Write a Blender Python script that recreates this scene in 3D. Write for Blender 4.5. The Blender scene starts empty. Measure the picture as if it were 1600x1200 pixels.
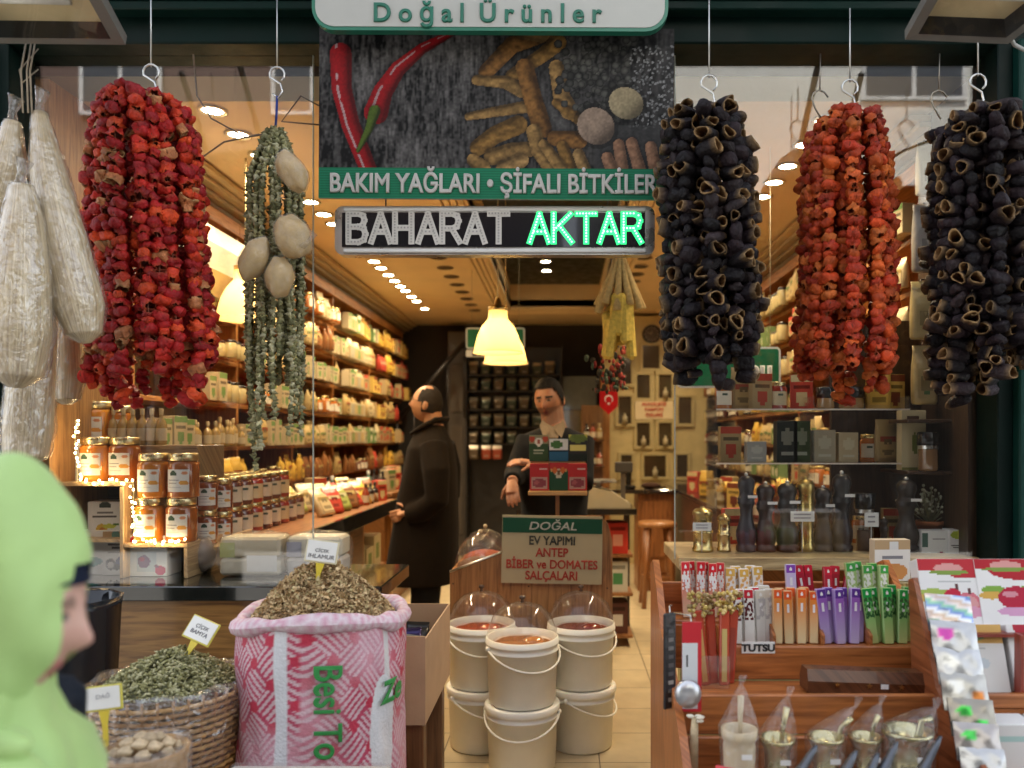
import bpy, math, random
import numpy as np
from mathutils import Vector, Matrix, Euler
random.seed(7)
RNG = np.random.default_rng(7)
scene = bpy.context.scene
COL = scene.collection

# ------------------------------------------------------------------ camera, sky, sun, exposure
F, CX, CY, CZ = 1248.0, 880.0, 685.0, 1.55          # focal length and principal point in photo pixels, eye height
cam_d = bpy.data.cameras.new('camera')
cam = bpy.data.objects.new('camera', cam_d)
COL.objects.link(cam)
cam.location = (0, 0, CZ)
cam.rotation_euler = (math.radians(90), 0, 0)
cam_d.sensor_width = 36
cam_d.lens = 36 * F / 1600
cam_d.shift_x = (800 - CX) / 1600
cam_d.shift_y = (CY - 600) / 1600
cam_d.clip_start = 0.05
cam_d.clip_end = 500
cam_d.dof.use_dof = True
cam_d.dof.focus_distance = 2.75
cam_d.dof.aperture_fstop = 1.9
scene.camera = cam

world = bpy.data.worlds.new('World')
scene.world = world
world.use_nodes = True
wn = world.node_tree.nodes
sky = wn.new('ShaderNodeTexSky')
sky.sky_type = 'NISHITA'
sky.sun_disc = False
sky.sun_elevation = math.radians(58)
sky.sun_rotation = math.radians(-15)
wn['Background'].inputs['Strength'].default_value = 0.15
hsv = wn.new('ShaderNodeHueSaturation')
hsv.inputs['Saturation'].default_value = 0.35          # overcast: a paler sky
world.node_tree.links.new(sky.outputs['Color'], hsv.inputs['Color'])
world.node_tree.links.new(hsv.outputs['Color'], wn['Background'].inputs['Color'])
sun_d = bpy.data.lights.new('sun', 'SUN')
sun_d.energy = 4.2
sun_d.angle = math.radians(0.6)
sun_d.color = (1, 0.95, 0.88)
sun = bpy.data.objects.new('sun', sun_d)
COL.objects.link(sun)
sun.rotation_euler = (math.radians(-32), 0, math.radians(15))      # from behind the shop roof, high: it lights the houses over the road
scene.view_settings.view_transform = 'Standard'
scene.view_settings.look = 'None'
scene.view_settings.gamma = 1
scene.view_settings.exposure = 1.95
scene.cycles.use_denoising = True
scene.cycles.max_bounces = 8
scene.cycles.transparent_max_bounces = 24
scene.cycles.caustics_reflective = False
scene.cycles.caustics_refractive = False
scene.cycles.sample_clamp_indirect = 4


def W(px, py, d):
    """the point at depth d (metres in front of the lens) that the photo shows at px, py"""
    return Vector(((px - CX) / F * d, d, CZ - (py - CY) / F * d))


def lin(h):
    h = h.lstrip('#')
    v = [int(h[i:i + 2], 16) / 255 for i in (0, 2, 4)]
    return tuple(c / 12.92 if c <= 0.04045 else ((c + 0.055) / 1.055) ** 2.4 for c in v)


def mulc(c, k):
    return tuple(x * k for x in c)


def mixc(a, b, t):
    return tuple(x * (1 - t) + y * t for x, y in zip(a, b))


# ------------------------------------------------------------------ materials: colour comes from the corner attribute Col
M = {}


def nodes(name):
    m = bpy.data.materials.new(name)
    m.use_nodes = True
    nt = m.node_tree
    return m, nt, nt.nodes, nt.links, nt.nodes['Principled BSDF']


def make(name, rough=0.5, metal=0.0, var=0.12, vscale=14.0, bump=0.0, bscale=60.0, coat=0.0, sub=0.0, spec=0.5, rvar=0.0, sheen=0.0, objvar=0.0):
    m, nt, n, l, b = nodes(name)
    at = n.new('ShaderNodeAttribute')
    at.attribute_name = 'Col'
    tc = n.new('ShaderNodeTexCoord')
    nz = n.new('ShaderNodeTexNoise')
    nz.inputs['Scale'].default_value = vscale
    nz.inputs['Detail'].default_value = 5
    l.new(tc.outputs['Object'], nz.inputs['Vector'])
    mr = n.new('ShaderNodeMapRange')
    mr.inputs['From Min'].default_value = 0.25
    mr.inputs['From Max'].default_value = 0.75
    mr.inputs['To Min'].default_value = 1 - var
    mr.inputs['To Max'].default_value = 1 + var
    l.new(nz.outputs['Fac'], mr.inputs['Value'])
    mx = n.new('ShaderNodeMix')
    mx.data_type = 'RGBA'
    mx.blend_type = 'MULTIPLY'
    mx.inputs['Factor'].default_value = 1
    l.new(at.outputs['Color'], mx.inputs['A'])
    l.new(mr.outputs['Result'], mx.inputs['B'])
    out = mx.outputs['Result']
    if objvar:
        oi = n.new('ShaderNodeObjectInfo')
        hs = n.new('ShaderNodeHueSaturation')
        m1 = n.new('ShaderNodeMapRange')
        m1.inputs['To Min'].default_value = 1 - objvar
        m1.inputs['To Max'].default_value = 1 + objvar
        l.new(oi.outputs['Random'], m1.inputs['Value'])
        l.new(m1.outputs['Result'], hs.inputs['Value'])
        l.new(out, hs.inputs['Color'])
        out = hs.outputs['Color']
    l.new(out, b.inputs['Base Color'])
    b.inputs['Roughness'].default_value = rough
    b.inputs['Metallic'].default_value = metal
    b.inputs['Coat Weight'].default_value = coat
    b.inputs['Specular IOR Level'].default_value = spec
    b.inputs['Sheen Weight'].default_value = sheen
    if sub:
        b.inputs['Subsurface Weight'].default_value = sub
        b.inputs['Subsurface Radius'].default_value = (0.012, 0.005, 0.003)
        b.inputs['Subsurface Scale'].default_value = 0.6
    if rvar:
        m2 = n.new('ShaderNodeMapRange')
        m2.inputs['From Min'].default_value = 0.3
        m2.inputs['From Max'].default_value = 0.7
        m2.inputs['To Min'].default_value = max(0.03, rough - rvar)
        m2.inputs['To Max'].default_value = min(1, rough + rvar)
        l.new(nz.outputs['Fac'], m2.inputs['Value'])
        l.new(m2.outputs['Result'], b.inputs['Roughness'])
    if bump:
        nb = n.new('ShaderNodeTexNoise')
        nb.inputs['Scale'].default_value = bscale
        nb.inputs['Detail'].default_value = 4
        l.new(tc.outputs['Object'], nb.inputs['Vector'])
        bp = n.new('ShaderNodeBump')
        bp.inputs['Strength'].default_value = bump
        bp.inputs['Distance'].default_value = 0.01
        l.new(nb.outputs['Fac'], bp.inputs['Height'])
        l.new(bp.outputs['Normal'], b.inputs['Normal'])
    M[name] = m
    return m


make('paint', 0.45, var=0.1, rvar=0.15, bump=0.05)
make('frame_paint', 0.5, var=0.25, vscale=5, rvar=0.15, bump=0.08, bscale=30, spec=0.15)
make('plaster', 0.8, var=0.08, vscale=3, bump=0.08, bscale=40)
make('paper', 0.6, var=0.06, bump=0.05, objvar=0.08)
make('carton', 0.8, var=0.1, vscale=9, bump=0.08, bscale=90)
make('gloss', 0.18, var=0.05, objvar=0.1)
make('pack', 0.28, var=0.08, bump=0.35, bscale=38, objvar=0.15)
make('foil', 0.3, metal=0.7, var=0.05, bump=0.14, bscale=28)
make('metal', 0.32, metal=1.0, var=0.12, rvar=0.1)
make('brass', 0.28, metal=1.0, var=0.12, rvar=0.12)
make('dark_gloss', 0.12, var=0.1, coat=0.6)
make('cloth', 0.95, var=0.14, vscale=30, bump=0.2, bscale=400, sheen=0.02, spec=0.15)
make('scarf', 0.6, var=0.1, vscale=9, bump=0.25, bscale=22, sheen=0.15)
make('skin', 0.5, var=0.06, vscale=25, sub=0.12)
make('hair', 0.7, var=0.3, vscale=120, bump=0.5, bscale=200, spec=0.12)
make('sacking', 0.55, var=0.06, vscale=20, bump=0.35, bscale=120)
make('herb', 0.85, var=0.25, vscale=60, bump=0.3)
make('pepper', 0.5, var=0.4, vscale=45, bump=0.8, bscale=85, objvar=0.3, spec=0.25)
make('eggplant', 0.55, var=0.45, vscale=50, bump=0.9, bscale=75, objvar=0.4, spec=0.2)
make('plastic', 0.4, var=0.04, sub=0.05, bump=0.03)
make('acrylic_white', 0.3, var=0.03)
make('wicker', 0.55, var=0.3, vscale=30, bump=0.3, bscale=80)
make('print', 0.6, var=0.03, spec=0.2)
make('loofah', 0.7, var=0.22, vscale=30, bump=0.3, bscale=70)
make('mill', 0.4, var=0.25, vscale=30, rvar=0.12, coat=0.12, spec=0.35)
make('honey', 0.08, var=0.1, vscale=10, coat=1.0)
make('stone', 0.7, var=0.15, vscale=6, bump=0.15)

# wood: grain follows the UV u axis
m, nt, n, l, b = nodes('wood')
at = n.new('ShaderNodeAttribute'); at.attribute_name = 'Col'
uv = n.new('ShaderNodeUVMap'); uv.uv_map = 'UVMap'
mp = n.new('ShaderNodeMapping'); mp.inputs['Scale'].default_value = (1.2, 16, 1)
l.new(uv.outputs['UV'], mp.inputs['Vector'])
nz = n.new('ShaderNodeTexNoise'); nz.inputs['Scale'].default_value = 4; nz.inputs['Detail'].default_value = 8; nz.inputs['Distortion'].default_value = 0.8
l.new(mp.outputs['Vector'], nz.inputs['Vector'])
rp = n.new('ShaderNodeValToRGB')
rp.color_ramp.elements[0].position = 0.3; rp.color_ramp.elements[0].color = (0.5, 0.42, 0.36, 1)
rp.color_ramp.elements[1].position = 0.62; rp.color_ramp.elements[1].color = (1.12, 1.1, 1.05, 1)
l.new(nz.outputs['Fac'], rp.inputs['Fac'])
mx = n.new('ShaderNodeMix'); mx.data_type = 'RGBA'; mx.blend_type = 'MULTIPLY'; mx.inputs['Factor'].default_value = 1
l.new(at.outputs['Color'], mx.inputs['A']); l.new(rp.outputs['Color'], mx.inputs['B'])
l.new(mx.outputs['Result'], b.inputs['Base Color'])
b.inputs['Roughness'].default_value = 0.38
b.inputs['Coat Weight'].default_value = 0.15
bp = n.new('ShaderNodeBump'); bp.inputs['Strength'].default_value = 0.12; bp.inputs['Distance'].default_value = 0.004
l.new(nz.outputs['Fac'], bp.inputs['Height']); l.new(bp.outputs['Normal'], b.inputs['Normal'])
M['wood'] = m

# floor tiles: grout lines in object space
m, nt, n, l, b = nodes('tiles')
tc = n.new('ShaderNodeTexCoord')
mp = n.new('ShaderNodeMapping'); mp.inputs['Location'].default_value = (-0.485, -3.66, 0)
l.new(tc.outputs['Object'], mp.inputs['Vector'])
br = n.new('ShaderNodeTexBrick'); br.offset = 0; br.inputs['Scale'].default_value = 1
br.inputs['Brick Width'].default_value = 0.333; br.inputs['Row Height'].default_value = 0.333
br.inputs['Mortar Size'].default_value = 0.0028; br.inputs['Mortar Smooth'].default_value = 0.2
br.inputs['Color1'].default_value = (0.62, 0.5, 0.31, 1); br.inputs['Color2'].default_value = (0.56, 0.45, 0.27, 1); br.inputs['Mortar'].default_value = (0.12, 0.09, 0.06, 1)
l.new(mp.outputs['Vector'], br.inputs['Vector'])
nz = n.new('ShaderNodeTexNoise'); nz.inputs['Scale'].default_value = 9; nz.inputs['Detail'].default_value = 8
l.new(tc.outputs['Object'], nz.inputs['Vector'])
mr = n.new('ShaderNodeMapRange'); mr.inputs['To Min'].default_value = 0.72; mr.inputs['To Max'].default_value = 1.2
l.new(nz.outputs['Fac'], mr.inputs['Value'])
mx = n.new('ShaderNodeMix'); mx.data_type = 'RGBA'; mx.blend_type = 'MULTIPLY'; mx.inputs['Factor'].default_value = 1
l.new(br.outputs['Color'], mx.inputs['A']); l.new(mr.outputs['Result'], mx.inputs['B']); l.new(mx.outputs['Result'], b.inputs['Base Color'])
b.inputs['Roughness'].default_value = 0.3
M['tiles'] = m

# wicker / street and so on share 'make'; clear things below


def clear(name, gloss_rough, base, tint=(1, 1, 1), bump=0.0, bscale=30, milk=0.0, milkcol=(0.8, 0.8, 0.8), top=0.85):
    m = bpy.data.materials.new(name)
    m.use_nodes = True
    nt = m.node_tree
    n, l = nt.nodes, nt.links
    n.remove(n['Principled BSDF'])
    out = n['Material Output']
    tr = n.new('ShaderNodeBsdfTransparent'); tr.inputs['Color'].default_value = (*tint, 1)
    gl = n.new('ShaderNodeBsdfGlossy'); gl.inputs['Roughness'].default_value = gloss_rough
    fr = n.new('ShaderNodeLayerWeight'); fr.inputs['Blend'].default_value = 0.5
    pw = n.new('ShaderNodeMath'); pw.operation = 'POWER'; pw.inputs[1].default_value = 4.5
    l.new(fr.outputs['Facing'], pw.inputs[0])          # the same from both sides of a thin sheet
    mr = n.new('ShaderNodeMapRange')
    mr.inputs['To Min'].default_value = base; mr.inputs['To Max'].default_value = top
    l.new(pw.outputs['Value'], mr.inputs['Value'])
    mix = n.new('ShaderNodeMixShader')
    l.new(mr.outputs['Result'], mix.inputs['Fac'])
    l.new(gl.outputs['BSDF'], mix.inputs[2])
    if milk:
        df = n.new('ShaderNodeBsdfDiffuse'); df.inputs['Color'].default_value = (*milkcol, 1)
        m2 = n.new('ShaderNodeMixShader'); m2.inputs['Fac'].default_value = milk
        l.new(tr.outputs['BSDF'], m2.inputs[1]); l.new(df.outputs['BSDF'], m2.inputs[2])
        l.new(m2.outputs['Shader'], mix.inputs[1])
    else:
        l.new(tr.outputs['BSDF'], mix.inputs[1])
    if bump:
        tc = n.new('ShaderNodeTexCoord')
        nz = n.new('ShaderNodeTexNoise'); nz.inputs['Scale'].default_value = bscale; nz.inputs['Detail'].default_value = 3; nz.inputs['Distortion'].default_value = 1.0
        l.new(tc.outputs['Object'], nz.inputs['Vector'])
        bp = n.new('ShaderNodeBump'); bp.inputs['Strength'].default_value = bump; bp.inputs['Distance'].default_value = 0.02
        l.new(nz.outputs['Fac'], bp.inputs['Height'])
        l.new(bp.outputs['Normal'], gl.inputs['Normal'])
    l.new(mix.outputs['Shader'], out.inputs['Surface'])
    M[name] = m


clear('glass', 0.0, 0.07)
clear('film_thin', 0.12, 0.015, bump=0.9, bscale=30, top=0.12)
clear('film', 0.13, 0.06, bump=0.9, bscale=26, milk=0.05, top=0.55)
clear('wrap', 0.09, 0.15, bump=1.0, bscale=26, milk=0.06, milkcol=(0.8, 0.76, 0.66))
clear('acrylic', 0.03, 0.05, tint=(0.97, 0.96, 0.94), milk=0.03)
clear('jar_glass', 0.03, 0.03, tint=(0.98, 0.97, 0.95))


def emit(name, col, s):
    m = bpy.data.materials.new(name)
    m.use_nodes = True
    nt = m.node_tree
    b = nt.nodes['Principled BSDF']
    b.inputs['Base Color'].default_value = (*mulc(col, 0.5), 1)
    b.inputs['Emission Color'].default_value = (*col, 1)
    b.inputs['Emission Strength'].default_value = s
    M[name] = m


emit('lamp_disc', (1, 0.86, 0.6), 16)
emit('bulb', (1, 0.78, 0.4), 6)
emit('fairy', (1, 0.72, 0.34), 22)
emit('shade_glow', (1, 0.66, 0.22), 0.5)
m, nt, n, l, b = nodes('shade_glass')
b.inputs['Base Color'].default_value = (0.9, 0.68, 0.34, 1)
b.inputs['Emission Color'].default_value = (1, 0.62, 0.2, 1); b.inputs['Emission Strength'].default_value = 0.10
b.inputs['Roughness'].default_value = 0.25
tl = n.new('ShaderNodeBsdfTranslucent'); tl.inputs['Color'].default_value = (1, 0.78, 0.42, 1)
ms = n.new('ShaderNodeMixShader'); ms.inputs['Fac'].default_value = 0.4
l.new(b.outputs['BSDF'], ms.inputs[1]); l.new(tl.outputs['BSDF'], ms.inputs[2]); l.new(ms.outputs['Shader'], n['Material Output'].inputs['Surface'])
M['shade_glass'] = m
emit('led_green', (0.5, 1, 0.6), 0.8)
emit('led_core', (0.03, 0.9, 0.22), 0.42)


# ------------------------------------------------------------------ mesh builder
class MB:
    def __init__(s):
        s.v, s.f, s.c, s.u, s.m, s.s, s.slots = [], [], [], [], [], [], []
        s.X = Matrix.Identity(4)

    def slot(s, mat):
        if mat not in s.slots:
            s.slots.append(mat)
        return s.slots.index(mat)

    def add(s, vs, fs, col, mat='paint', uvs=None, smooth=False, cols=None):
        """vs points, fs index faces, col one colour, or cols one colour per point"""
        o = len(s.v)
        k = s.slot(mat)
        s.v += [s.X @ Vector(p) for p in vs]
        for i, f in enumerate(fs):
            s.f.append([o + j for j in f])
            s.c.append([cols[j] for j in f] if cols is not None else [col] * len(f))
            s.u.append(uvs[i] if uvs is not None else [(0.0, 0.0)] * len(f))
            s.m.append(k)
            s.s.append(smooth)
        return s

    def box(s, p0, p1, col, mat='paint', bevel=0.0):
        x0, y0, z0 = (min(a, b) for a, b in zip(p0, p1))
        x1, y1, z1 = (max(a, b) for a, b in zip(p0, p1))
        d = (x1 - x0, y1 - y0, z1 - z0)
        lo = d.index(max(d))
        e = min(bevel, min(d) * 0.4)
        off = random.random() * 7
        if e > 0:
            vs, fs = [], []
            # 24 points: each corner three times, pulled in along two axes
            idx = {}
            for cx in (0, 1):
                for cy in (0, 1):
                    for cz in (0, 1):
                        c = (x1 if cx else x0, y1 if cy else y0, z1 if cz else z0)
                        sg = (-1 if cx else 1, -1 if cy else 1, -1 if cz else 1)
                        for ax in range(3):
                            p = [c[i] + (0 if i == ax else sg[i] * e) for i in range(3)]
                            idx[(cx, cy, cz, ax)] = len(vs)
                            vs.append(p)
            Q = lambda *a: [idx[k] for k in a]
            for a in (0, 1):
                q = Q((a, 0, 0, 0), (a, 1, 0, 0), (a, 1, 1, 0), (a, 0, 1, 0)); fs.append(q if a else q[::-1])
                q = Q((0, a, 0, 1), (1, a, 0, 1), (1, a, 1, 1), (0, a, 1, 1)); fs.append(q[::-1] if a else q)
                q = Q((0, 0, a, 2), (1, 0, a, 2), (1, 1, a, 2), (0, 1, a, 2)); fs.append(q if a else q[::-1])
            for a in (0, 1):
                for c in (0, 1):
                    fs.append(Q((0, a, c, 1), (1, a, c, 1), (1, a, c, 2), (0, a, c, 2)))
                    fs.append(Q((a, 0, c, 0), (a, 1, c, 0), (a, 1, c, 2), (a, 0, c, 2)))
                    fs.append(Q((a, c, 0, 0), (a, c, 1, 0), (a, c, 1, 1), (a, c, 0, 1)))
                    for k in (0, 1):
                        fs.append(Q((a, c, k, 0), (a, c, k, 1), (a, c, k, 2)))
        else:
            vs = [(x, y, z) for x in (x0, x1) for y in (y0, y1) for z in (z0, z1)]
            fs = [[0, 1, 3, 2], [4, 6, 7, 5], [0, 4, 5, 1], [2, 3, 7, 6], [0, 2, 6, 4], [1, 5, 7, 3]]
        ot = [i for i in range(3) if i != lo]
        uvs = [[(vs[j][lo] + off, vs[j][ot[0]] + vs[j][ot[1]] + off) for j in f] for f in fs]
        return s.add(vs, fs, col, mat, uvs)

    def lathe(s, prof, n=16, col=(1, 1, 1), mat='paint', c=(0, 0, 0), cols=None, sx=1, sy=1, cap0=False, cap1=False, wob=None):
        vs, cs = [], []
        for i, (r, z) in enumerate(prof):
            for k in range(n):
                a = 2 * math.pi * k / n
                w = wob(i, a) if wob else 1
                vs.append((c[0] + r * sx * w * math.cos(a), c[1] + r * sy * w * math.sin(a), c[2] + z))
                cs.append(cols[i] if cols else col)
        fs, uvs = [], []
        for i in range(len(prof) - 1):
            for k in range(n):
                k2 = (k + 1) % n
                fs.append([i * n + k, i * n + k2, (i + 1) * n + k2, (i + 1) * n + k])
                uvs.append([(prof[i][1], k / n), (prof[i][1], (k + 1) / n), (prof[i + 1][1], (k + 1) / n), (prof[i + 1][1], k / n)])
        if cap0:
            fs.append(list(range(n))[::-1]); uvs.append([(0, 0)] * n)
        if cap1:
            o = (len(prof) - 1) * n
            fs.append([o + k for k in range(n)]); uvs.append([(0, 0)] * n)
        return s.add(vs, fs, col, mat, uvs, True, cs)

    def tube(s, pts, r, n=8, col=(1, 1, 1), mat='paint', closed=False, cap=True, flat=1.0):
        pts = [Vector(p) for p in pts]
        N = len(pts)
        rs = r if isinstance(r, (list, tuple)) else [r] * N
        vs = []
        prev = None
        L = 0
        ls = []
        for i, p in enumerate(pts):
            a = pts[(i - 1) % N] if (closed or i > 0) else p
            b = pts[(i + 1) % N] if (closed or i < N - 1) else p
            t = (b - a).normalized()
            if prev is None:
                up = Vector((0, 0, 1)) if abs(t.z) < 0.9 else Vector((1, 0, 0))
                prev = t.cross(up).normalized()
            u = (prev - t * prev.dot(t)).normalized()
            prev = u
            w = t.cross(u)
            for k in range(n):
                an = 2 * math.pi * k / n
                vs.append(p + u * math.cos(an) * rs[i] + w * math.sin(an) * rs[i] * flat)
            if i:
                L += (p - pts[i - 1]).length
            ls.append(L)
        fs, uvs = [], []
        for i in range(N if closed else N - 1):
            j = (i + 1) % N
            for k in range(n):
                k2 = (k + 1) % n
                fs.append([i * n + k, i * n + k2, j * n + k2, j * n + k])
                uvs.append([(ls[i], k / n), (ls[i], (k + 1) / n), (ls[j], (k + 1) / n), (ls[j], k / n)])
        if cap and not closed:
            fs.append(list(range(n))[::-1]); uvs.append([(0, 0)] * n)
            fs.append([(N - 1) * n + k for k in range(n)]); uvs.append([(0, 0)] * n)
        return s.add(vs, fs, col, mat, uvs, True)

    def ball(s, c, r, col, mat='paint', nu=14, nv=9, fn=None):
        """r (rx, ry, rz); fn(direction) scales the radius"""
        r = r if isinstance(r, (tuple, list)) else (r, r, r)
        vs = []
        for j in range(nv + 1):
            th = math.pi * j / nv
            for i in range(nu):
                ph = 2 * math.pi * i / nu
                d = (math.sin(th) * math.cos(ph), math.sin(th) * math.sin(ph), -math.cos(th))
                k = fn(d) if fn else 1
                vs.append((c[0] + d[0] * r[0] * k, c[1] + d[1] * r[1] * k, c[2] + d[2] * r[2] * k))
        fs = []
        for j in range(nv):
            for i in range(nu):
                i2 = (i + 1) % nu
                fs.append([j * nu + i, j * nu + i2, (j + 1) * nu + i2, (j + 1) * nu + i])
        return s.add(vs, fs, col, mat, None, True)

    def prism(s, poly, y0, y1, col, mat='paint', axis='y', grain=0):
        """poly in (x, z); extruded along y (axis y) or, with axis x, poly is (y, z) extruded along x"""
        n = len(poly)
        area = sum(poly[i][0] * poly[(i + 1) % n][1] - poly[(i + 1) % n][0] * poly[i][1] for i in range(n))
        if area < 0:
            poly = poly[::-1]
        if axis == 'y':
            vs = [(p[0], y0, p[1]) for p in poly] + [(p[0], y1, p[1]) for p in poly]
        elif axis == 'x':
            vs = [(y0, p[0], p[1]) for p in poly] + [(y1, p[0], p[1]) for p in poly]
        else:
            vs = [(p[0], p[1], y0) for p in poly] + [(p[0], p[1], y1) for p in poly]
        fs = [list(range(n)), list(range(n, 2 * n))[::-1]]
        for i in range(n):
            j = (i + 1) % n
            fs.append([i, i + n, j + n, j])
        uvs = []
        for f in fs:
            uvs.append([(poly[j % n][grain], poly[j % n][1 - grain] + (0 if j < n else abs(y1 - y0))) for j in f])
        return s.add(vs, fs, col, mat, uvs)

    def panel(s, o, ux, uy, img, mat='print'):
        """a printed sheet: img (ny, nx, 3), row 0 at the bottom"""
        o, ux, uy = Vector(o), Vector(ux), Vector(uy)
        ny, nx = img.shape[:2]
        vs = [o + ux * (i / nx) + uy * (j / ny) for j in range(ny + 1) for i in range(nx + 1)]
        k0, k = len(s.v), s.slot(mat)
        s.v += [s.X @ p for p in vs]
        for j in range(ny):
            for i in range(nx):
                a = k0 + j * (nx + 1) + i
                s.f.append([a, a + 1, a + nx + 2, a + nx + 1])
                s.c.append([tuple(img[j, i])] * 4)
                s.u.append([(0, 0)] * 4)
                s.m.append(k)
                s.s.append(False)
        return s

    def mesh(s, name, off=(0, 0, 0)):
        me = bpy.data.meshes.new(name)
        o = Vector(off)
        me.from_pydata([tuple(p - o) for p in s.v], [], s.f)
        for mt in s.slots:
            me.materials.append(M[mt])
        me.polygons.foreach_set('material_index', s.m)
        me.polygons.foreach_set('use_smooth', s.s)
        cd = np.ones((sum(len(f) for f in s.f), 4), np.float32)
        cd[:, :3] = np.array([c for fc in s.c for c in fc], np.float32).reshape(-1, 3)
        at = me.color_attributes.new('Col', 'FLOAT_COLOR', 'CORNER')
        at.data.foreach_set('color', cd.ravel())
        uvl = me.uv_layers.new(name='UVMap')
        uvl.data.foreach_set('uv', np.array([q for fu in s.u for q in fu], np.float32).ravel())
        me.update()
        return me

    def build(s, name, parent=None, loc=(0, 0, 0), world=False, rz=0):
        """world: the points are world points; otherwise they are local to the parent"""
        off = (0, 0, 0)
        if world:
            off = parent.location if parent is not None else loc
        ob = bpy.data.objects.new(name, s.mesh(name, off))
        COL.objects.link(ob)
        if parent is not None:
            ob.parent = parent
            if not world:
                ob.location = loc
        else:
            ob.location = loc
        if rz:
            ob.rotation_euler.z = rz
        return ob


def tag(o, label=None, cat=None, group=None, kind=None):
    if label:
        o['label'] = label
    if cat:
        o['category'] = cat
    if group:
        o['group'] = group
    if kind:
        o['kind'] = kind
    return o


def thing(name, label, cat, loc=(0, 0, 0), group=None, rz=0):
    o = bpy.data.objects.new(name, None)
    o.empty_display_size = 0.05
    COL.objects.link(o)
    o.location = loc
    o.rotation_euler.z = rz
    return tag(o, label, cat, group)


def put(name, me, parent=None, loc=(0, 0, 0), rot=(0, 0, 0), sc=1):
    o = bpy.data.objects.new(name, me)
    COL.objects.link(o)
    o.parent = parent
    o.location = loc
    o.rotation_euler = rot
    o.scale = (sc, sc, sc) if isinstance(sc, (int, float)) else sc
    return o


def numpy_mesh(name, P, C, mat, wrap=False):
    """P (nv, nu, 3) grid of points, C (nv, nu, 3) colours; wrap joins the last column to the first"""
    nv, nu = P.shape[:2]
    idx = np.arange(nv * nu).reshape(nv, nu)
    if wrap:
        idx = np.concatenate([idx, idx[:, :1]], 1)
    q = np.stack([idx[:-1, :-1], idx[:-1, 1:], idx[1:, 1:], idx[1:, :-1]], -1).reshape(-1, 4)
    me = bpy.data.meshes.new(name)
    me.from_pydata(P.reshape(-1, 3).tolist(), [], q.tolist())
    me.materials.append(M[mat])
    me.polygons.foreach_set('use_smooth', np.ones(len(q), bool))
    cd = np.ones((nv * nu, 4), np.float32)
    cd[:, :3] = C.reshape(-1, 3)
    at = me.color_attributes.new('Col', 'FLOAT_COLOR', 'POINT')
    at.data.foreach_set('color', cd.ravel())
    me.update()
    return me


# ------------------------------------------------------------------ lettering
TXT = {}


def text_mesh(s, size, bold=0.0, xs=1.0, ext=0.0015, col=(0, 0, 0), mat='paint', align='CENTER', shear=0.0):
    """letters in the x-z plane facing -y; size is the height of a capital"""
    key = (s, size, bold, xs, col, mat, align, shear)
    if key in TXT:
        return TXT[key]
    cu = bpy.data.curves.new('lettering', 'FONT')
    cu.body = s
    cu.size = size / 0.73
    cu.align_x = align
    cu.extrude = ext
    cu.bevel_depth = max(0, bold)          # thicker strokes without breaking the fill
    cu.bevel_resolution = 0
    cu.shear = shear
    cu.resolution_u = 4
    ob = bpy.data.objects.new('lettering', cu)
    COL.objects.link(ob)
    dg = bpy.context.evaluated_depsgraph_get()
    me = bpy.data.meshes.new_from_object(ob.evaluated_get(dg))
    bpy.data.objects.remove(ob)
    bpy.data.curves.remove(cu)
    me.transform(Matrix.Rotation(math.pi / 2, 4, 'X') @ Matrix.Diagonal((xs, 1, 1, 1)))
    me.materials.clear()
    me.materials.append(M[mat])
    cd = np.ones((len(me.loops), 4), np.float32)
    cd[:, :3] = col
    at = me.color_attributes.new('Col', 'FLOAT_COLOR', 'CORNER')
    at.data.foreach_set('color', cd.ravel())
    TXT[key] = me
    return me


def text(s, size, parent, loc, rot=(0, 0, 0), **k):
    return put('lettering', text_mesh(s, size, **k), parent, loc, rot)


# ------------------------------------------------------------------ small printed pictures
class Art:
    def __init__(s, nx, ny, col):
        s.a = np.empty((ny, nx, 3), np.float32)
        s.a[:] = col
        s.x = (np.arange(nx) + 0.5)[None, :] / nx
        s.y = (np.arange(ny) + 0.5)[:, None] / ny
        s.nx, s.ny = nx, ny

    def rect(s, x0, y0, x1, y1, col):
        m = (s.x >= x0) & (s.x < x1) & (s.y >= y0) & (s.y < y1)
        s.a[m] = col
        return s

    def oval(s, cx, cy, rx, ry, col, shade=0.0):
        d = ((s.x - cx) / rx) ** 2 + ((s.y - cy) / ry) ** 2
        m = d < 1
        k = 1 - shade * d[m] if shade else np.ones(m.sum())
        s.a[m] = np.array(col)[None] * k[:, None]
        return s

    def lines(s, x0, y0, x1, y1, n, col, seed=1):
        """illegible rows of small print"""
        r = random.Random(seed)
        h = (y1 - y0) / n
        for i in range(n):
            w = (x1 - x0) * r.uniform(0.6, 1)
            c = (x0 + x1) / 2
            s.rect(c - w / 2, y0 + i * h, c + w / 2, y0 + i * h + h * 0.5, col)
        return s

    def crest(s, cx, cy, w, col):
        """the maker's mark on the shop's own goods: a little domed tree on a bar"""
        s.oval(cx, cy + w * 0.18, w * 0.28, w * 0.3, col)
        s.oval(cx - w * 0.25, cy + w * 0.1, w * 0.2, w * 0.18, col)
        s.oval(cx + w * 0.25, cy + w * 0.1, w * 0.2, w * 0.18, col)
        s.rect(cx - w * 0.5, cy - w * 0.14, cx + w * 0.5, cy + w * 0.06, col)
        return s


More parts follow.
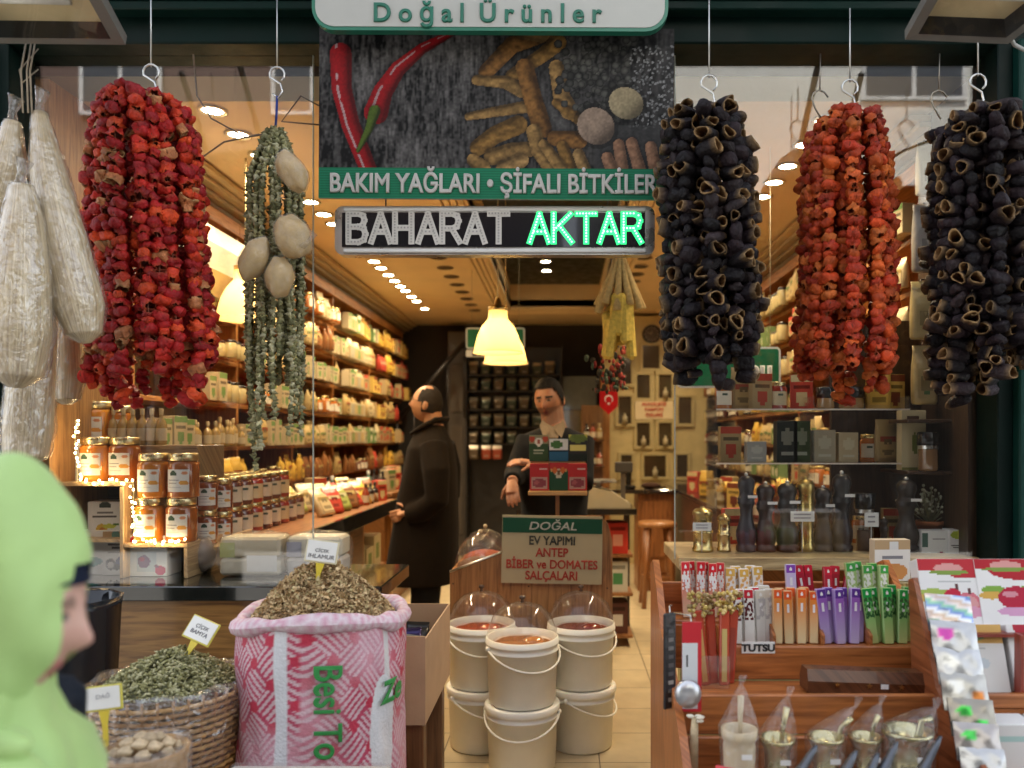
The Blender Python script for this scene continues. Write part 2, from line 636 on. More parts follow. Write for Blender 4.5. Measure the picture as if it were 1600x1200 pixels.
ORD = ['first', 'second', 'third', 'fourth', 'fifth', 'sixth', 'seventh', 'eighth', 'ninth', 'tenth', 'eleventh', 'twelfth', 'thirteenth', 'fourteenth', 'fifteenth', 'sixteenth', 'seventeenth', 'eighteenth', 'nineteenth', 'twentieth']
CREAM, WHITE, BLACK = (0.62, 0.52, 0.33), (0.75, 0.75, 0.73), (0.015, 0.014, 0.013)
WOOD, WOODL, WOODD = (0.40, 0.175, 0.05), (0.55, 0.34, 0.14), (0.10, 0.04, 0.016)
TEAL = (0.0016, 0.0115, 0.009)

# ================================================================== the setting
FLOOR = 0.2
b = MB(); b.box((-12, -9, -0.2), (12, 2.86, 0.0), (0.28, 0.27, 0.25), 'stone')
tag(b.build('street', world=True), kind='structure')
b = MB(); b.box((-2.2, 2.86, 0.0), (2.0, 9.6, FLOOR), (0.5, 0.4, 0.25), 'tiles')
tag(b.build('shop_floor', world=True), kind='structure')

# the shop: one building with its walls, ceiling, frame and glazing as parts
shop = thing('spice_shop', 'dark green framed shop front with glass windows around an open lit doorway', 'shop', (0, 2.9, 0))
CEIL = (0.80, 0.62, 0.36)
b = MB()
b.box((-2.4, 2.95, 0.0), (-2.17, 9.8, 3.3), (0.5, 0.4, 0.26), 'plaster')
b.build('side_wall', shop, world=True)
b = MB()
b.box((1.88, 2.95, 0.0), (2.1, 9.8, 3.3), (0.5, 0.4, 0.26), 'plaster')
b.build('side_wall', shop, world=True)
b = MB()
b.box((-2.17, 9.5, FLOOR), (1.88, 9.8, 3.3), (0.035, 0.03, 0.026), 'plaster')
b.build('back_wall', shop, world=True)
# ceiling with a sunken middle
X0, X1, Y0, Y1 = -0.55, 0.38, 3.2, 8.35
b = MB()
b.box((-2.17, 3.2, 2.9), (X0, 9.5, 3.0), CEIL, 'plaster')
b.box((X1, 3.2, 2.9), (1.88, 9.5, 3.0), CEIL, 'plaster')
b.box((X0, Y1, 2.9), (X1, 9.5, 3.0), CEIL, 'plaster')
ceil = b.build('ceiling', shop, world=True)
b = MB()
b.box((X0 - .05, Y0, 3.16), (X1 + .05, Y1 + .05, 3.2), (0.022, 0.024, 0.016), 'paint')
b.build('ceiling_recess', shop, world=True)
b = MB()          # stepped moulding round the recess
for k in range(4):
    w, z0, z1 = 0.17 - 0.04 * k, 2.88 - 0.012 * (3 - k) + (0 if k < 3 else 0), 2.899
    z0 = 2.872 + k * 0.006
    b.box((X0 - w, Y0, z0), (X0 - w + 0.034, Y1 + w, z1), CEIL, 'plaster', 0.004)
    b.box((X1 + w - 0.034, Y0, z0), (X1 + w, Y1 + w, z1), CEIL, 'plaster', 0.004)
    b.box((X0 - w + 0.034, Y1 + w - 0.034, z0), (X1 + w - 0.034, Y1 + w, z1), CEIL, 'plaster', 0.004)
b.box((X0 - 0.012, Y0, 2.93), (X0, Y1, 3.16), CEIL, 'plaster')
b.box((X1, Y0, 2.93), (X1 + 0.012, Y1, 3.16), CEIL, 'plaster')
b.box((X0, Y1, 2.93), (X1, Y1 + 0.012, 3.16), CEIL, 'plaster')
b.build('ceiling_moulding', shop, world=True)
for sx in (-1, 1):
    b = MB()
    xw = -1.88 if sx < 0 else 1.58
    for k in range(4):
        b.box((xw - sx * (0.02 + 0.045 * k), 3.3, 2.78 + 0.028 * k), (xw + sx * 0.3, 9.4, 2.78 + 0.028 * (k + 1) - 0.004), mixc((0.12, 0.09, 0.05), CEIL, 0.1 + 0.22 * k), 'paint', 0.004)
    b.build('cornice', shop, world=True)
b = MB()
b.box((-2.17, 3.2, 3.0), (1.88, 3.26, 3.4), (0.11, 0.085, 0.06), 'plaster')
b.build('bulkhead', shop, world=True)
# front: beam, jambs, base walls
b = MB()
b.box((-3.2, 2.84, 2.955), (3.2, 3.02, 3.5), TEAL, 'frame_paint', 0.006)
b.box((-3.2, 2.78, 3.045), (3.2, 2.84, 3.075), mulc(TEAL, 1.5), 'frame_paint', 0.004)
b.box((-3.2, 2.72, 3.12), (3.2, 2.84, 3.16), mulc(TEAL, 0.6), 'frame_paint', 0.004)
b.box((-3.2, 2.74, 3.21), (3.2, 2.84, 3.5), TEAL, 'frame_paint', 0.004)
b.build('beam', shop, world=True)
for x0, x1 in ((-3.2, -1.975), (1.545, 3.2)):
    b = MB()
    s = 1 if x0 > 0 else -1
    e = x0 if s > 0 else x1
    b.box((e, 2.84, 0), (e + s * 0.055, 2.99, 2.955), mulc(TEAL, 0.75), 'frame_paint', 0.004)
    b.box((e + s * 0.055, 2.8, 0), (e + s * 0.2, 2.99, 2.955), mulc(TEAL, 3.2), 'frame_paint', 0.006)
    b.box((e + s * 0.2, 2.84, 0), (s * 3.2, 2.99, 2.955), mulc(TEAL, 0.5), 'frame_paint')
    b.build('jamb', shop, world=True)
b = MB()
b.box((-3.5, 2.9, 3.5), (3.5, 3.1, 9.5), (0.3, 0.27, 0.22), 'plaster')
b.build('upper_facade', shop, world=True)
b = MB()
b.box((-2.3, 3.0, 3.4), (2.0, 9.8, 3.5), (0.3, 0.27, 0.22), 'plaster')
b.build('roof', shop, world=True)
b = MB()
b.box((-1.975, 2.94, 0.0), (-0.68, 3.02, 0.955), (0.30, 0.155, 0.042), 'wood')
b.build('base_panel', shop, world=True)
b = MB()
b.box((-1.975, 2.9, 0.958), (-0.66, 3.42, 1.012), (0.012, 0.014, 0.012), 'dark_gloss', 0.004)
b.build('window_ledge', shop, world=True)
b = MB()
b.box((0.43, 2.94, 0.0), (1.545, 3.0, 1.0), (0.44, 0.36, 0.14), 'plaster')
b.build('base_panel', shop, world=True)
b = MB()
b.box((0.43, 2.96, 1.06), (1.545, 3.42, 1.108), (0.52, 0.42, 0.24), 'wood', 0.004)
b.build('window_ledge', shop, world=True)
for x0, x1, z0 in ((-1.975, -0.918, 1.0125), (0.41, 1.545, 1.1085)):
    b = MB()
    b.box((x0, 2.930, z0), (x1, 2.938, 2.955), (1, 1, 1), 'glass')
    b.build('window_glass', shop, world=True)
    e = x1 if x0 < 0 else x0
    b = MB()
    b.box((e - 0.0015, 2.929, z0), (e + 0.0015, 2.939, 2.955), (0.4, 0.46, 0.42), 'acrylic_white')
    b.build('glass_edge', shop, world=True)
b = MB()          # panelled end wall of the left window
b.box((-2.165, 3.0, FLOOR), (-1.93, 3.42, 2.9), (0.36, 0.2, 0.08), 'wood')
b.box((-1.93, 3.36, 1.9), (-1.9, 3.42, 2.9), WOOD, 'wood')
b.build('window_end_panel', shop, world=True)
b = MB()
b.box((1.52, 3.0, FLOOR), (1.88, 3.42, 2.9), (0.06, 0.035, 0.02), 'wood')
b.build('window_end_panel', shop, world=True)
# staircase and grey door at the back
b = MB()
b.box((-1.33, 9.2, FLOOR), (-1.12, 9.45, 2.78), (0.09, 0.075, 0.06), 'paint', 0.006)
for z in (0.7, 1.4, 2.1):
    b.box((-1.30, 9.185, z - 0.25), (-1.15, 9.2, z + 0.3), (0.11, 0.09, 0.07), 'paint', 0.006)
b.build('back_door', shop, world=True)
b = MB()
b.tube([(-1.85, 8.9, 1.75), (-1.1, 8.9, 2.62)], 0.03, 8, (0.02, 0.015, 0.012))
for k in range(5):
    t = k / 4
    b.tube([(-1.85 + .75 * t, 8.9, 1.75 + .87 * t), (-1.85 + .75 * t, 8.9, 0.9 + .87 * t)], 0.012, 6, (0.02, 0.015, 0.012))
b.build('stair_rail', shop, world=True)

# buildings over the road: seen as reflections in the glass, and they shade the street
def far_house(name, label, x0, x1, col, wins):
    t = thing(name, label, 'building', ((x0 + x1) / 2, -5, 0))
    b = MB(); b.box((x0, -6.5, 4.7), (x1, -5, 7.8), col, 'plaster')
    b.build('wall', t, world=True)
    b = MB(); b.box((x0, -6.5, 0), (x1, -5.02, 4.7), (0.007, 0.006, 0.005), 'cloth')  # near-black: awning shade put into the wall colour, so the glass mirrors little
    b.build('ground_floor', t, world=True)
    for wx, wz, w, h in wins:
        f = MB()
        f.box((wx - .06, -4.99, wz - .06), (wx + w + .06, -4.95, wz + h + .06), WHITE, 'paint')
        fr = f.build('window', t, world=True)
        p = MB(); p.box((wx, -4.949, wz), (wx + w / 2 - .03, -4.94, wz + h), (0.05, 0.06, 0.07), 'dark_gloss')
        p.box((wx + w / 2 + .03, -4.949, wz), (wx + w, -4.94, wz + h), (0.05, 0.06, 0.07), 'dark_gloss')
        o = p.build('pane', t, world=True); o.parent = fr; o.location = o.location - fr.location
    return t
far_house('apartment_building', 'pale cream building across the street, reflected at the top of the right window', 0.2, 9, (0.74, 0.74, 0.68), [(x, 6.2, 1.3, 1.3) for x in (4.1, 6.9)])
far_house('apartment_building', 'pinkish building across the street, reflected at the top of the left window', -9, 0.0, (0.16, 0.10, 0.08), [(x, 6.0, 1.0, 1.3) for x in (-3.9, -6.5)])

# ------------------------------------------------------------------ recessed lamps
def spot(o, loc, e, size=2.1, col=(1, 0.79, 0.51), r=0.035):
    d = bpy.data.lights.new('lamp_light', 'SPOT')
    d.energy = e; d.spot_size = size; d.spot_blend = 0.6; d.color = col; d.shadow_soft_size = r
    q = bpy.data.objects.new('lamp_light', d)
    COL.objects.link(q); q.parent = o; q.location = loc
    return q


b = MB(); b.lathe([(0.043, 0.0), (0.056, -0.002), (0.06, -0.006), (0.056, -0.010), (0.043, -0.008), (0.043, 0.0)], 20, (0.7, 0.62, 0.45), 'metal')
ringM = b.mesh('rim')
b = MB(); b.lathe([(0.0005, -0.004), (0.043, -0.003)], 20, (1, 1, 1), 'lamp_disc')
discM = b.mesh('lamp')
b = MB(); b.lathe([(0.0005, -0.003), (0.05, -0.002)], 20, (0.10, 0.07, 0.035), 'paint')
darkM = b.mesh('lamp')
b = MB(); b.lathe([(0.05, 0.0), (0.062, -0.002), (0.066, -0.006), (0.062, -0.008), (0.05, -0.007)], 20, (0.24, 0.17, 0.09), 'paint')
dringM = b.mesh('rim')


def ceiling_lamp(x, y, z, label, group, lit=True, e=7.0):
    t = thing('ceiling_lamp', label, 'ceiling lamp', (x, y, z - 0.0005), group)
    put('rim', ringM if lit else dringM, t)
    put('lamp', discM if lit else darkM, t)
    if lit:
        spot(t, (0, 0, -0.03), e)
    return t


ys = [3.28, 3.54, 3.80, 4.28, 4.55, 4.80, 5.02, 5.28, 5.55, 5.82, 6.08, 6.31, 6.58, 6.83, 7.07, 7.29, 7.58, 7.84, 8.3]
for i, y in enumerate(ys):
    ceiling_lamp(-1.44, y, 2.9, f'lit round ceiling lamp, {ORD[i]} from the front above the left shelves', 'lamps along the left of the ceiling')
ysr = [3.38, 3.66, 3.95, 4.2, 4.45, 4.75, 5.1, 5.5, 5.9, 6.4, 6.9, 7.4, 7.9]
for i, y in enumerate(ysr):
    ceiling_lamp(1.11, y, 2.9, f'lit round ceiling lamp, {ORD[i]} from the front above the right shelves', 'lamps along the right of the ceiling')
for i, y in enumerate([6.1, 6.8, 7.25, 7.65]):
    ceiling_lamp(-0.16, y, 3.16, f'lit lamp in the dark middle recess of the ceiling, {ORD[i]} from the front', 'lamps in the ceiling recess', e=1.6)
for i, y in enumerate([5.95, 6.3, 6.65, 7.0, 7.35, 7.7, 8.05, 8.4]):
    ceiling_lamp(-0.93, y, 2.9, f'unlit dark ceiling lamp left of the recess, {ORD[i]} from the front', 'unlit lamps left of the ceiling recess', False)
for i, y in enumerate([5.95, 6.25, 6.55, 6.85, 7.15]):
    ceiling_lamp(0.60, y, 2.9, f'unlit dark ceiling lamp right of the recess, {ORD[i]} from the front', 'unlit lamps right of the ceiling recess', False)

# pendant lamps with glass shades
def pendant(x, y, z, r, label):
    t = thing('pendant_lamp', label, 'pendant lamp', (x, y, z), 'glass pendant lamps')
    h = r * 1.75
    prof = [(r * 1.04, 0), (r, 0.006), (r * 0.985, 0.012), (r * 0.93, h * 0.2), (r * 0.83, h * 0.42), (r * 0.66, h * 0.62), (r * 0.44, h * 0.78), (r * 0.40, h * 0.8), (r * 0.385, h)]
    b = MB(); b.lathe(prof, 40, (0.9, 0.7, 0.35), 'shade_glass', wob=lambda i, a: 1 + 0.012 * math.cos(a * 20))
    b.build('shade', t)
    b = MB(); b.ball((0, 0, h * 0.42), r * 0.42, (1, 1, 1), 'bulb'); b.build('bulb', t)
    b = MB(); b.lathe([(r * 0.395, h), (r * 0.41, h + 0.02), (0.02, h + 0.03), (0.012, h + 0.07)], 16, (0.5, 0.34, 0.12), 'brass'); b.build('cap', t)
    b = MB(); b.tube([(0, 0, h + 0.06), (0, 0, 2.9 - z if abs(x) > 0.6 else 3.16 - z)], 0.004, 6, (0.55, 0.42, 0.2)); b.build('cord', t)
    d = bpy.data.lights.new('lamp_light', 'POINT')
    d.energy = 0.4; d.color = (1, 0.66, 0.3); d.shadow_soft_size = 0.03
    q = bpy.data.objects.new('lamp_light', d); COL.objects.link(q); q.parent = t; q.location = (0, 0, h * 0.42 - r * 0.62)
    return t
p = W(778, 552, 4.2); pendant(p.x, p.y, p.z, 0.128, 'lit glass pendant lamp, higher and nearer of the two above the counter man')
p = W(790, 568, 4.75); pendant(p.x, p.y, p.z, 0.128, 'lit glass pendant lamp, lower and farther of the two above the counter man')
p = W(384, 500, 3.85); pendant(p.x, p.y, p.z, 0.135, 'lit glass pendant lamp behind the green dried okra strings')

# air conditioner on the left wall
t = thing('air_conditioner', 'cream wall air conditioner with rounded front between red peppers and okra strings', 'air conditioner', (-1.93, 3.95, 2.1))
prof = [(3.45, 0), (3.45, 1)]
b = MB()
pp = [(-2.16, 2.62), (-1.78, 2.62), (-1.70, 2.58), (-1.66, 2.48), (-1.67, 2.36), (-1.74, 2.26), (-2.16, 2.22)]
b.prism(pp, 3.48, 4.42, (0.62, 0.56, 0.44), 'plastic')
b.build('body', t, world=True)
b = MB()
for k in range(4):
    b.box((-1.95 + k * .05, 3.55, 2.222 + .012 * k), (-1.93 + k * .05, 4.36, 2.232 + .012 * k), (0.12, 0.1, 0.07), 'paint')
b.build('vent', t, world=True)

# ================================================================== shelving and the goods on it
HIDE = [(150, 150, 322, 630), (1040, 165, 1185, 590), (1262, 190, 1395, 615), (1475, 170, 1600, 610), (0, 190, 118, 590), (503, 0, 1045, 392)]


def seen(p, far_people=True):
    px, py = CX + p[0] / p[1] * F, CY - (p[2] - CZ) / p[1] * F
    if not (-10 < px < 1610 and -10 < py < 1205):
        return False
    for x0, y0, x1, y1 in HIDE:
        if x0 < px < x1 and y0 < py < y1:
            return False
    if p[1] > 5.2 and 625 < px < 712 and 640 < py < 900:
        return False
    if p[1] > 4.8 and 815 < px < 912 and 680 < py < 770:
        return False
    return True


def bag_mesh(w, h, d, col, art=None, top=None, mat='pack'):
    b = MB()
    sec = [(0, 0.92, 0.8), (0.04, 1, 1), (0.45, 1.02, 1.02), (0.68, 1, 0.86), (0.82, 0.98, 0.4), (0.88, 0.97, 0.14), (1.0, 0.99, 0.06)]
    n = 16
    vs, cs = [], []
    for t, kw, kd in sec:
        for k in range(n):
            a = 2 * math.pi * k / n
            c, s = math.cos(a), math.sin(a)
            q = lambda v: math.copysign(abs(v) ** 0.5, v)
            vs.append((q(c) * w / 2 * kw, q(s) * d / 2 * kd, t * h))
            cs.append(top if (top and t > 0.8) else col)
    fs = [[i * n + k, i * n + (k + 1) % n, (i + 1) * n + (k + 1) % n, (i + 1) * n + k] for i in range(len(sec) - 1) for k in range(n)]
    fs += [list(range(n))[::-1], [(len(sec) - 1) * n + k for k in range(n)]]
    b.add(vs, fs, col, mat, None, True, cs)
    if art is not None:
        b.panel((-w * 0.36, -d / 2 * 1.04, h * 0.1), (w * 0.72, 0, 0), (0, d * 0.02, h * 0.5), art)
    return b


def box_mesh(w, h, d, col, art=None, mat='paper'):
    b = MB()
    b.box((-w / 2, -d / 2, 0), (w / 2, d / 2, h), col, mat, 0.002)
    if art is not None:
        b.panel((-w / 2 + .001, -d / 2 - 0.0006, 0.001), (w - .002, 0, 0), (0, 0, h - .002), art)
    return b


def jar_mesh(r, h, fill, lid, label, mat='honey'):
    b = MB()
    b.lathe([(r * 0.9, 0), (r, r * 0.12), (r, h * 0.76), (r * 0.86, h * 0.86), (r * 0.8, h * 0.88)], 18, fill, mat, cap0=True)
    b.lathe([(r * 0.9, h * 0.86), (r * 0.92, h * 0.87), (r * 0.92, h * 0.985), (r * 0.88, h)], 18, lid, 'metal', cap1=True)
    if label:
        vs, n = [], 10
        for j in (0, 1):
            for i in range(n + 1):
                a = -math.pi / 2 + (i / n - 0.5) * 2.0
                vs.append((r * 1.012 * math.cos(a), r * 1.012 * math.sin(a), h * (0.16 + 0.5 * j)))
        fs = [[i, i + 1, n + 2 + i, n + 1 + i] for i in range(n)]
        cs = [label] * (n + 1) + [label] * (n + 1)
        b.add(vs, fs, label, 'paper', None, True, cs)
        b.box((-r * 0.3, -r * 1.03, h * 0.5), (r * 0.3, -r * 1.02, h * 0.58), (0.05, 0.08, 0.05), 'paper')
    return b


def bottle_mesh(r, h, glass, cap, label=None):
    b = MB()
    b.lathe([(r * 0.92, 0), (r, r * 0.15), (r, h * 0.55), (r * 0.8, h * 0.66), (r * 0.36, h * 0.74), (r * 0.34, h * 0.84)], 14, glass, 'dark_gloss', cap0=True)
    b.lathe([(r * 0.42, h * 0.83), (r * 0.42, h * 0.98), (r * 0.36, h)], 12, cap, 'gloss', cap1=True)
    if label:
        b.lathe([(r * 1.015, h * 0.12), (r * 1.015, h * 0.46)], 14, label, 'paper')
    return b


def bag_art(base, band, seed):
    a = Art(8, 8, base)
    a.rect(0, 0.72, 1, 0.95, band)
    a.rect(0.3, 0.62, 0.7, 0.9, mulc(base, 0.35))
    a.lines(0.15, 0.15, 0.85, 0.6, 3, mulc(base, 0.45), seed)
    return a.a


PAL = {}
def proto(key, me):
    PAL[key] = me
for i, (c, band, name) in enumerate([
        ((0.44, 0.32, 0.14), (0.12, 0.20, 0.06), 'cream'), ((0.38, 0.26, 0.10), (0.30, 0.06, 0.03), 'tan'), ((0.50, 0.39, 0.21), (0.35, 0.25, 0.08), 'ivory'),
        ((0.22, 0.09, 0.03), (0.5, 0.38, 0.15), 'brown'), ((0.42, 0.05, 0.03), (0.6, 0.5, 0.3), 'red'), ((0.30, 0.33, 0.08), (0.55, 0.5, 0.3), 'green'), ((0.62, 0.38, 0.06), (0.3, 0.05, 0.02), 'yellow')]):
    proto('bag ' + name, bag_mesh(0.112, 0.185, 0.06, c, bag_art(mulc(c, 1.1), band, i), mulc(c, 1.1)).mesh('spice_packet'))
for i, (c, a, name) in enumerate([
        ((0.45, 0.36, 0.21), (0.14, 0.24, 0.07), 'cream'), ((0.38, 0.27, 0.12), (0.42, 0.06, 0.03), 'buff'), ((0.16, 0.24, 0.08), (0.66, 0.6, 0.4), 'green'),
        ((0.55, 0.07, 0.04), (0.7, 0.6, 0.3), 'red'), ((0.68, 0.45, 0.10), (0.2, 0.05, 0.02), 'yellow'), ((0.08, 0.16, 0.20), (0.65, 0.6, 0.5), 'blue')]):
    ar = Art(8, 10, c).rect(0, 0.78, 1, 1, a).oval(0.5, 0.32, 0.3, 0.2, a).rect(0.15, 0.56, 0.85, 0.68, mulc(c, 0.3))
    proto('box ' + name, box_mesh(0.10, 0.155, 0.07, c, ar.a).mesh('product_box'))
for c, l, lab, name in [((0.42, 0.13, 0.02), (0.65, 0.5, 0.2), (0.68, 0.62, 0.48), 'amber'), ((0.12, 0.03, 0.015), (0.6, 0.5, 0.25), (0.66, 0.6, 0.46), 'dark'),
                        ((0.52, 0.42, 0.20), (0.1, 0.1, 0.1), None, 'pale'), ((0.32, 0.03, 0.015), (0.6, 0.5, 0.25), (0.6, 0.5, 0.3), 'red')]:
    proto('jar ' + name, jar_mesh(0.042, 0.12, c, l, lab).mesh('jar'))
for g, c, lab, name in [((0.02, 0.012, 0.01), (0.02, 0.02, 0.02), (0.6, 0.55, 0.4), 'dark'), ((0.34, 0.22, 0.07), (0.45, 0.34, 0.18), (0.50, 0.42, 0.27), 'pale'),
                        ((0.08, 0.2, 0.16), (0.6, 0.6, 0.55), (0.6, 0.6, 0.5), 'green'), ((0.3, 0.05, 0.02), (0.05, 0.03, 0.02), (0.6, 0.5, 0.35), 'brown')]:
    proto('bottle ' + name, bottle_mesh(0.027, 0.15, g, c, lab).mesh('bottle'))
KIND = {'bag': ('spice_packet', 'spice packet', 'packet'), 'box': ('product_box', 'product box', 'box'), 'jar': ('jar', 'lidded jar', 'jar'), 'bottle': ('bottle', 'small bottle', 'bottle')}
WID = {'bag': 0.122, 'box': 0.108, 'jar': 0.092, 'bottle': 0.064}
SHZ = [1.27, 1.507, 1.744, 1.981, 2.218, 2.455]


def wall_unit(side, ys, xf, xb, mixes, wall, fill=0.94):
    """bays of wooden shelving along a side wall, each bay a thing, and the goods on every shelf"""
    for k in range(len(ys) - 1):
        y0, y1 = ys[k], ys[k + 1]
        t = thing('wall_shelving', f'orange wood shelving against the {wall} wall, {ORD[k]} bay from the front', 'shelving', ((xf + xb) / 2, (y0 + y1) / 2, FLOOR), f'shelving bays on the {wall} wall')
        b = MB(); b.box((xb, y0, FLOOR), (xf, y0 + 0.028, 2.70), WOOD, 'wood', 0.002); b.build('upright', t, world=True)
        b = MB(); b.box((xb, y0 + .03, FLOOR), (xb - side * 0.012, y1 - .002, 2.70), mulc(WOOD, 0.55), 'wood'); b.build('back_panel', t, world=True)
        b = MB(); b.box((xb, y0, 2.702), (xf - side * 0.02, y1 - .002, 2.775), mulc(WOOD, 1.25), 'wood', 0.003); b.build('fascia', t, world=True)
        for s in range(len(SHZ)):
            z = SHZ[s]
            b = MB(); b.box((xb - side * .014, y0 + 0.03, z - 0.024), (xf - side * .006, y1 - 0.002, z), mulc(WOOD, 1.05), 'wood', 0.002)
            b.build('shelf', t, world=True)
            y = y0 + 0.09
            n = 0
            kinds = mixes(k, s)
            run, left = random.choice(kinds), random.randint(2, 5)
            while y < y1 - 0.05:
                if left == 0:
                    run, left = random.choice(kinds), random.randint(2, 5)
                left -= 1
                ki = run.split()[0]
                w = WID[ki]
                sc = random.uniform(0.74, 0.98)
                x = xf + side * -random.uniform(0.055, 0.085)
                if random.random() < fill and seen((x, y, z + 0.08)):
                    nm, lab, cat = KIND[ki]
                    o = put(nm, PAL[run], None, (x, y + w * 0.1, z + 0.0005), (0, 0, -side * math.pi / 2 + random.uniform(-0.3, 0.3)), (sc, sc, sc * random.uniform(.88, 1.1)))
                    n += 1
                    tag(o, f'{run.split()[1]} {lab}, {ORD[n - 1]} along the {ORD[s]} shelf up, {ORD[k]} {wall} wall bay', cat, f'{lab}s on the {wall} shelves')
                y += w * sc + random.uniform(0.0, 0.012)
            if False:
                pass


def mix_left(k, s):
    if s == 0:
        return ['bag brown', 'bag red', 'bag tan', 'jar dark', 'bag yellow']
    if k >= 4:
        return ['bag red', 'bag yellow', 'box red', 'box yellow', 'box buff', 'bag tan']
    if k == 0:
        return ['box cream', 'bottle pale', 'box cream', 'jar pale']
    if k == 3:
        return ['box cream', 'box green', 'box buff', 'bag ivory', 'box yellow', 'bag tan']
    return ['bag cream', 'bag ivory', 'bag tan', 'box cream', 'bag brown', 'jar amber', 'bag yellow'][:5 + s % 3] + (['bag green'] if s == 1 else [])


def mix_right(k, s):
    return [['box cream', 'box yellow', 'bag ivory', 'bag tan', 'jar pale'], ['bag cream', 'jar amber', 'box buff', 'bottle pale'], ['jar pale', 'bag cream', 'box green', 'bag yellow'], ['jar dark', 'bottle dark', 'bag tan', 'jar pale'], ['jar dark', 'bag brown', 'jar pale', 'bottle brown']][k % 5]


# side = -1: goods face +x
wall_unit(-1, [3.46, 4.57, 5.5, 6.48, 7.7, 8.45, 9.2], -1.87, -2.165, mix_left, 'left')
wall_unit(1, [3.46, 4.45, 5.35, 6.3, 7.3, 8.4], 1.58, 1.875, mix_right, 'right')

# long white cartons pulled out over the shelf edge in the fourth left bay
for i, z in enumerate([2.457, 2.22, 1.983, 1.746, 1.509]):
    b = MB()
    b.box((-2.0, 6.62, z), (-1.76, 7.06 + 0.05 * (i % 2), z + 0.105), (0.42, 0.34, 0.20), 'paper', 0.003)
    for j in range(4):
        b.box((-1.7592, 6.65 + j * .1, z + 0.015), (-1.7585, 6.74 + j * .1, z + 0.09), [(0.2, 0.26, 0.08), (0.4, 0.28, 0.12), (0.34, 0.3, 0.2), (0.45, 0.32, 0.12)][(i * 2 + j) % 4], 'paper')
    o = b.build('storage_carton', None, (-1.85, 6.8, z), world=True)
    tag(o, f'long pale carton jutting out of the left shelves, {ORD[i]} from the top', 'carton', 'long cartons jutting from the left shelves')

# ------------------------------------------------------------------ left counter
t = thing('shop_counter', 'long wooden counter with black front edge below the left wall shelves', 'counter', (-1.55, 4.7, FLOOR))
b = MB(); b.box((-1.862, 3.45, 1.06), (-1.25, 5.95, 1.098), (0.34, 0.14, 0.045), 'wood', 0.003); b.build('counter_top', t, world=True)
b = MB(); b.box((-1.2495, 3.45, 1.01), (-1.225, 5.98, 1.10), (0.018, 0.016, 0.014), 'dark_gloss', 0.004); b.build('edge_strip', t, world=True)
b = MB(); b.box((-1.30, 3.46, FLOOR), (-1.27, 5.05, 1.058), (0.26, 0.11, 0.035), 'wood'); b.build('front_panel', t, world=True)
for y in (5.05, 5.9):
    b = MB(); b.box((-1.32, y, FLOOR), (-1.27, y + .04, 1.058), WOOD, 'wood'); b.build('post', t, world=True)
b = MB(); b.box((-1.86, 5.09, 0.62), (-1.29, 5.9, 0.64), WOOD, 'wood'); b.build('shelf', t, world=True)
b = MB(); b.box((-1.86, 5.09, FLOOR), (-1.82, 5.9, 1.058), (0.66, 0.5, 0.2), 'plaster'); b.build('back_panel', t, world=True)  # yellow light under the counter is put into panel and box colours
for i, (y, z, h) in enumerate([(5.25, 0.6405, 0.2), (5.5, 0.6405, 0.16), (5.72, 0.6405, 0.22), (5.25, 0.2005, 0.26), (5.6, 0.2005, 0.3)]):
    o = box_mesh(0.2, h, 0.18, (0.62, 0.5, 0.26), Art(4, 4, (0.6, 0.5, 0.28)).rect(0.2, 0.3, 0.8, 0.7, (0.2, 0.25, 0.08)).a).build('product_box', None, (-1.42, y, z), rz=math.pi / 2)
    tag(o, f'yellow-toned pale box under the left counter, {["upper shelf nearest the front", "upper shelf middle", "upper shelf behind the customer", "floor level, nearest the front", "floor level, behind the customer"][i]}', 'box', 'boxes under the left counter')
# jars in rows on the counter, two high, receding behind the big honey jars
n = 0
for r, (x, ytier) in enumerate([(-1.66, 3.62), (-1.52, 3.66)]):
    for i in range(8):
        y = ytier + i * 0.125
        for tier in range(2 if i < 6 else 1):
            o = put('jar', PAL['jar dark' if (i + r) % 3 else 'jar red'], None, (x, y, 1.0985 + tier * 0.1395), (0, 0, math.radians(35)), 1.16)
            n += 1
            tag(o, f'small dark honey jar on left counter, {["wall", "aisle"][r]} row, {ORD[i]} from front, {["lower", "upper"][tier]} layer', 'jar', 'small honey jars on the left counter')
# leaning clear packets of herbs
for i in range(15):
    y = 4.55 + (i // 2) * 0.17 + (0.06 if i % 2 else 0)
    x = -1.36 if i % 2 else -1.55
    kind, cn = [('bag yellow', 'yellow'), ('bag green', 'green'), ('bag brown', 'brown'), ('bag ivory', 'pale'), ('bag red', 'red')][(i * 3 + i // 4) % 5]
    o = put('herb_packet', PAL[kind], None, (x, y, 1.102), (math.radians(-28 - random.random() * 10), 0, math.radians(38 + random.random() * 30)), random.uniform(0.88, 1.05))
    tag(o, f'{cn} herb packet leaning on the left counter, {ORD[i // 2]} pair from the jars, {["wall side", "aisle side"][i % 2]}', 'packet', 'herb packets leaning on the left counter')
# bottles and small boxes at the far end of the counter
for i in range(12):
    y = 5.42 + (i % 4) * 0.13
    x = [-1.34, -1.5, -1.68][i // 4]
    kk = ['bottle brown', 'bottle dark', 'bottle dark', 'box red', 'bottle green', 'box cream', 'bottle dark', 'bottle green', 'box buff', 'bottle dark', 'bottle dark', 'bottle green'][i]
    ki, cn = kk.split()
    nm, lab, cat = KIND[ki]
    o = put(nm, PAL[kk], None, (x, y, 1.0985 if i // 4 < 2 else 1.0985), (0, 0, math.radians(60)), 0.95 + 0.12 * (i // 4))
    tag(o, f'{cn} {lab} at far end of left counter, {["aisle", "middle", "wall"][i // 4]} row, {ORD[i % 4]} from front', cat, 'goods at the far end of the left counter')
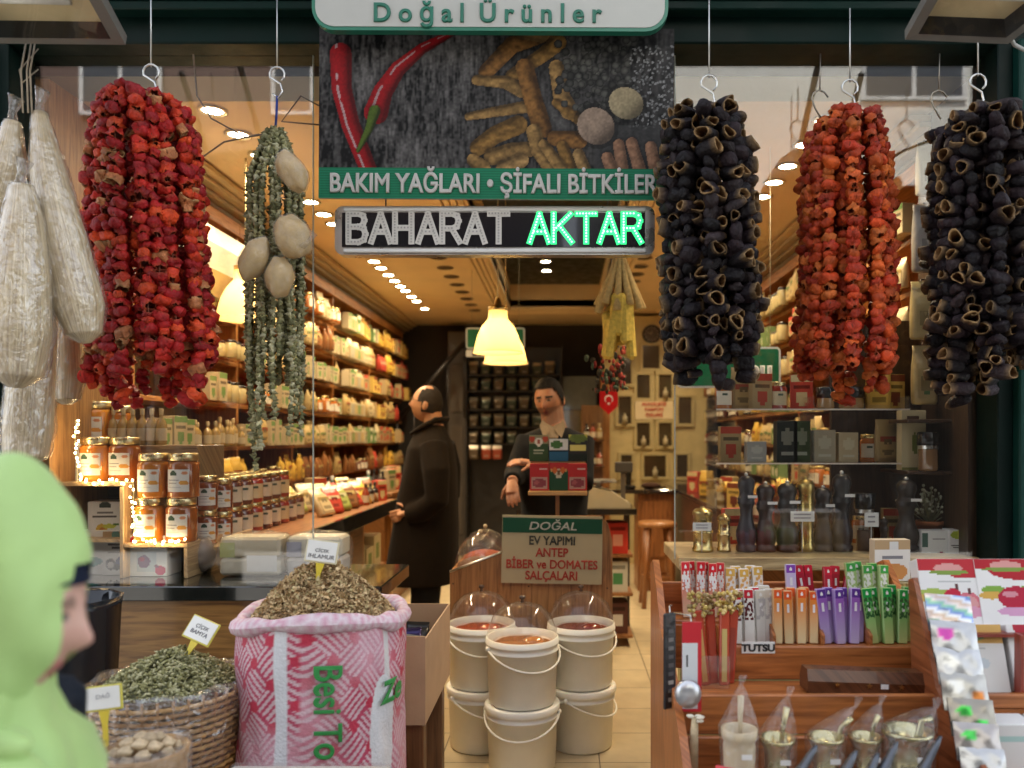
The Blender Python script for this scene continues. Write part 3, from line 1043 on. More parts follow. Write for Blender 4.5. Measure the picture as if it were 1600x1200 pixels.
# second low counter beyond the customer
t = thing('low_cabinet', 'wooden cabinet beside the left shelves behind the customer', 'cabinet', (-1.6, 7.4, FLOOR))
b = MB(); b.box((-1.86, 6.4, FLOOR), (-1.40, 9.0, 1.08), (0.24, 0.1, 0.03), 'wood'); b.build('body', t, world=True)
b = MB(); b.box((-1.862, 6.38, 1.082), (-1.37, 9.02, 1.11), (0.3, 0.13, 0.04), 'wood', 0.003); b.build('cabinet_top', t, world=True)
for i in range(14):
    kk = ['bottle dark', 'bottle green', 'box cream', 'bottle dark', 'box red', 'bottle dark', 'bottle brown'][i % 7]
    ki, cn = kk.split()
    nm, lab, cat = KIND[ki]
    p = (-1.47 - 0.14 * (i % 2), 6.5 + i * 0.1, 1.1105)
    if not seen((p[0], p[1], 1.2)):
        continue
    o = put(nm, PAL[kk], None, p, (0, 0, math.radians(70)), 1.15)
    tag(o, f'{cn} {lab} on the cabinet beyond the customer, {ORD[i]} from the front', cat, 'goods on the cabinet beyond the customer')

# ------------------------------------------------------------------ right counter, cross counter, stool
t = thing('shop_counter', 'dark topped counter running along the right shelves behind the pepper mills', 'counter', (1.28, 6.2, FLOOR))
b = MB(); b.box((1.0, 4.2, 1.065), (1.57, 8.3, 1.10), (0.05, 0.03, 0.02), 'dark_gloss', 0.004); b.build('counter_top', t, world=True)
b = MB(); b.box((1.05, 4.22, FLOOR), (1.57, 8.28, 1.063), (0.16, 0.065, 0.025), 'wood'); b.build('body', t, world=True)
t = thing('cross_counter', 'dark topped wooden counter across the back in front of the perfume cabinet', 'counter', (0.7, 7.3, FLOOR))
b = MB(); b.box((0.40, 7.0, 1.065), (0.995, 7.5, 1.10), (0.03, 0.022, 0.018), 'dark_gloss', 0.004); b.build('counter_top', t, world=True)
b = MB()
b.box((0.66, 7.06, FLOOR), (0.99, 7.45, 1.063), (0.26, 0.1, 0.03), 'wood', 0.004)
b.box((0.69, 7.045, 0.5), (0.96, 7.06, 1.0), (0.3, 0.12, 0.04), 'wood', 0.006)
b.build('body', t, world=True)
t = thing('bar_stool', 'tall round wooden stool standing before the back counter', 'stool', (0.76, 6.45, FLOOR))
b = MB(); b.lathe([(0.0, 0.64), (0.15, 0.64), (0.158, 0.65), (0.158, 0.67), (0.145, 0.68), (0.0, 0.682)], 24, (0.36, 0.16, 0.05), 'wood'); b.build('seat', t)
for a in range(4):
    an = math.pi / 4 + a * math.pi / 2
    b = MB(); b.tube([(0.17 * math.cos(an), 0.17 * math.sin(an), 0.0), (0.11 * math.cos(an), 0.11 * math.sin(an), 0.64)], [0.02, 0.024], 8, (0.28, 0.11, 0.035), 'wood'); b.build('leg', t)
b = MB()
for a in range(4):
    an, bn = math.pi / 4 + a * math.pi / 2, math.pi / 4 + (a + 1) * math.pi / 2
    b.tube([(0.148 * math.cos(an), 0.148 * math.sin(an), 0.24), (0.148 * math.cos(bn), 0.148 * math.sin(bn), 0.24)], 0.012, 6, (0.28, 0.11, 0.035), 'wood')
b.build('footrest', t)
# goods on the right counter
for i in range(9):
    kk = ['bottle brown', 'box red', 'box yellow', 'jar amber', 'bottle pale', 'box buff', 'bag yellow', 'jar dark', 'box red'][i]
    ki, cn = kk.split()
    nm, lab, cat = KIND[ki]
    o = put(nm, PAL[kk], None, (1.1 + 0.12 * (i % 2), 4.5 + i * 0.27, 1.1005), (0, 0, math.radians(-50)), 1.1)
    tag(o, f'{cn} {lab} on the right counter behind the mills, {ORD[i]} from the front', cat, 'goods on the right counter')
for i, (x, y, s) in enumerate([(1.16, 5.0, 1.0), (1.3, 4.75, 1.15), (1.14, 5.6, 0.8)]):
    b = MB()
    for q in range(60):
        a, e = random.random() * 6.28, random.uniform(0.2, 1.5)
        r = 0.13 * s
        p0 = (0, 0, 0.06 * s); p1 = (r * math.cos(a) * math.cos(e), r * math.sin(a) * math.cos(e), 0.06 * s + r * math.sin(e))
        pm = tuple((u + v) / 2 for u, v in zip(p0, p1))
        b.tube([p0, pm, p1], [0.004, 0.012 * s, 0.002], 4, (0.75, 0.5, 0.12), 'foil', flat=0.3)
    b.lathe([(0.05 * s, 0), (0.07 * s, 0.1 * s)], 12, (0.3, 0.1, 0.03), 'wood', cap0=True)
    tag(b.build('gold_foil_bow', None, (x, y, 1.1005)), ['shiny gold foil bouquet in a pot behind the tallest left mill', 'larger gold foil bouquet in a pot behind the mills', 'small gold foil bouquet far along the right counter'][i], 'decoration', 'gold foil bouquets on the right counter')

# ------------------------------------------------------------------ back wall: perfume cabinet, rack, mirror, clock
t = thing('perfume_cabinet', 'cream wall cabinet of small framed glass display windows at the back right', 'cabinet', (0.95, 8.7, FLOOR))
D = 8.6
CAB = (0.62, 0.5, 0.24)
b = MB(); b.box((0.44, D, FLOOR), (1.56, D + 0.25, 2.87), CAB, 'paint', 0.003); b.build('body', t, world=True)
b = MB(); b.box((0.40, D - 0.03, FLOOR), (0.50, D - 0.001, 2.2), WOOD, 'wood', 0.003); b.build('post', t, world=True)
wins = [(966, 620, 986, 662), (995, 586, 1015, 622), (1029, 586, 1049, 622), (1060, 621, 1080, 662), (995, 661, 1015, 697), (1029, 661, 1049, 697), (970, 711, 987, 745), (1006, 712, 1040, 745), (1057, 711, 1074, 745), (1004, 540, 1030, 576), (966, 560, 986, 600)]
for i, (x0, y0, x1, y1) in enumerate(wins):
    a, c = W(x0, y1, D), W(x1, y0, D)
    f = MB()
    e = 0.035
    for q in ((a.x - e, a.z - e, c.x + e, a.z), (a.x - e, c.z, c.x + e, c.z + e), (a.x - e, a.z, a.x, c.z), (c.x, a.z, c.x + e, c.z)):
        f.box((q[0], D - 0.03, q[1]), (q[2], D - 0.002, q[3]), mulc(CAB, 0.85), 'paint', 0.004)
    fr = f.build('display_window', t, world=True)
    pb = MB(); pb.box((a.x, D - 0.012, a.z), (c.x, D - 0.006, c.z), (0.06, 0.042, 0.022), 'dark_gloss')
    q = pb.build('pane', t, world=True); q.parent = fr; q.location -= fr.location
    if i in (0, 2, 5, 7, 4):
        m_ = MB(); r = 0.028
        m_.lathe([(r, 0), (r, 0.07), (r * .4, 0.085), (r * .4, 0.11)], 10, (0.5, 0.42, 0.25), 'gloss', cap0=True, cap1=True)
        q = m_.build('ornament', t, ((a.x + c.x) / 2, D - 0.03, a.z + 0.001), world=False); q.parent = fr; q.location = Vector(((a.x + c.x) / 2, D - 0.045, a.z + 0.001)) - t.location
a, c = W(992, 655, D), W(1051, 627, D)
t = thing('perfume_sign', 'cream plate with red lettering in the middle of the perfume cabinet', 'sign', ((a.x + c.x) / 2, D - 0.035, a.z))
b = MB(); b.box((a.x, D - 0.033, a.z), (c.x, D - 0.0305, c.z), (0.74, 0.6, 0.36), 'paper'); b.build('plate', t, world=True)
for k, s in enumerate(['ALKOLSÜZ', 'PARFÜM', 'ÖZLERİ']):
    text(s, 0.034, t, (0, -0.002, 0.145 - k * 0.058), bold=0.0015, xs=1.15, col=(0.55, 0.04, 0.02))
# cabinet-top goods and phone on the cross counter
t = thing('telephone', 'black cordless telephone standing on the back counter', 'telephone', (0.58, 7.1, 1.1005))
b = MB(); b.box((-.06, -.05, 0), (.06, .05, 0.035), BLACK, 'gloss', 0.01); b.build('base', t)
b = MB(); b.box((-.025, -.02, 0.036), (.025, .015, 0.22), BLACK, 'gloss', 0.008); b.build('handset', t)
o = MB().ball((0, 0, 0.03), (0.09, 0.06, 0.03), (0.06, 0.03, 0.02), 'cloth').build('pouch', None, (0.78, 7.1, 1.1)); tag(o, 'dark flat pouch lying on the back counter beside the telephone', 'pouch')

t = thing('wall_clock', 'round dark wall clock above the perfume cabinet windows', 'clock', (0.95, D - 0.005, 2.67))
b = MB(); b.X = Matrix.Rotation(math.pi / 2, 4, 'X'); b.lathe([(0.0, 0), (0.1, 0), (0.1, 0.03), (0.085, 0.035), (0.085, 0.02)], 28, (0.03, 0.02, 0.015), 'gloss'); b.build('case', t)
b = MB(); b.X = Matrix.Rotation(math.pi / 2, 4, 'X'); b.lathe([(0.0, 0.021), (0.085, 0.021)], 28, (0.08, 0.06, 0.04), 'paper')
for k in range(12):
    a = k * math.pi / 6
    b.tube([(0.06 * math.cos(a), 0.06 * math.sin(a), 0.023), (0.076 * math.cos(a), 0.076 * math.sin(a), 0.023)], 0.004, 4, (0.5, 0.4, 0.25))
b.build('dial', t)
b = MB(); b.X = Matrix.Rotation(math.pi / 2, 4, 'X'); b.tube([(0, 0, 0.024), (-0.05, 0.02, 0.024)], 0.003, 4, (0.5, 0.4, 0.25)); b.tube([(0, 0, 0.024), (0.0, 0.04, 0.024)], 0.003, 4, (0.5, 0.4, 0.25)); b.build('hand', t)

# black rack of little packs at the very back
t = thing('pack_rack', 'tall black rack filled with rows of small glinting packs at the back', 'rack', (-0.7, 9.1, FLOOR))
b = MB(); b.box((-1.10, 9.22, FLOOR), (-0.02, 9.26, 2.6), (0.012, 0.01, 0.009), 'paint'); b.build('back_panel', t, world=True)
rows = [586, 611, 640, 667, 694]
rz = [W(0, y, 9.05).z for y in rows]
for z in rz:
    b = MB(); b.box((-1.08, 8.98, z - 0.012), (-0.04, 9.22, z), (0.02, 0.016, 0.012), 'paint'); b.build('shelf', t, world=True)
for x in (-1.10, -0.035):
    b = MB(); b.box((x, 8.97, FLOOR), (x + 0.02, 9.22, 2.6), (0.012, 0.01, 0.009), 'paint'); b.build('upright', t, world=True)
pk = []
for c, l in (((0.10, 0.07, 0.04), (0.5, 0.45, 0.35)), ((0.05, 0.06, 0.04), (0.4, 0.38, 0.3)), ((0.3, 0.06, 0.03), (0.5, 0.4, 0.3))):
    pk.append(bag_mesh(0.11, 0.15, 0.06, c, Art(6, 6, mulc(c, 0.9)).rect(0.1, 0.1, 0.9, 0.4, l).lines(0.15, 0.15, 0.85, 0.35, 2, mulc(l, .5)).a, (0.5, 0.45, 0.35), 'foil').mesh('foil_pack'))
for r, z in enumerate(rz):
    for cidx in range(7):
        x = -1.02 + cidx * 0.145
        if not seen((x, 9.05, z + .07)):
            continue
        o = put('foil_pack', pk[(r * 2 + cidx) % 2], None, (x, 9.06, z + 0.0005), (0, 0, random.uniform(-.1, .1)), random.uniform(0.92, 1.05))
        tag(o, f'small glinting pack on black back rack, {ORD[r]} row from top, {ORD[cidx]} from the stairs', 'pack', 'packs on the black back rack')
for i, x in enumerate([-1.0, -0.86, -0.74]):
    o = put('hanging_pack', pk[2 if i else 0], None, (x, 8.93, rz[-1] - 0.165), (0, 0, 0), (1, 0.5, 1))
    tag(o, ['dark patterned pack hanging under the lowest row of the black rack', 'red pack hanging under the black rack beside the dark patterned one', 'red pack hanging under the black rack, second from the dark patterned one'][i], 'pack', 'packs hanging below the black rack')
t = thing('wall_mirror', 'grey mirror panel with olive lower half on the dark wall behind the counter man', 'mirror', (0.22, 9.2, 1.5))
a, c = W(880, 640, 9.2), W(932, 588, 9.2)
b = MB(); b.box((a.x, 9.2, a.z), (c.x, 9.215, c.z), (0.22, 0.24, 0.23), 'dark_gloss'); b.build('upper_panel', t, world=True)
a, c = W(880, 692, 9.2), W(936, 641, 9.2)
b = MB(); b.box((a.x, 9.2, a.z), (c.x, 9.215, c.z), (0.26, 0.2, 0.09), 'dark_gloss'); b.build('lower_panel', t, world=True)
# narrow shelf with bottles left of the cabinet post
t = thing('bottle_shelf', 'narrow dark shelf of small bottles left of the perfume cabinet', 'shelf', (0.3, 8.3, FLOOR))
b = MB(); b.box((0.2, 8.2, FLOOR), (0.40, 8.24, 1.3), WOODD, 'wood'); b.build('upright', t, world=True)
for z in (1.25, 1.52):
    b = MB(); b.box((0.2, 8.14, z), (0.42, 8.4, z + 0.02), WOODD, 'wood'); b.build('shelf', t, world=True)
b = MB(); b.box((0.19, 8.41, FLOOR), (0.42, 8.44, 1.9), (0.2, 0.1, 0.04), 'wood'); b.build('back_panel', t, world=True)
for r, z in enumerate((1.2705, 1.5405)):
    for i in range(3):
        o = put('bottle', PAL[['bottle pale', 'bottle dark', 'bottle brown'][(i + r) % 3]], None, (0.24 + i * 0.065, 8.2, z), (0, 0, 0), 1.1)
        tag(o, f'{["pale", "dark", "brown"][(i + r) % 3]} small bottle on the narrow back shelf, {["lower", "upper"][r]} board, {ORD[i]} from the mirror', 'bottle', 'bottles on the narrow back shelf')

# island counter with scale and red boxes, right of the counter man
t = thing('island_counter', 'dark topped counter with open side shelves right of the counter man', 'counter', (0.2, 5.4, FLOOR))
b = MB(); b.box((-0.3, 5.1, 1.06), (0.47, 5.75, 1.10), (0.02, 0.017, 0.014), 'dark_gloss', 0.004); b.build('counter_top', t, world=True)
b = MB(); b.box((-0.3, 5.2, FLOOR), (0.27, 5.7, 1.058), (0.2, 0.085, 0.03), 'wood'); b.build('body', t, world=True)
for z in (0.28, 0.55, 0.80):
    b = MB(); b.box((0.275, 5.16, z - .02), (0.45, 5.7, z), (0.3, 0.13, 0.045), 'wood'); b.build('shelf', t, world=True)
b = MB(); b.box((0.43, 5.4, FLOOR), (0.45, 5.7, 1.05), (0.05, 0.03, 0.02), 'wood'); b.build('upright', t, world=True)
for i, (z, c, l) in enumerate([(0.8005, 'red', 'red box on the top side shelf of the island counter'), (0.5505, 'green', 'white and green box on the middle side shelf of the island counter'), (0.2805, 'dark', 'dark labelled box on the lowest side shelf of the island counter')]):
    cc = {'red': (0.6, 0.05, 0.03), 'green': (0.6, 0.58, 0.48), 'dark': (0.1, 0.04, 0.03)}[c]
    ar = Art(8, 8, cc).oval(0.5, 0.45, 0.3, 0.22, {'red': (0.7, 0.3, 0.2), 'green': (0.08, 0.25, 0.1), 'dark': (0.6, 0.55, 0.5)}[c]).rect(0.1, 0.75, 0.9, 0.88, mulc(cc, 0.4))
    tag(box_mesh(0.13, 0.2, 0.2, cc, ar.a).build('product_box', None, (0.355, 5.29, z)), l, 'box', 'boxes on the island counter side shelves')
t = thing('shop_scale', 'beige electronic scale with sloping front and raised display on the dark island counter', 'scale', (0.3, 5.35, 1.1005))
b = MB(); b.prism([(-0.14, 0), (0.14, 0), (0.14, 0.02), (0.02, 0.10), (-0.14, 0.14)][::-1], -0.15, 0.15, (0.46, 0.38, 0.24), 'plastic', 'y'); b.build('body', t)
b = MB(); b.box((-0.17, -0.16, 0.16), (0.05, 0.12, 0.175), (0.6, 0.58, 0.5), 'metal', 0.004); b.box((-0.08, -.02, 0.1), (-0.05, .02, 0.16), (0.4, 0.35, 0.25), 'metal'); b.build('weighing_plate', t)
b = MB(); b.box((0.09, 0.05, 0.02), (0.12, 0.08, 0.24), (0.1, 0.08, 0.06), 'plastic'); b.box((0.05, 0.03, 0.22), (0.17, 0.09, 0.29), (0.06, 0.05, 0.04), 'plastic', 0.006); b.build('display', t)

# hanging inside: brushes and loofah pads, flag, green signs
t = thing('loofah_bunch', 'hanging bunch of golden natural brushes with yellow loofah pads below, inside the doorway', 'bunch', (0.258, 3.65, 1.9), None)
b = MB()
b.tube([(0, 0, 1.0), (0, 0, 0.62)], 0.003, 5, (0.3, 0.25, 0.15)); b.build('cord', t)
b = MB(); b.ball((0, 0, 0.50), (0.028, 0.028, 0.05), (0.4, 0.36, 0.22), 'herb'); b.build('knot', t)
for i in range(11):
    a = i / 11 * 6.28
    b = MB(); b.tube([(0.012 * math.cos(a), 0.012 * math.sin(a), 0.49), (0.05 * math.cos(a), 0.04 * math.sin(a), 0.38), (0.105 * math.cos(a), 0.07 * math.sin(a), 0.24 + 0.02 * math.sin(a * 5))], [0.010, 0.014, 0.019], 8, (0.55, 0.38, 0.14), 'herb'); b.build('brush', t)
for i in range(7):
    a = i / 7 * 6.28
    b = MB(); b.box((-0.035, -0.022, -0.1), (0.035, 0.022, 0.09), (0.68, 0.48, 0.08), 'herb', 0.014)
    q = b.build('loofah_pad', t, (0.05 * math.cos(a), 0.045 * math.sin(a), 0.14 + 0.035 * ((i * 3) % 4) - 0.03)); q.rotation_euler = (random.uniform(-.15, .15), random.uniform(-.2, .2), a + 1.5)
t = thing('dried_flower_bunch', 'small bunch of red and dark dried pods hanging below the yellow loofah pads', 'bunch', (0.235, 3.9, 1.78))
b = MB()
for i in range(110):
    p = (random.gauss(0, .04), random.gauss(0, .03), random.uniform(0, .22))
    b.ball(p, (random.uniform(.006, .014), random.uniform(.006, .014), random.uniform(.008, .02)), random.choice([(0.3, 0.03, 0.02), (0.05, 0.04, 0.02), (0.06, 0.08, 0.04), (0.4, 0.06, 0.03)]), 'herb', 7, 5)
o = b.build('pods', t); o['kind'] = 'stuff'
b = MB(); b.tube([(0, 0, 0.18), (0, 0, 1.1)], 0.002, 4, (0.2, 0.15, 0.1)); b.build('cord', t)
t = thing('flag_pennant', 'red flag pennant with white crescent and star hanging near the cabinet', 'flag', (0.325, 5.7, 1.72))
b = MB()
b.prism([(-0.065, 0.17), (0.065, 0.17), (0.065, 0.06), (0.0, 0.0), (-0.065, 0.06)], -0.002, 0.002, (0.45, 0.012, 0.015), 'cloth'); b.build('cloth', t)
b = MB()
n = 20
arc = [(0.03 * math.cos(a), 0.11 + 0.03 * math.sin(a)) for a in [math.radians(-50 + 280 * i / n) for i in range(n + 1)]]
arc2 = [(0.024 * math.cos(a), 0.106 + 0.024 * math.sin(a)) for a in [math.radians(-40 + 260 * i / n) for i in range(n + 1)]]
b.prism(arc + arc2[::-1], -0.0035, -0.0022, (0.8, 0.8, 0.78), 'cloth')
st = [(0.013 * (1 if i % 2 == 0 else 0.4) * math.sin(i * math.pi / 5), 0.078 + 0.013 * (1 if i % 2 == 0 else 0.4) * math.cos(i * math.pi / 5)) for i in range(10)]
b.prism(st, -0.0035, -0.0022, (0.8, 0.8, 0.78), 'cloth'); b.build('emblem', t)
b = MB(); b.tube([(-.07, 0, 0.172), (.07, 0, 0.172)], 0.004, 6, (0.5, 0.4, 0.2)); b.tube([(-.07, 0, 0.172), (0, 0, 1.18), (.07, 0, 0.172)], 0.0012, 4, (0.4, 0.3, 0.2)); b.build('cord', t)


def rr(x0, z0, x1, z1, r, n=6):
    pts = []
    for cx, cz, a0 in ((x1 - r, z1 - r, 0), (x0 + r, z1 - r, 90), (x0 + r, z0 + r, 180), (x1 - r, z0 + r, 270)):
        for i in range(n + 1):
            a = math.radians(a0 + 90 * i / n)
            pts.append((cx + r * math.cos(a), cz + r * math.sin(a)))
    return pts


def board(t, w, h, y, col, rim, r=0.02, th=0.012, edge=0.01, mat='acrylic_white'):
    b = MB(); b.prism(rr(-w / 2, 0, w / 2, h, r), y, y + th, rim, mat); b.build('board', t)
    b = MB(); b.prism(rr(-w / 2 + edge, edge, w / 2 - edge, h - edge, max(r - edge, 0.004)), y - 0.002, y - 0.0003, col, mat); b.build('face', t)


GREEN = (0.012, 0.19, 0.085)
a, c = W(1058, 606, 3.7), W(1220, 548, 3.7)
t = thing('hanging_sign', 'green sign with white rim hanging inside behind the inner eggplant bunch', 'sign', ((a.x + c.x) / 2, 3.7, a.z))
w = c.x - a.x
board(t, w, 0.19, 0, GREEN, (0.75, 0.78, 0.72), 0.022)
text('nu', 0.085, t, (w / 2 - 0.04, -0.004, 0.045), bold=0.006, col=(0.75, 0.76, 0.7), align='RIGHT')
for s in (-.4, .4):
    b = MB(); b.tube([(w * s, 0.006, 0.19), (w * s, 0.006, 2.9 - a.z)], 0.0015, 4, (0.5, 0.45, 0.3)); b.build('wire', t)
a, c = W(728, 545, 6.4), W(820, 512, 6.4)
t = thing('hanging_sign', 'green sign with pale rim above a white BAHARAT strip, hanging behind the pendant lamps', 'sign', ((a.x + c.x) / 2, 6.4, a.z))
w = c.x - a.x
board(t, w, c.z - a.z, 0, GREEN, (0.7, 0.74, 0.7), 0.02, edge=0.012)
b = MB(); b.prism(rr(-w / 2, -0.065, w / 2, -0.008, 0.012), 0, 0.01, (0.68, 0.68, 0.62), 'acrylic_white'); b.build('strip', t)
text('BAHARAT', 0.036, t, (-w / 2 + 0.05, -0.002, -0.054), bold=0.002, col=(0.05, 0.05, 0.05), align='LEFT')
for s in (-.4, .4):
    b = MB(); b.tube([(w * s, 0.006, c.z - a.z), (w * s, 0.006, 3.16 - a.z)], 0.0015, 4, (0.5, 0.45, 0.3)); b.build('wire', t)

# ================================================================== signs over the door
# top sign, partly above the frame
D = 2.66
a, c = W(487, 48, D), W(1044, -70, D)
t = thing('shop_sign', 'white rounded sign with green border reading Doğal Ürünler above the spice picture', 'sign', ((a.x + c.x) / 2, D, a.z))
w, h = c.x - a.x, c.z - a.z
t.rotation_euler.y = math.radians(0.25)
board(t, w, h, 0, (0.42, 0.43, 0.40), (0.02, 0.17, 0.11), 0.075, th=0.03, edge=0.012)
text('D o ğ a l  Ü r ü n l e r', 0.064, t, (-0.01, -0.004, 0.028), bold=0.0022, xs=0.955, col=(0.012, 0.14, 0.09))

# spice picture banner with green strip
D = 2.74
a, c = W(498, 311, D), W(1052, 44, D)
w, h = c.x - a.x, c.z - a.z
t = thing('spice_banner', 'printed banner of red chillies, roots, peppercorns and nutmeg over a green strip with white lettering', 'banner', ((a.x + c.x) / 2, D, a.z))
t.rotation_euler.y = math.radians(0.3)
NX, NY = 420, 166
X = 498 + 555 * (np.arange(NX) + .5)[None, :] / NX
Y = (44 + 219 * (1 - (np.arange(NY) + .5) / NY))[:, None]
def fnoise(nx, ny, sx, sy, seed):
    r = np.random.default_rng(seed)
    g = r.random((ny // sy + 3, nx // sx + 3))
    yy, xx = np.arange(ny) / sy, np.arange(nx) / sx
    y0, x0 = yy.astype(int), xx.astype(int)
    fy, fx = (yy - y0)[:, None], (xx - x0)[None, :]
    fy, fx = fy * fy * (3 - 2 * fy), fx * fx * (3 - 2 * fx)
    return (g[y0][:, x0] * (1 - fy) * (1 - fx) + g[y0 + 1][:, x0] * fy * (1 - fx) + g[y0][:, x0 + 1] * (1 - fy) * fx + g[y0 + 1][:, x0 + 1] * fy * fx)
nz = 0.3 * fnoise(NX, NY, 4, 22, 1) + 0.25 * fnoise(NX, NY, 2, 8, 2) + 0.3 * fnoise(NX, NY, 60, 50, 3) + 0.2 * fnoise(NX, NY, 3, 3, 4)
v = np.clip((nz - 0.34) * 0.62, 0.006, 0.4)
v *= 0.62 * np.clip(1.25 - (X - 520) / 620, 0.3, 1.1)
img = v[..., None] * np.array([1.0, 0.95, 0.92])
def dseg(pts, r0, r1):
    """signed distance ratio to a tapering line through pts, and the side offset"""
    best = np.full((NY, NX), 9.0); side = np.zeros((NY, NX)); along = np.zeros((NY, NX))
    n = len(pts) - 1
    for i in range(n):
        (ax, ay), (bx, by) = pts[i], pts[i + 1]
        L2 = (bx - ax) ** 2 + (by - ay) ** 2
        tt = np.clip(((X - ax) * (bx - ax) + (Y - ay) * (by - ay)) / L2, 0, 1)
        dx, dy = X - ax - tt * (bx - ax), Y - ay - tt * (by - ay)
        r = r0 + (r1 - r0) * (i + tt) / n
        q = np.sqrt(dx * dx + dy * dy) / r
        m = q < best
        best[m] = q[m]
        cr = (dx * (by - ay) - dy * (bx - ax)) / math.sqrt(L2) / r
        side[m] = cr[m]; along[m] = ((i + tt) / n)[m]
    return best, side, along
def stroke(pts, r0, r1, col, hi=0.0, dark=0.75, blotch=0.0, seed=0):
    q, s, al = dseg(pts, r0, r1)
    sh = (q >= 1) & (q < 1.5)
    img[sh] *= (0.45 + 0.55 * (q[sh] - 1) / 0.5)[:, None]
    m = q < 1
    k = 1 - dark * np.clip((s[m] + 0.35), -1, 1) ** 2
    if blotch:
        k = k * (1 + blotch * (fnoise(NX, NY, 5, 4, 50 + seed)[m] - 0.5) * 2)
    img[m] = np.array(col)[None] * np.clip(k, 0.08, 1.6)[:, None]
    if hi:
        hm = m & (np.abs(s + 0.4) < 0.12) & (fnoise(NX, NY, 9, 9, seed) > 0.3)
        img[hm] = img[hm] * 0.3 + np.array((0.75, 0.6, 0.6)) * hi
RED = (0.42, 0.008, 0.012)
stroke([(532, 85), (534, 140), (548, 195), (580, 275)], 17, 13, RED, 0.6, seed=9)
stroke([(706, 52), (660, 76), (622, 108), (598, 145), (588, 176)], 5, 19, RED, 0.5, seed=11)
stroke([(586, 174), (576, 205), (560, 236)], 9, 3, (0.10, 0.16, 0.02), 0.0)
OCH = [(0.30, 0.16, 0.04), (0.36, 0.21, 0.07), (0.26, 0.12, 0.03), (0.40, 0.24, 0.09)]
rr_ = random.Random(5)
for pts, r0, r1 in [([(760, 112), (800, 70), (850, 50)], 12, 15), ([(800, 118), (850, 84), (872, 66)], 10, 13), ([(745, 125), (790, 128), (815, 140)], 8, 12), ([(732, 182), (770, 175), (830, 165)], 6, 10),
                    ([(820, 105), (832, 150), (848, 200)], 14, 15), ([(870, 105), (878, 150), (890, 172)], 12, 14), ([(748, 230), (775, 210), (810, 195)], 13, 15), ([(770, 245), (800, 235), (830, 232)], 13, 12),
                    ([(835, 205), (842, 235), (860, 262)], 12, 10), ([(868, 215), (905, 218)], 12, 14), ([(790, 262), (815, 250)], 14, 12), ([(880, 228), (892, 262)], 9, 11), ([(905, 240), (915, 265)], 9, 10),
                    ([(755, 262), (740, 250)], 12, 10), ([(870, 160), (905, 185)], 7, 9), ([(845, 52), (815, 48)], 14, 12), ([(850, 225), (878, 262)], 8, 10)]:
    stroke(pts, r0, r1, OCH[rr_.randrange(4)], 0, 0.7, 0.5, rr_.randrange(40))
for i in range(230):      # peppercorns
    x, y = rr_.uniform(872, 1005), rr_.uniform(46, 218)
    if (x - 872) < (y - 150) * 0.9 or (x > 985 and y > 70) or (x + y > 1165 and x > 960):
        continue
    r = rr_.uniform(5, 7)
    q = ((X - x) ** 2 + (Y - y) ** 2) / r ** 2
    m = q < 1
    kk = rr_.uniform(0.04, 0.13)
    img[m] = np.array((1, 0.98, 0.86))[None] * (kk * (1 - 0.85 * q[m]))[:, None]
for i in range(260):      # coarse salt
    x, y = rr_.uniform(985, 1052), rr_.uniform(70, 200)
    m = ((X - x) ** 2 + (Y - y) ** 2) < rr_.uniform(1, 5)
    img[m] = rr_.uniform(0.1, 0.35)
m = (X > 905 + (Y - 215) * -0.3) & (Y > 195) & (X > 930)
img[m] = img[m] * 0.3 + 0.035
for x, y, rx, ry, c_ in [(979, 160, 27, 25, (0.42, 0.34, 0.20)), (932, 196, 29, 29, (0.36, 0.26, 0.19))]:
    q = ((X - x - (Y - y) * 0.1) / rx) ** 2 + ((Y - y) / ry) ** 2
    sh = (q >= 1) & (q < 1.5); img[sh] *= 0.5
    m = q < 1
    img[m] = np.array(c_)[None] * ((1 - 0.7 * np.clip((((X - x) / rx + (Y - y) / ry) / 1.6 + .3), 0, 1) ** 2)[m] * (0.85 + 0.3 * fnoise(NX, NY, 3, 7, 8)[m]))[:, None]
for pts in ([(968, 225), (974, 268)], [(988, 222), (1002, 268)], [(1018, 228), (1026, 268)], [(950, 245), (958, 268)]):
    stroke(pts, 9, 10, (0.36, 0.19, 0.11), 0, 0.6, 0.3, 3)
b = MB()
b.box((-w / 2, 0.0, 0), (w / 2, 0.012, h), (0.3, 0.3, 0.28), 'acrylic_white'); b.build('board', t)
b = MB()
ph = h * 219 / 267
P = np.zeros((NY + 1, NX + 1, 3)); P[..., 0] = (np.arange(NX + 1) / NX - .5)[None] * w; P[..., 1] = -0.002; P[..., 2] = (h - ph) + (np.arange(NY + 1) / NY)[:, None] * ph
Cc = np.pad(img * 0.6 * (0.78 + 0.44 * fnoise(NX, NY, 2, 2, 91))[..., None], ((0, 1), (0, 1), (0, 0)), 'edge')
put('printed_picture', numpy_mesh('printed_picture', P, Cc, 'print'), t)
b = MB(); b.panel((-w / 2, -0.002, 0), (w, 0, 0), (0, 0, h - ph), Art(1, 24, (0.012, 0.17, 0.085)).a * np.where(np.arange(24) % 2 == 0, 1.0, 0.72)[:, None, None]); b.build('green_strip', t)
text('BAKIM YAĞLARI • ŞİFALI BİTKİLER', 0.066, t, (-0.01, -0.0045, 0.021), bold=0.0028, xs=0.795, col=(0.45, 0.44, 0.41))

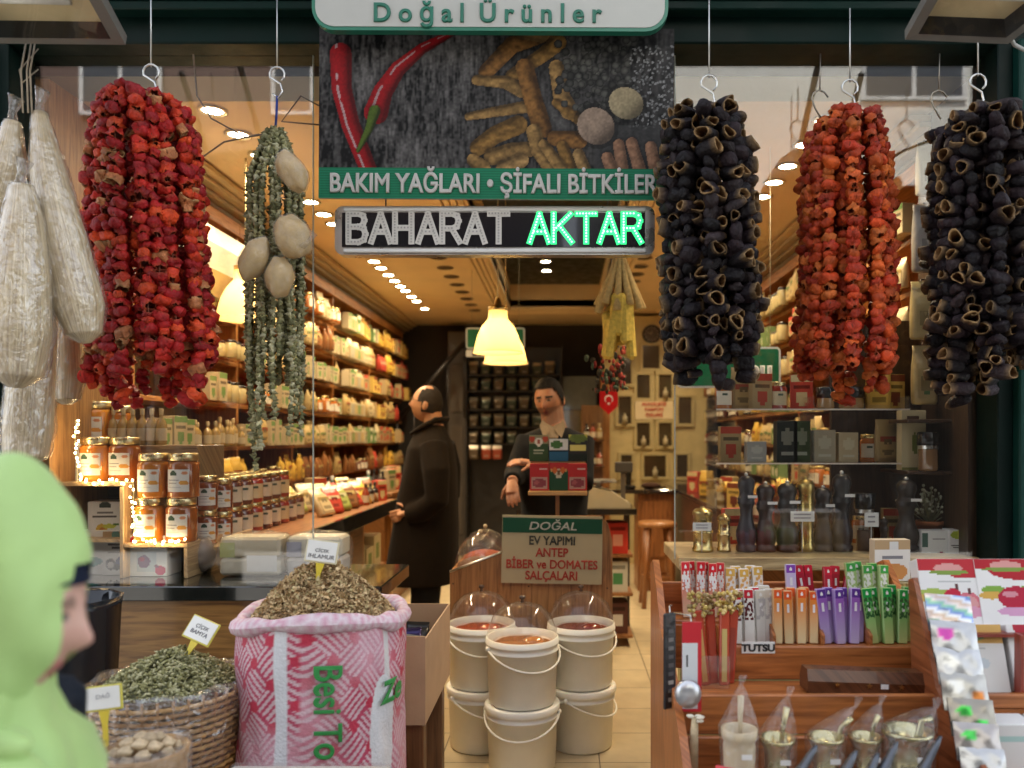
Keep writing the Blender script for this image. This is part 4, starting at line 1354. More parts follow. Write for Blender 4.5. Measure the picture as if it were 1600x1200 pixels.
# LED sign
D = 2.78
a, c = W(523, 398, D), W(1023, 322, D)
w, h = c.x - a.x, c.z - a.z
t = thing('led_sign', 'black LED sign in a silver frame reading BAHARAT unlit and AKTAR glowing green', 'sign', ((a.x + c.x) / 2, D, a.z))
b = MB(); b.prism(rr(-w / 2, 0, w / 2, h, 0.028), 0, 0.05, (0.55, 0.55, 0.53), 'metal'); b.build('frame', t)
b = MB(); b.box((-w / 2 + .026, -0.004, 0.026), (w / 2 - .034, -0.0003, h - .024), (0.012, 0.011, 0.014), 'dark_gloss'); b.build('face', t)
b = MB()
for z in (0.006, h - 0.02):
    b.box((-w / 2 + .03, -0.008, z), (w / 2 - .03, -0.0003, z + 0.014), (0.68, 0.68, 0.66), 'acrylic_white', 0.003)
b.build('trim', t)
GL = {'A': [[(0, 0), (.36, 1), (.72, 0)], [(.15, .36), (.57, .36)]],
      'B': [[(0, 0), (0, 1), (.38, 1), (.56, .93), (.6, .77), (.54, .6), (.38, .54), (0, .54)], [(.38, .54), (.58, .47), (.64, .28), (.58, .08), (.38, 0), (0, 0)]],
      'H': [[(0, 0), (0, 1)], [(.62, 0), (.62, 1)], [(0, .5), (.62, .5)]],
      'R': [[(0, 0), (0, 1), (.38, 1), (.56, .93), (.62, .75), (.55, .55), (.38, .48), (0, .48)], [(.36, .48), (.66, 0)]],
      'T': [[(0, 1), (.7, 1)], [(.35, 1), (.35, 0)]],
      'K': [[(0, 0), (0, 1)], [(.64, 1), (.02, .42)], [(.2, .58), (.68, 0)]]}
ADV = {'A': .90, 'B': .86, 'H': .88, 'R': .88, 'T': .86, 'K': .88}
def led_word(wd, x0, x1, z0, hh, lit):
    adv = sum(ADV[q] for q in wd) - .18
    sx = (x1 - x0) / adv
    x = x0
    b, dots = MB(), MB()
    for ch in wd:
        for st in GL[ch]:
            pts = [(x + q[0] * sx, z0 + q[1] * hh) for q in st]
            for i in range(len(pts) - 1):
                (ax, az), (bx, bz) = pts[i], pts[i + 1]
                L = math.hypot(bx - ax, bz - az); ux, uz = (bx - ax) / L, (bz - az) / L
                r = 0.0102
                q = lambda s_, e_: (ax + ux * (s_ * L + e_ * 0), az + uz * (s_ * L))
                yy = -0.0052 - 0.00004 * len(b.f) / 6
                b.prism([(ax - ux * r * .8 - uz * r, az - uz * r * .8 + ux * r), (bx + ux * r * .8 - uz * r, bz + uz * r * .8 + ux * r), (bx + ux * r * .8 + uz * r, bz + uz * r * .8 - ux * r), (ax - ux * r * .8 + uz * r, az - uz * r * .8 - ux * r)], yy, -0.0042, (0.62, 0.60, 0.56), 'led_core' if lit else 'acrylic_white')
                n = max(1, int(L / 0.0098))
                for k in range(n + (1 if i == len(pts) - 2 else 0)):
                    p = (ax + ux * L * k / n, -0.0088 - 0.00002 * len(dots.f), az + uz * L * k / n)
                    dots.lathe([(0.0001, 0.0), (0.0034, 0.0)], 6, (0.12, 0.12, 0.12), 'led_green' if lit else 'gloss') if False else dots.add([(p[0] + 0.0034 * math.cos(g), p[1], p[2] + 0.0034 * math.sin(g)) for g in [0, 1.05, 2.09, 3.14, 4.19, 5.24]], [[5, 4, 3, 2, 1, 0]], (0.36, 0.35, 0.33), 'led_green' if lit else 'gloss')
        x += ADV[ch] * sx
    b.build('lettering', t)
    q = dots.build('led_dots', t)
    q['kind'] = 'stuff'
X_ = lambda px: (px - CX) / F * D - t.location.x
led_word('BAHARAT', X_(545), X_(793), 0.043, 0.098, False)
led_word('AKTAR', X_(828), X_(1003), 0.043, 0.098, True)
b = MB()
for px in (600, 950):
    b.tube([(X_(px), 0.03, h), (X_(px), 0.03, 2.96 - a.z)], 0.003, 6, (0.2, 0.2, 0.2), 'metal')
b.build('hanger', t)

# ================================================================== floodlights at the top corners
def flood(label, pts, yb, down):
    t = thing('flood_light', label, 'flood light', (sum(p.x for p in pts) / 4, sum(p.y for p in pts) / 4, sum(p.z for p in pts) / 4))
    # pts: outer glass-frame corners, near-left, near-right, far-right, far-left
    cen = sum(pts, Vector()) / 4
    nrm = (pts[1] - pts[0]).cross(pts[3] - pts[0]).normalized()
    if nrm.z > 0:
        nrm = -nrm
    inn = [p + (cen - p) * 0.16 for p in pts]
    back = [p + (cen - p) * 0.3 - nrm * 0.13 for p in pts]
    b = MB()
    vs = pts + inn + [p - nrm * 0.03 for p in pts] + back
    fs = []
    for i in range(4):
        j = (i + 1) % 4
        fs += [[i, j, 4 + j, 4 + i], [i, 8 + i, 8 + j, j], [8 + i, 12 + i, 12 + j, 8 + j]]
    fs.append([12, 13, 14, 15])
    b.add(vs, fs, (0.15, 0.145, 0.13), 'paint'); b.build('housing', t, world=True)
    b = MB()
    dp = [p + (cen - p) * 0.22 - nrm * 0.05 for p in pts]
    b.add(inn + dp, [[i, (i + 1) % 4, 4 + (i + 1) % 4, 4 + i] for i in range(4)], (0.02, 0.02, 0.02), 'paint')
    b.add(dp, [[0, 1, 2, 3]], (0.62, 0.50, 0.28), 'paint'); b.build('reflector', t, world=True)
    b = MB()
    mid = [(dp[0] + dp[3]) / 2 + (cen - (dp[0] + dp[3]) / 2) * 0.3 + nrm * .02, (dp[1] + dp[2]) / 2 + (cen - (dp[1] + dp[2]) / 2) * 0.3 + nrm * .02]
    b.tube(mid, 0.012, 8, (0.7, 0.68, 0.6), 'gloss'); b.build('tube', t, world=True)
    b = MB(); b.add([p + nrm * 0.004 for p in inn], [[0, 1, 2, 3]], (1, 1, 1), 'glass'); b.build('glass', t, world=True)
    b = MB()
    b.tube([back[2] , back[2] + Vector((0, 0.25, 0.25))], 0.014, 6, (0.2, 0.2, 0.19)); b.tube([back[3], back[3] + Vector((0, 0.25, 0.25))], 0.014, 6, (0.2, 0.2, 0.19)); b.build('bracket', t, world=True)
    return t
flood('grey flood light with square glass under the beam, above the wrapped loofahs', [W(-150, -70, 2.0), W(125, -62, 2.0), W(196, 70, 2.35), W(-20, 68, 2.3)], 0, 0)
flood('grey flood light with square glass under the beam, above the outer eggplant bunch', [W(1490, -75, 2.0), W(1760, -70, 2.0), W(1575, 69, 2.3), W(1414, 62, 2.35)], 0, 0)
t = tag(MB().tube([W(1574, 50, 2.3), W(1585, 70, 2.4), W(1600, 78, 2.5), W(1640, 85, 2.6)], 0.006, 6, (0.35, 0.35, 0.33)).build('cable', None, world=True), 'grey power cable curling from the right flood light', 'cable')
for pts, lab in [([(302, 85), (308, 150), (330, 185), (385, 215), (420, 208)], 'dark cable drooping in front of the left glass beside the red peppers'), ([(405, 210), (350, 222), (310, 250)], 'thin cable looping between red peppers and okra strings'), ([(498, 165), (470, 150), (440, 190), (498, 195)], 'thin dark wire behind the okra strings by the banner')]:
    tag(MB().tube([W(x, y, 2.86) for x, y in pts], 0.003, 6, (0.14, 0.10, 0.07)).build('cable', None, world=True), lab, 'cable', 'cables at the left window')

# ================================================================== strings of dried vegetables
def pod_mesh(name, n, seed, L, r, lobes, squash, outc, rimc, inc, mat, open_=1.0):
    """a hollow dried pod along +z, closed at z=0 and open at z=L"""
    R = random.Random(seed)
    ph = [R.uniform(0, 6.28) for _ in range(4)]
    am = [R.uniform(0.07, 0.20) * (1.25 if mat == 'pepper' else 0.7) for _ in range(3)]
    def wob(i, a):
        return 1 + am[0] * math.cos(lobes * a + ph[0]) + am[1] * math.cos((lobes - 1) * a + ph[1] + i * .5) + am[2] * 0.6 * math.cos(2 * a + ph[2] - i * .4) + R.uniform(-.035, .035)
    prof = [(r * 0.12, L * 0.02), (r * 0.6, 0), (r * 0.92, L * 0.16), (r * 1.02, L * 0.42), (r * 0.96, L * 0.72), (r * 0.98 * open_, L * 0.97), (r * 0.88 * open_, L), (r * 0.78 * open_, L * 0.93), (r * 0.7, L * 0.6), (r * 0.5, L * 0.3), (0.0005, L * 0.22)]
    cols = [mulc(outc, .7), mulc(outc, .85), outc, outc, mulc(outc, 1.05), mixc(outc, rimc, 0.4), rimc, mixc(rimc, inc, 0.6), inc, mulc(inc, .7), mulc(inc, .6)]
    b = MB()
    b.lathe(prof, n, outc, mat, cols=cols, wob=wob, sx=1, sy=squash, cap0=True)
    tw = R.uniform(-.25, .25)
    b.v = [Vector((p.x + tw * p.z * .6, p.y + R.uniform(-.0018, .0018), p.z + 0.12 * math.sin(p.x / r * 2 + ph[3]) * r * (p.z / L))) for p in b.v]
    return b.mesh(name)


def join_meshes(name, items, mat):
    """items: list of (mesh, matrix); one mesh out of them"""
    vs, fs, cs, o = [], [], [], 0
    for me, mx in items:
        n = len(me.vertices)
        co = np.empty(n * 3, np.float32); me.vertices.foreach_get('co', co)
        co = co.reshape(-1, 3) @ np.array(mx.to_3x3()).T + np.array(mx.translation)
        vs.append(co)
        cd = np.empty(len(me.loops) * 4, np.float32); me.color_attributes['Col'].data.foreach_get('color', cd)
        cs.append(cd * np.array([1, 1, 1, 1] * len(me.loops)) * 1.0)
        fs += [[v + o for v in p.vertices] for p in me.polygons]
        o += n
    out = bpy.data.meshes.new(name)
    out.from_pydata(np.concatenate(vs).tolist(), [], fs)
    out.materials.append(M[mat])
    out.polygons.foreach_set('use_smooth', np.ones(len(fs), bool))
    at = out.color_attributes.new('Col', 'FLOAT_COLOR', 'CORNER')
    at.data.foreach_set('color', np.concatenate(cs).astype(np.float32))
    out.update()
    return out


def wire_hook(t, x, y, z0, z1, tie=True):
    """z0 top of the wire on the beam, z1 where the bunch begins (world)"""
    L = t.location
    b = MB()
    zh = z1 + 0.075
    if z0 > zh + 0.03:
        b.tube([(x, y, z0), (x, y, zh + 0.02)], 0.0025, 6, (0.5, 0.5, 0.48), 'metal')
    pts = []
    for i in range(9):
        an = math.radians(200 - i * 32)
        pts.append((x + 0.026 * math.cos(an), y, zh + 0.002 + 0.026 * math.sin(an)))
    pts = pts[::-1] + [(x + 0.012, y, z1 + 0.045), (x + 0.018, y, z1 + 0.02), (x + 0.004, y, z1 - 0.004), (x - 0.014, y, z1 + 0.012)]
    b.tube(pts, 0.0035, 6, (0.6, 0.6, 0.58), 'metal')
    b.build('hook', t, world=True)


def bunch(name, part, label, cat, group, cx, d, top, prof, dep, protos, mat, size, strands, gap, aim, seed, cordcol=(0.55, 0.5, 0.4), clear_frac=0.0, hook=True):
    """a hanging bunch of strings; prof: (photo y, half width in px); the hundred nearest the front are parts, the rest one part"""
    R = random.Random(seed)
    ztop = W(0, prof[0][0], d).z
    t = thing(name, label, cat, (W(cx, 0, d).x, d, W(0, prof[-1][0], d).z), group)
    zs = [(W(0, y, d).z, hw / F * d, (W(off + cx, 0, d).x)) for y, hw, off in prof]
    def at(z):
        for (z0, h0, c0), (z1, h1, c1) in zip(zs, zs[1:]):
            if z1 <= z <= z0:
                k = (z0 - z) / (z0 - z1)
                return h0 + (h1 - h0) * k, c0 + (c1 - c0) * k
        return zs[-1][1:]
    pods, cords = [], MB()
    for s in range(strands):
        phi = 2 * math.pi * (s + 0.5) / strands
        ring = 1.0 if s % 4 else 0.62
        z = ztop - size * .55 - R.uniform(0, gap)
        zend = zs[-1][0] + R.uniform(-0.02, 0.16) + (0.05 if math.cos(phi) > 0 else 0)
        path = []
        while z > zend:
            hw, c = at(z)
            x = c + (hw - size * .5) * math.sin(phi) * ring + R.gauss(0, size * .07)
            y = d - dep * math.cos(phi) * ring * min(1, hw / 0.13) + R.gauss(0, size * .12)
            path.append((x, y, z))
            k = R.uniform(0.78, 1.3)
            q = aim(R, phi, ring)
            pods.append((y, R.choice(protos), Matrix.Translation(Vector((x, y, z)) - t.location) @ q @ Matrix.Diagonal((k, k, k * R.uniform(.85, 1.2), 1)) @ Matrix.Translation((0, 0, -size * .45))))
            z -= gap * R.uniform(0.8, 1.2)
        if len(path) > 1:
            cords.tube([(W(cx, 0, d).x, d, ztop + 0.02)] + path[::3] + [path[-1]], 0.0018, 4, cordcol, 'cloth')
    cords.build('cord', t, world=True)
    pods.sort(key=lambda p: p[0])
    for y, me, mx in pods[:100]:
        o = put(part, me, t)
        o.matrix_local = mx
    if pods[100:]:
        o = put(part, join_meshes(part, [(me, mx) for y, me, mx in pods[100:]], mat), t)
        o['kind'] = 'stuff'
    if hook:
        wire_hook(t, W(cx, 0, d).x, d, top, ztop)
    b = MB()
    xc, zc = W(cx, 0, d).x, ztop
    for i in range(14):
        a = i * 0.45 * 2
        b.tube([(xc, d, zc + 0.012), (xc + 0.022 * math.cos(a), d + 0.02 * math.sin(a), zc - 0.004), (xc + 0.045 * math.cos(a), d + 0.04 * math.sin(a), zc - 0.05)], 0.0022, 4, cordcol, 'cloth')
    b.build('tie', t, world=True)
    return t


def aim_any(R, phi, ring):       # squat peppers threaded on the string, mouths every way but mostly down or outward
    out = Vector((math.sin(phi), -math.cos(phi), 0))
    dirv = out * R.uniform(-0.1, .75) + Vector((R.gauss(0, .3), R.gauss(0, .2), R.choice((-1, -1, 1)) * R.uniform(.3, 1.0)))
    if dirv.length < 0.1:
        dirv = out
    return dirv.to_track_quat('Z', 'Y').to_matrix().to_4x4() @ Matrix.Rotation(R.uniform(0, 6.28), 4, 'Z')


def aim_out(R, phi, ring):       # eggplant shells stand straight out from the string
    out = Vector((math.sin(phi), -math.cos(phi) * 0.9, 0))
    s = 1 if R.random() < 0.36 else -1
    dirv = out * s + Vector((R.gauss(0, .34), R.gauss(0, .25), R.gauss(0.0, .17)))
    return dirv.to_track_quat('Z', 'Y').to_matrix().to_4x4() @ Matrix.Rotation(R.uniform(0, 6.28), 4, 'Z')


REDS = [(0.30, 0.010, 0.010), (0.36, 0.016, 0.010), (0.24, 0.008, 0.010), (0.42, 0.03, 0.010), (0.28, 0.012, 0.012), (0.5, 0.05, 0.012), (0.2, 0.006, 0.008)]
red_protos = [pod_mesh('dried_pepper', 14, 20 + i, 0.029, 0.0225, 5 + i % 3, 0.8, c, mixc(c, (0.55, 0.16, 0.05), 0.35), (0.14, 0.02, 0.01), 'pepper', [0.5, 0.75, 0.4, 0.62, 0.85, 0.45, 0.55][i]) for i, c in enumerate(REDS)]
red_protos.append(pod_mesh('dried_pepper', 12, 41, 0.030, 0.021, 5, 0.85, (0.36, 0.13, 0.05), (0.45, 0.28, 0.12), (0.2, 0.06, 0.02), 'pepper'))
ORS = [(0.46, 0.05, 0.010), (0.52, 0.085, 0.014), (0.40, 0.036, 0.010), (0.56, 0.13, 0.022), (0.36, 0.03, 0.01), (0.48, 0.065, 0.012)]
or_protos = [pod_mesh('dried_pepper', 14, 60 + i, 0.029, 0.0225, 5 + i % 3, 0.8, c, mixc(c, (0.6, 0.2, 0.06), 0.3), (0.2, 0.03, 0.01), 'pepper', [0.5, 0.75, 0.4, 0.62, 0.45, 0.55][i]) for i, c in enumerate(ORS)]
EGS = [(0.010, 0.0065, 0.0085), (0.015, 0.010, 0.0125), (0.007, 0.0055, 0.0065), (0.021, 0.0135, 0.0165), (0.028, 0.019, 0.020), (0.009, 0.007, 0.008)]
egg_protos = [pod_mesh('dried_eggplant', 12, 80 + i, 0.066, 0.0225, 3, 0.8, c, (0.27, 0.17, 0.075), (0.10, 0.045, 0.018), 'eggplant', 0.86) for i, c in enumerate(EGS)]

bunch('pepper_bunch', 'dried_pepper', 'big bunch of dark red dried peppers on strings in front of the left window', 'dried peppers', 'hanging bunches of dried vegetables', 236, 2.6, 3.05,
      [(150, 44, -6), (172, 66, -8), (220, 84, -8), (330, 90, -8), (420, 92, -2), (520, 98, 2), (600, 100, 0), (640, 80, 10)], 0.14, red_protos, 'pepper', 0.040, 28, 0.0265, aim_any, 1, (0.22, 0.08, 0.05))
bunch('pepper_bunch', 'dried_pepper', 'bunch of bright orange red dried peppers on looped strings in front of the right window', 'dried peppers', 'hanging bunches of dried vegetables', 1328, 2.6, 2.95,
      [(174, 38, 0), (200, 56, -6), (260, 72, -8), (380, 76, -4), (470, 78, -4), (560, 80, -10), (628, 62, -4)], 0.12, or_protos, 'pepper', 0.040, 22, 0.0255, aim_any, 2, (0.3, 0.1, 0.05))
bunch('eggplant_bunch', 'dried_eggplant', 'bunch of hollow black dried eggplants hanging beside the banner over the doorway edge', 'dried eggplants', 'hanging bunches of dried vegetables', 1108, 2.55, 3.0,
      [(168, 44, -8), (195, 62, -12), (280, 74, -6), (380, 76, 2), (470, 78, 4), (560, 76, 2), (615, 45, 14)], 0.13, egg_protos, 'eggplant', 0.058, 22, 0.037, aim_out, 3, (0.12, 0.1, 0.08))
bunch('eggplant_bunch', 'dried_eggplant', 'bunch of hollow black dried eggplants hanging outermost against the right door jamb', 'dried eggplants', 'hanging bunches of dried vegetables', 1528, 2.55, 2.98,
      [(166, 36, 0), (195, 58, 0), (270, 76, 4), (400, 76, 6), (500, 76, 8), (570, 80, 8), (615, 70, 14)], 0.13, egg_protos, 'eggplant', 0.058, 22, 0.037, aim_out, 4, (0.12, 0.1, 0.08))

# spare hooks that carry nothing in front of the right glass
for x, y0, y1, lab in [(1280, 98, 190, 'empty wire hook hanging left of the orange pepper bunch'), (1466, 98, 200, 'empty wire hook hanging between orange peppers and outer eggplants')]:
    t = thing('wire_hook', lab, 'hook', W(x, y1, 2.8), 'empty wire hooks')
    b = MB()
    p = [W(x + dx, yy, 2.8) for dx, yy in ((2, y0 - 14), (1, y0 + 44))]
    b.tube(p, 0.0025, 6, (0.25, 0.22, 0.18), 'metal')
    b.tube([W(x + dx, y0 + dy, 2.8) for dx, dy in ((14, 54), (8, 46), (0, 43), (-9, 47), (-12, 56), (-6, 72), (4, 88))], 0.003, 6, (0.3, 0.27, 0.22), 'metal')
    b.build('wire', t, world=True)

# okra: thin strings of tiny dried pods
def okra_mesh(seed, c):
    R = random.Random(seed)
    b = MB()
    b.lathe([(0.001, -0.004), (0.0075, -0.003), (0.0085, 0.0), (0.006, 0.004), (0.003, 0.011), (0.0006, 0.016)], 7, c, 'herb', cols=[mulc(c, 1.3), mulc(c, 1.5), c, mulc(c, .9), mulc(c, .8), mulc(c, .7)], wob=lambda i, a: 1 + R.uniform(-.18, .18), cap0=True)
    return b.mesh('dried_okra')
okp = [okra_mesh(i, c) for i, c in enumerate([(0.20, 0.19, 0.085), (0.27, 0.255, 0.125), (0.13, 0.13, 0.055), (0.38, 0.36, 0.22)])]
d = 2.72
t = thing('okra_bunch', 'long strings of tiny green grey dried okra hanging between red peppers and banner', 'dried okra', (W(432, 0, d).x, d, W(0, 720, d).z), 'hanging bunches of dried vegetables')
R = random.Random(11)
pods, cords = [], MB()
for s in range(30):
    phi = 2 * math.pi * s / 30
    rad = (0.088 if s % 3 else 0.05)
    zend = W(0, R.choice([560, 600, 640, 655, 680, 700, 735]) if math.cos(phi) > -.3 else 600, d).z
    z = W(0, 205, d).z
    path = []
    while z > zend:
        tt = (W(0, 205, d).z - z)
        k = min(1, 0.25 + tt / 0.22)
        if tt > 0.9:
            k *= 1 - (tt - .9) * 0.9
        x = W(430, 0, d).x + rad * math.sin(phi) * k + 0.006 * math.sin(z * 9 + s) + (0.03 if tt > .75 else 0) * (tt - .75)
        y = d - rad * .8 * math.cos(phi) * k
        path.append((x, y, z))
        dv = Vector((R.gauss(0, 1), R.gauss(-.3, 1), R.gauss(0, .5))).normalized()
        pods.append((y, R.choice(okp), Matrix.Translation(Vector((x, y, z)) - t.location + dv * 0.002) @ dv.to_track_quat('Z', 'Y').to_matrix().to_4x4() @ Matrix.Scale(R.uniform(.85, 1.25), 4)))
        z -= R.uniform(0.0085, 0.012)
    cords.tube(path[::6] + [path[-1]], 0.0012, 4, (0.5, 0.48, 0.4), 'cloth')
cords.build('cord', t, world=True)
pods.sort(key=lambda p: p[0])
for y, me, mx in pods[:100]:
    o = put('dried_okra', me, t); o.matrix_local = mx
o = put('dried_okra', join_meshes('dried_okra', [(a_, m_) for _, a_, m_ in pods[100:]], 'herb'), t); o['kind'] = 'stuff'
wire_hook(t, W(433, 0, d).x, d, 3.06, W(0, 152, d).z)
b = MB(); b.tube([W(433, 150, d), W(432, 180, d), W(430, 206, d)], 0.004, 6, (0.03, 0.05, 0.2), 'cloth'); b.build('tie', t, world=True)
for i, (x, y, rx, ry, rot, lab) in enumerate([(456, 268, 21, 36, 28, 'oval loofah pad in clear film tied near the top of the okra strings'), (457, 370, 28, 36, 25, 'largest film wrapped loofah pad on the okra strings, with a twisted film tail'), (397, 404, 22, 37, -28, 'film wrapped loofah pad sticking out to the left of the okra strings'), (437, 433, 22, 32, 0, 'lowest film wrapped loofah pad on the okra strings')]):
    p = W(x, y, 2.58)
    t2 = thing('wrapped_loofah_pad', lab, 'loofah pad', p, 'wrapped loofah pads on the okra strings')
    t2.rotation_euler = (0, math.radians(-rot), 0)
    k = 2.58 / F
    b = MB(); b.ball((0, 0, 0), (rx * k * .96, rx * k * .8, ry * k * .97), (0.44, 0.30, 0.12), 'loofah', 18, 12, lambda q: 1 + 0.10 * math.sin(q[0] * 5 + i * 2) * math.sin(q[2] * 4 + q[1] * 4 + i)); b.build('pad', t2)
    b = MB(); b.ball((0, 0, 0), (rx * k * 1.03, rx * k * .88, ry * k * 1.03), (1, 1, 1), 'film', 26, 18, lambda q: 1 + 0.10 * math.sin(q[0] * 5 + i * 2) * math.sin(q[2] * 4 + q[1] * 4 + i) + .02 * math.sin(q[0] * 21) * math.sin(q[2] * 17))
    if i == 1:
        b.tube([(0.02, -0.02, -0.05), (0.05, -0.03, -0.045), (0.075, -0.03, -0.03)], [0.02, 0.01, 0.018], 8, (1, 1, 1), 'film', flat=.4)
    b.build('film', t2)

# long loofahs wrapped in film, front left
def loofah(label, pts, rs, d0):
    P_ = [W(x, y, d0 + dd) for x, y, dd in pts]
    t = thing('wrapped_loofah', label, 'loofah', P_[-1], 'long wrapped loofahs')
    n = 60
    path, rad = [], []
    for i in range(n + 1):
        u = i / n * (len(P_) - 1)
        k = min(int(u), len(P_) - 2)
        f = u - k
        path.append(P_[k].lerp(P_[k + 1], f))
        rad.append((rs[k] * (1 - f) + rs[k + 1] * f) / F * d0)
    b = MB(); b.tube(path, [r * 0.93 for r in rad], 18, (0.66, 0.55, 0.36), 'wood'); b.build('loofah', t, world=True)
    b = MB()
    R = random.Random(len(label))
    b.tube(path, [r * 1.02 for r in rad], 40, (1, 1, 1), 'wrap')
    ph = [R.uniform(0, 6.28) for _ in range(4)]
    for i in range(n + 1):          # creases in the film
        for k in range(40):
            a = 2 * math.pi * k / 40
            f = .022 * math.sin(5 * a + i * .21 + ph[0]) + .018 * math.sin(11 * a - i * .43 + ph[1]) + .012 * math.sin(3 * a + i * .8 + ph[2]) + R.uniform(-.012, .012)
            q = i * 40 + k
            b.v[q] = path[i] + (b.v[q] - path[i]) * (1 + f)
    e = path[0]
    b.tube([path[0], e + Vector((0.0, 0, 0.03)), e + Vector((0.01, 0, 0.07))], [rad[0] * .9, 0.014, 0.03], 10, (1, 1, 1), 'wrap', flat=.5)
    b.build('film', t, world=True)
    return t
loofah('short wrapped loofah at the left edge, hanging highest', [(20, 190, 0), (12, 260, 0), (-8, 330, 0), (-14, 350, 0)], [12, 28, 30, 10], 2.3)
loofah('long slanting wrapped loofah, the one nearest the red peppers', [(62, 178, 0), (76, 270, -.02), (100, 380, -.03), (124, 480, -.03), (132, 522, -.03), (134, 536, -.03)], [12, 27, 36, 38, 26, 8], 2.32)
loofah('fattest wrapped loofah, in front of the others at the left', [(34, 290, -.1), (36, 340, -.1), (34, 430, -.1), (30, 520, -.1), (26, 585, -.1), (24, 606, -.1)], [16, 28, 42, 46, 38, 10], 2.3)
loofah('tall wrapped loofah hanging lowest, behind the fattest one', [(60, 400, .1), (58, 480, .1), (50, 580, .1), (44, 670, .1), (40, 712, .1), (39, 730, .1)], [22, 32, 36, 38, 34, 10], 2.4)
loofah('small wrapped loofah half hidden between the lowest loofah and the red peppers', [(100, 460, .2), (104, 520, .2), (106, 590, .2), (104, 624, .2), (104, 632, .2)], [14, 24, 27, 20, 8], 2.5)
t = thing('wire_hook', 'bundle of wires and string from which the wrapped loofahs hang', 'hook', W(45, 100, 2.3))
b = MB()
for x in (36, 50, 44):
    b.tube([W(x + 6, 60, 2.35), W(x - 4 + (x % 7), 110, 2.32), W(x, 176, 2.3)], 0.0025, 5, (0.4, 0.34, 0.26), 'cloth')
b.tube([W(60, 76, 2.35), W(30, 110, 2.34), W(34, 130, 2.34), W(60, 108, 2.34)], 0.002, 5, (0.3, 0.26, 0.2), 'cloth')
b.build('wire', t, world=True)

# ================================================================== left window display
LZ = 1.0125
t = thing('display_steps', 'stepped pale wooden display boxes on the left window ledge with string lights along the edges', 'display stand', (-1.75, 3.2, LZ))
d = 3.12
xa, xb, xc = W(118, 0, d).x, W(206, 0, d).x, W(296, 0, d).x
z1, z2, z3 = W(0, 752, d).z, W(0, 846, d).z, LZ
y0, y1 = 3.06, 3.40
PW = (0.56, 0.40, 0.22)
b = MB(); b.box((xa - .1, y0, z1 - .016), (xb, y1, z1), PW, 'wood', 0.002); b.build('shelf', t, world=True)
b = MB(); b.box((xb + .001, y0, z2 - .016), (xc + 0.02, y1, z2), PW, 'wood', 0.002); b.build('shelf', t, world=True)
b = MB(); b.box((xb - .016, y0 + .002, z3), (xb - .0005, y1, z1 - .0165), PW, 'wood', 0.002); b.build('side_panel', t, world=True)
b = MB(); b.box((xc + .005, y0 + .002, z3), (xc + .02, y1 + .3, z2 - .0165), PW, 'wood', 0.002); b.build('side_panel', t, world=True)
b = MB(); b.box((xa - .1, y0 + .01, W(0, 840, d).z - .012), (xb - .0165, y1, W(0, 840, d).z), PW, 'wood'); b.build('shelf', t, world=True)
b = MB(); b.box((xa - .1, y1 - .01, z3), (xc + .004, y1, z2 - .02), (0.05, 0.035, 0.025), 'wood'); b.box((xa - .1, y1 - .01, z2), (xb - .02, y1, z1 - .02), (0.05, 0.035, 0.025), 'wood'); b.build('back_panel', t, world=True)
b = MB(); b.box((xa - .1, 3.24, z1 + .0005), (xb + .2, y1 + .1, z1 + 0.14), (0.3, 0.2, 0.1), 'wood', 0.002); b.build('riser', t, world=True)


def honey_jar(label, x, y, z, r, h, col, lidc=(0.66, 0.56, 0.32), group='large honey jars in the left window', rz=0.0, lid=True):
    t = thing('honey_jar', label, 'honey jar', (x, y, z), group, rz)
    b = MB(); b.lathe([(r * .9, 0), (r, r * .1), (r, h * .74), (r * .93, h * .8), (r * .84, h * .83)], 26, col, 'honey', cap0=True, cap1=True); b.build('glass_body', t)
    b = MB(); b.lathe([(r * .9, h * .832), (r * .93, h * .84), (r * .93, h * .97), (r * .89, h)], 26, lidc, 'brass', cap1=True); b.build('lid', t)
    ar = Art(22, 22, (0.70, 0.68, 0.62)).crest(0.34, 0.78, 0.36, (0.04, 0.08, 0.05)).oval(0.82, 0.85, 0.12, 0.08, (0.6, 0.25, 0.12)).oval(0.78, 0.4, 0.2, 0.1, (0.62, 0.3, 0.06)).rect(0.1, 0.5, 0.6, 0.55, (0.3, 0.3, 0.3)).rect(0.1, 0.38, 0.5, 0.42, (0.35, 0.33, 0.3)).rect(0.1, 0.2, 0.7, 0.23, (0.5, 0.48, 0.45))
    b = MB(); n = 22
    vs, cs, fs = [], [], []
    for j in range(n + 1):
        for i in range(n + 1):
            a = -math.pi / 2 + (i / n - .5) * 1.55
            vs.append((r * 1.008 * math.cos(a), r * 1.008 * math.sin(a), h * (.14 + .5 * j / n)))
    for j in range(n):
        for i in range(n):
            fs.append([j * (n + 1) + i, j * (n + 1) + i + 1, (j + 1) * (n + 1) + i + 1, (j + 1) * (n + 1) + i])
    k0, k = len(b.v), b.slot('print')
    b.v += [Vector(p) for p in vs]
    for q, f in enumerate(fs):
        b.f.append(f); b.c.append([tuple(ar.a[q // n, q % n])] * 4); b.u.append([(0, 0)] * 4); b.m.append(k); b.s.append(True)
    b.build('paper_label', t)
    return t


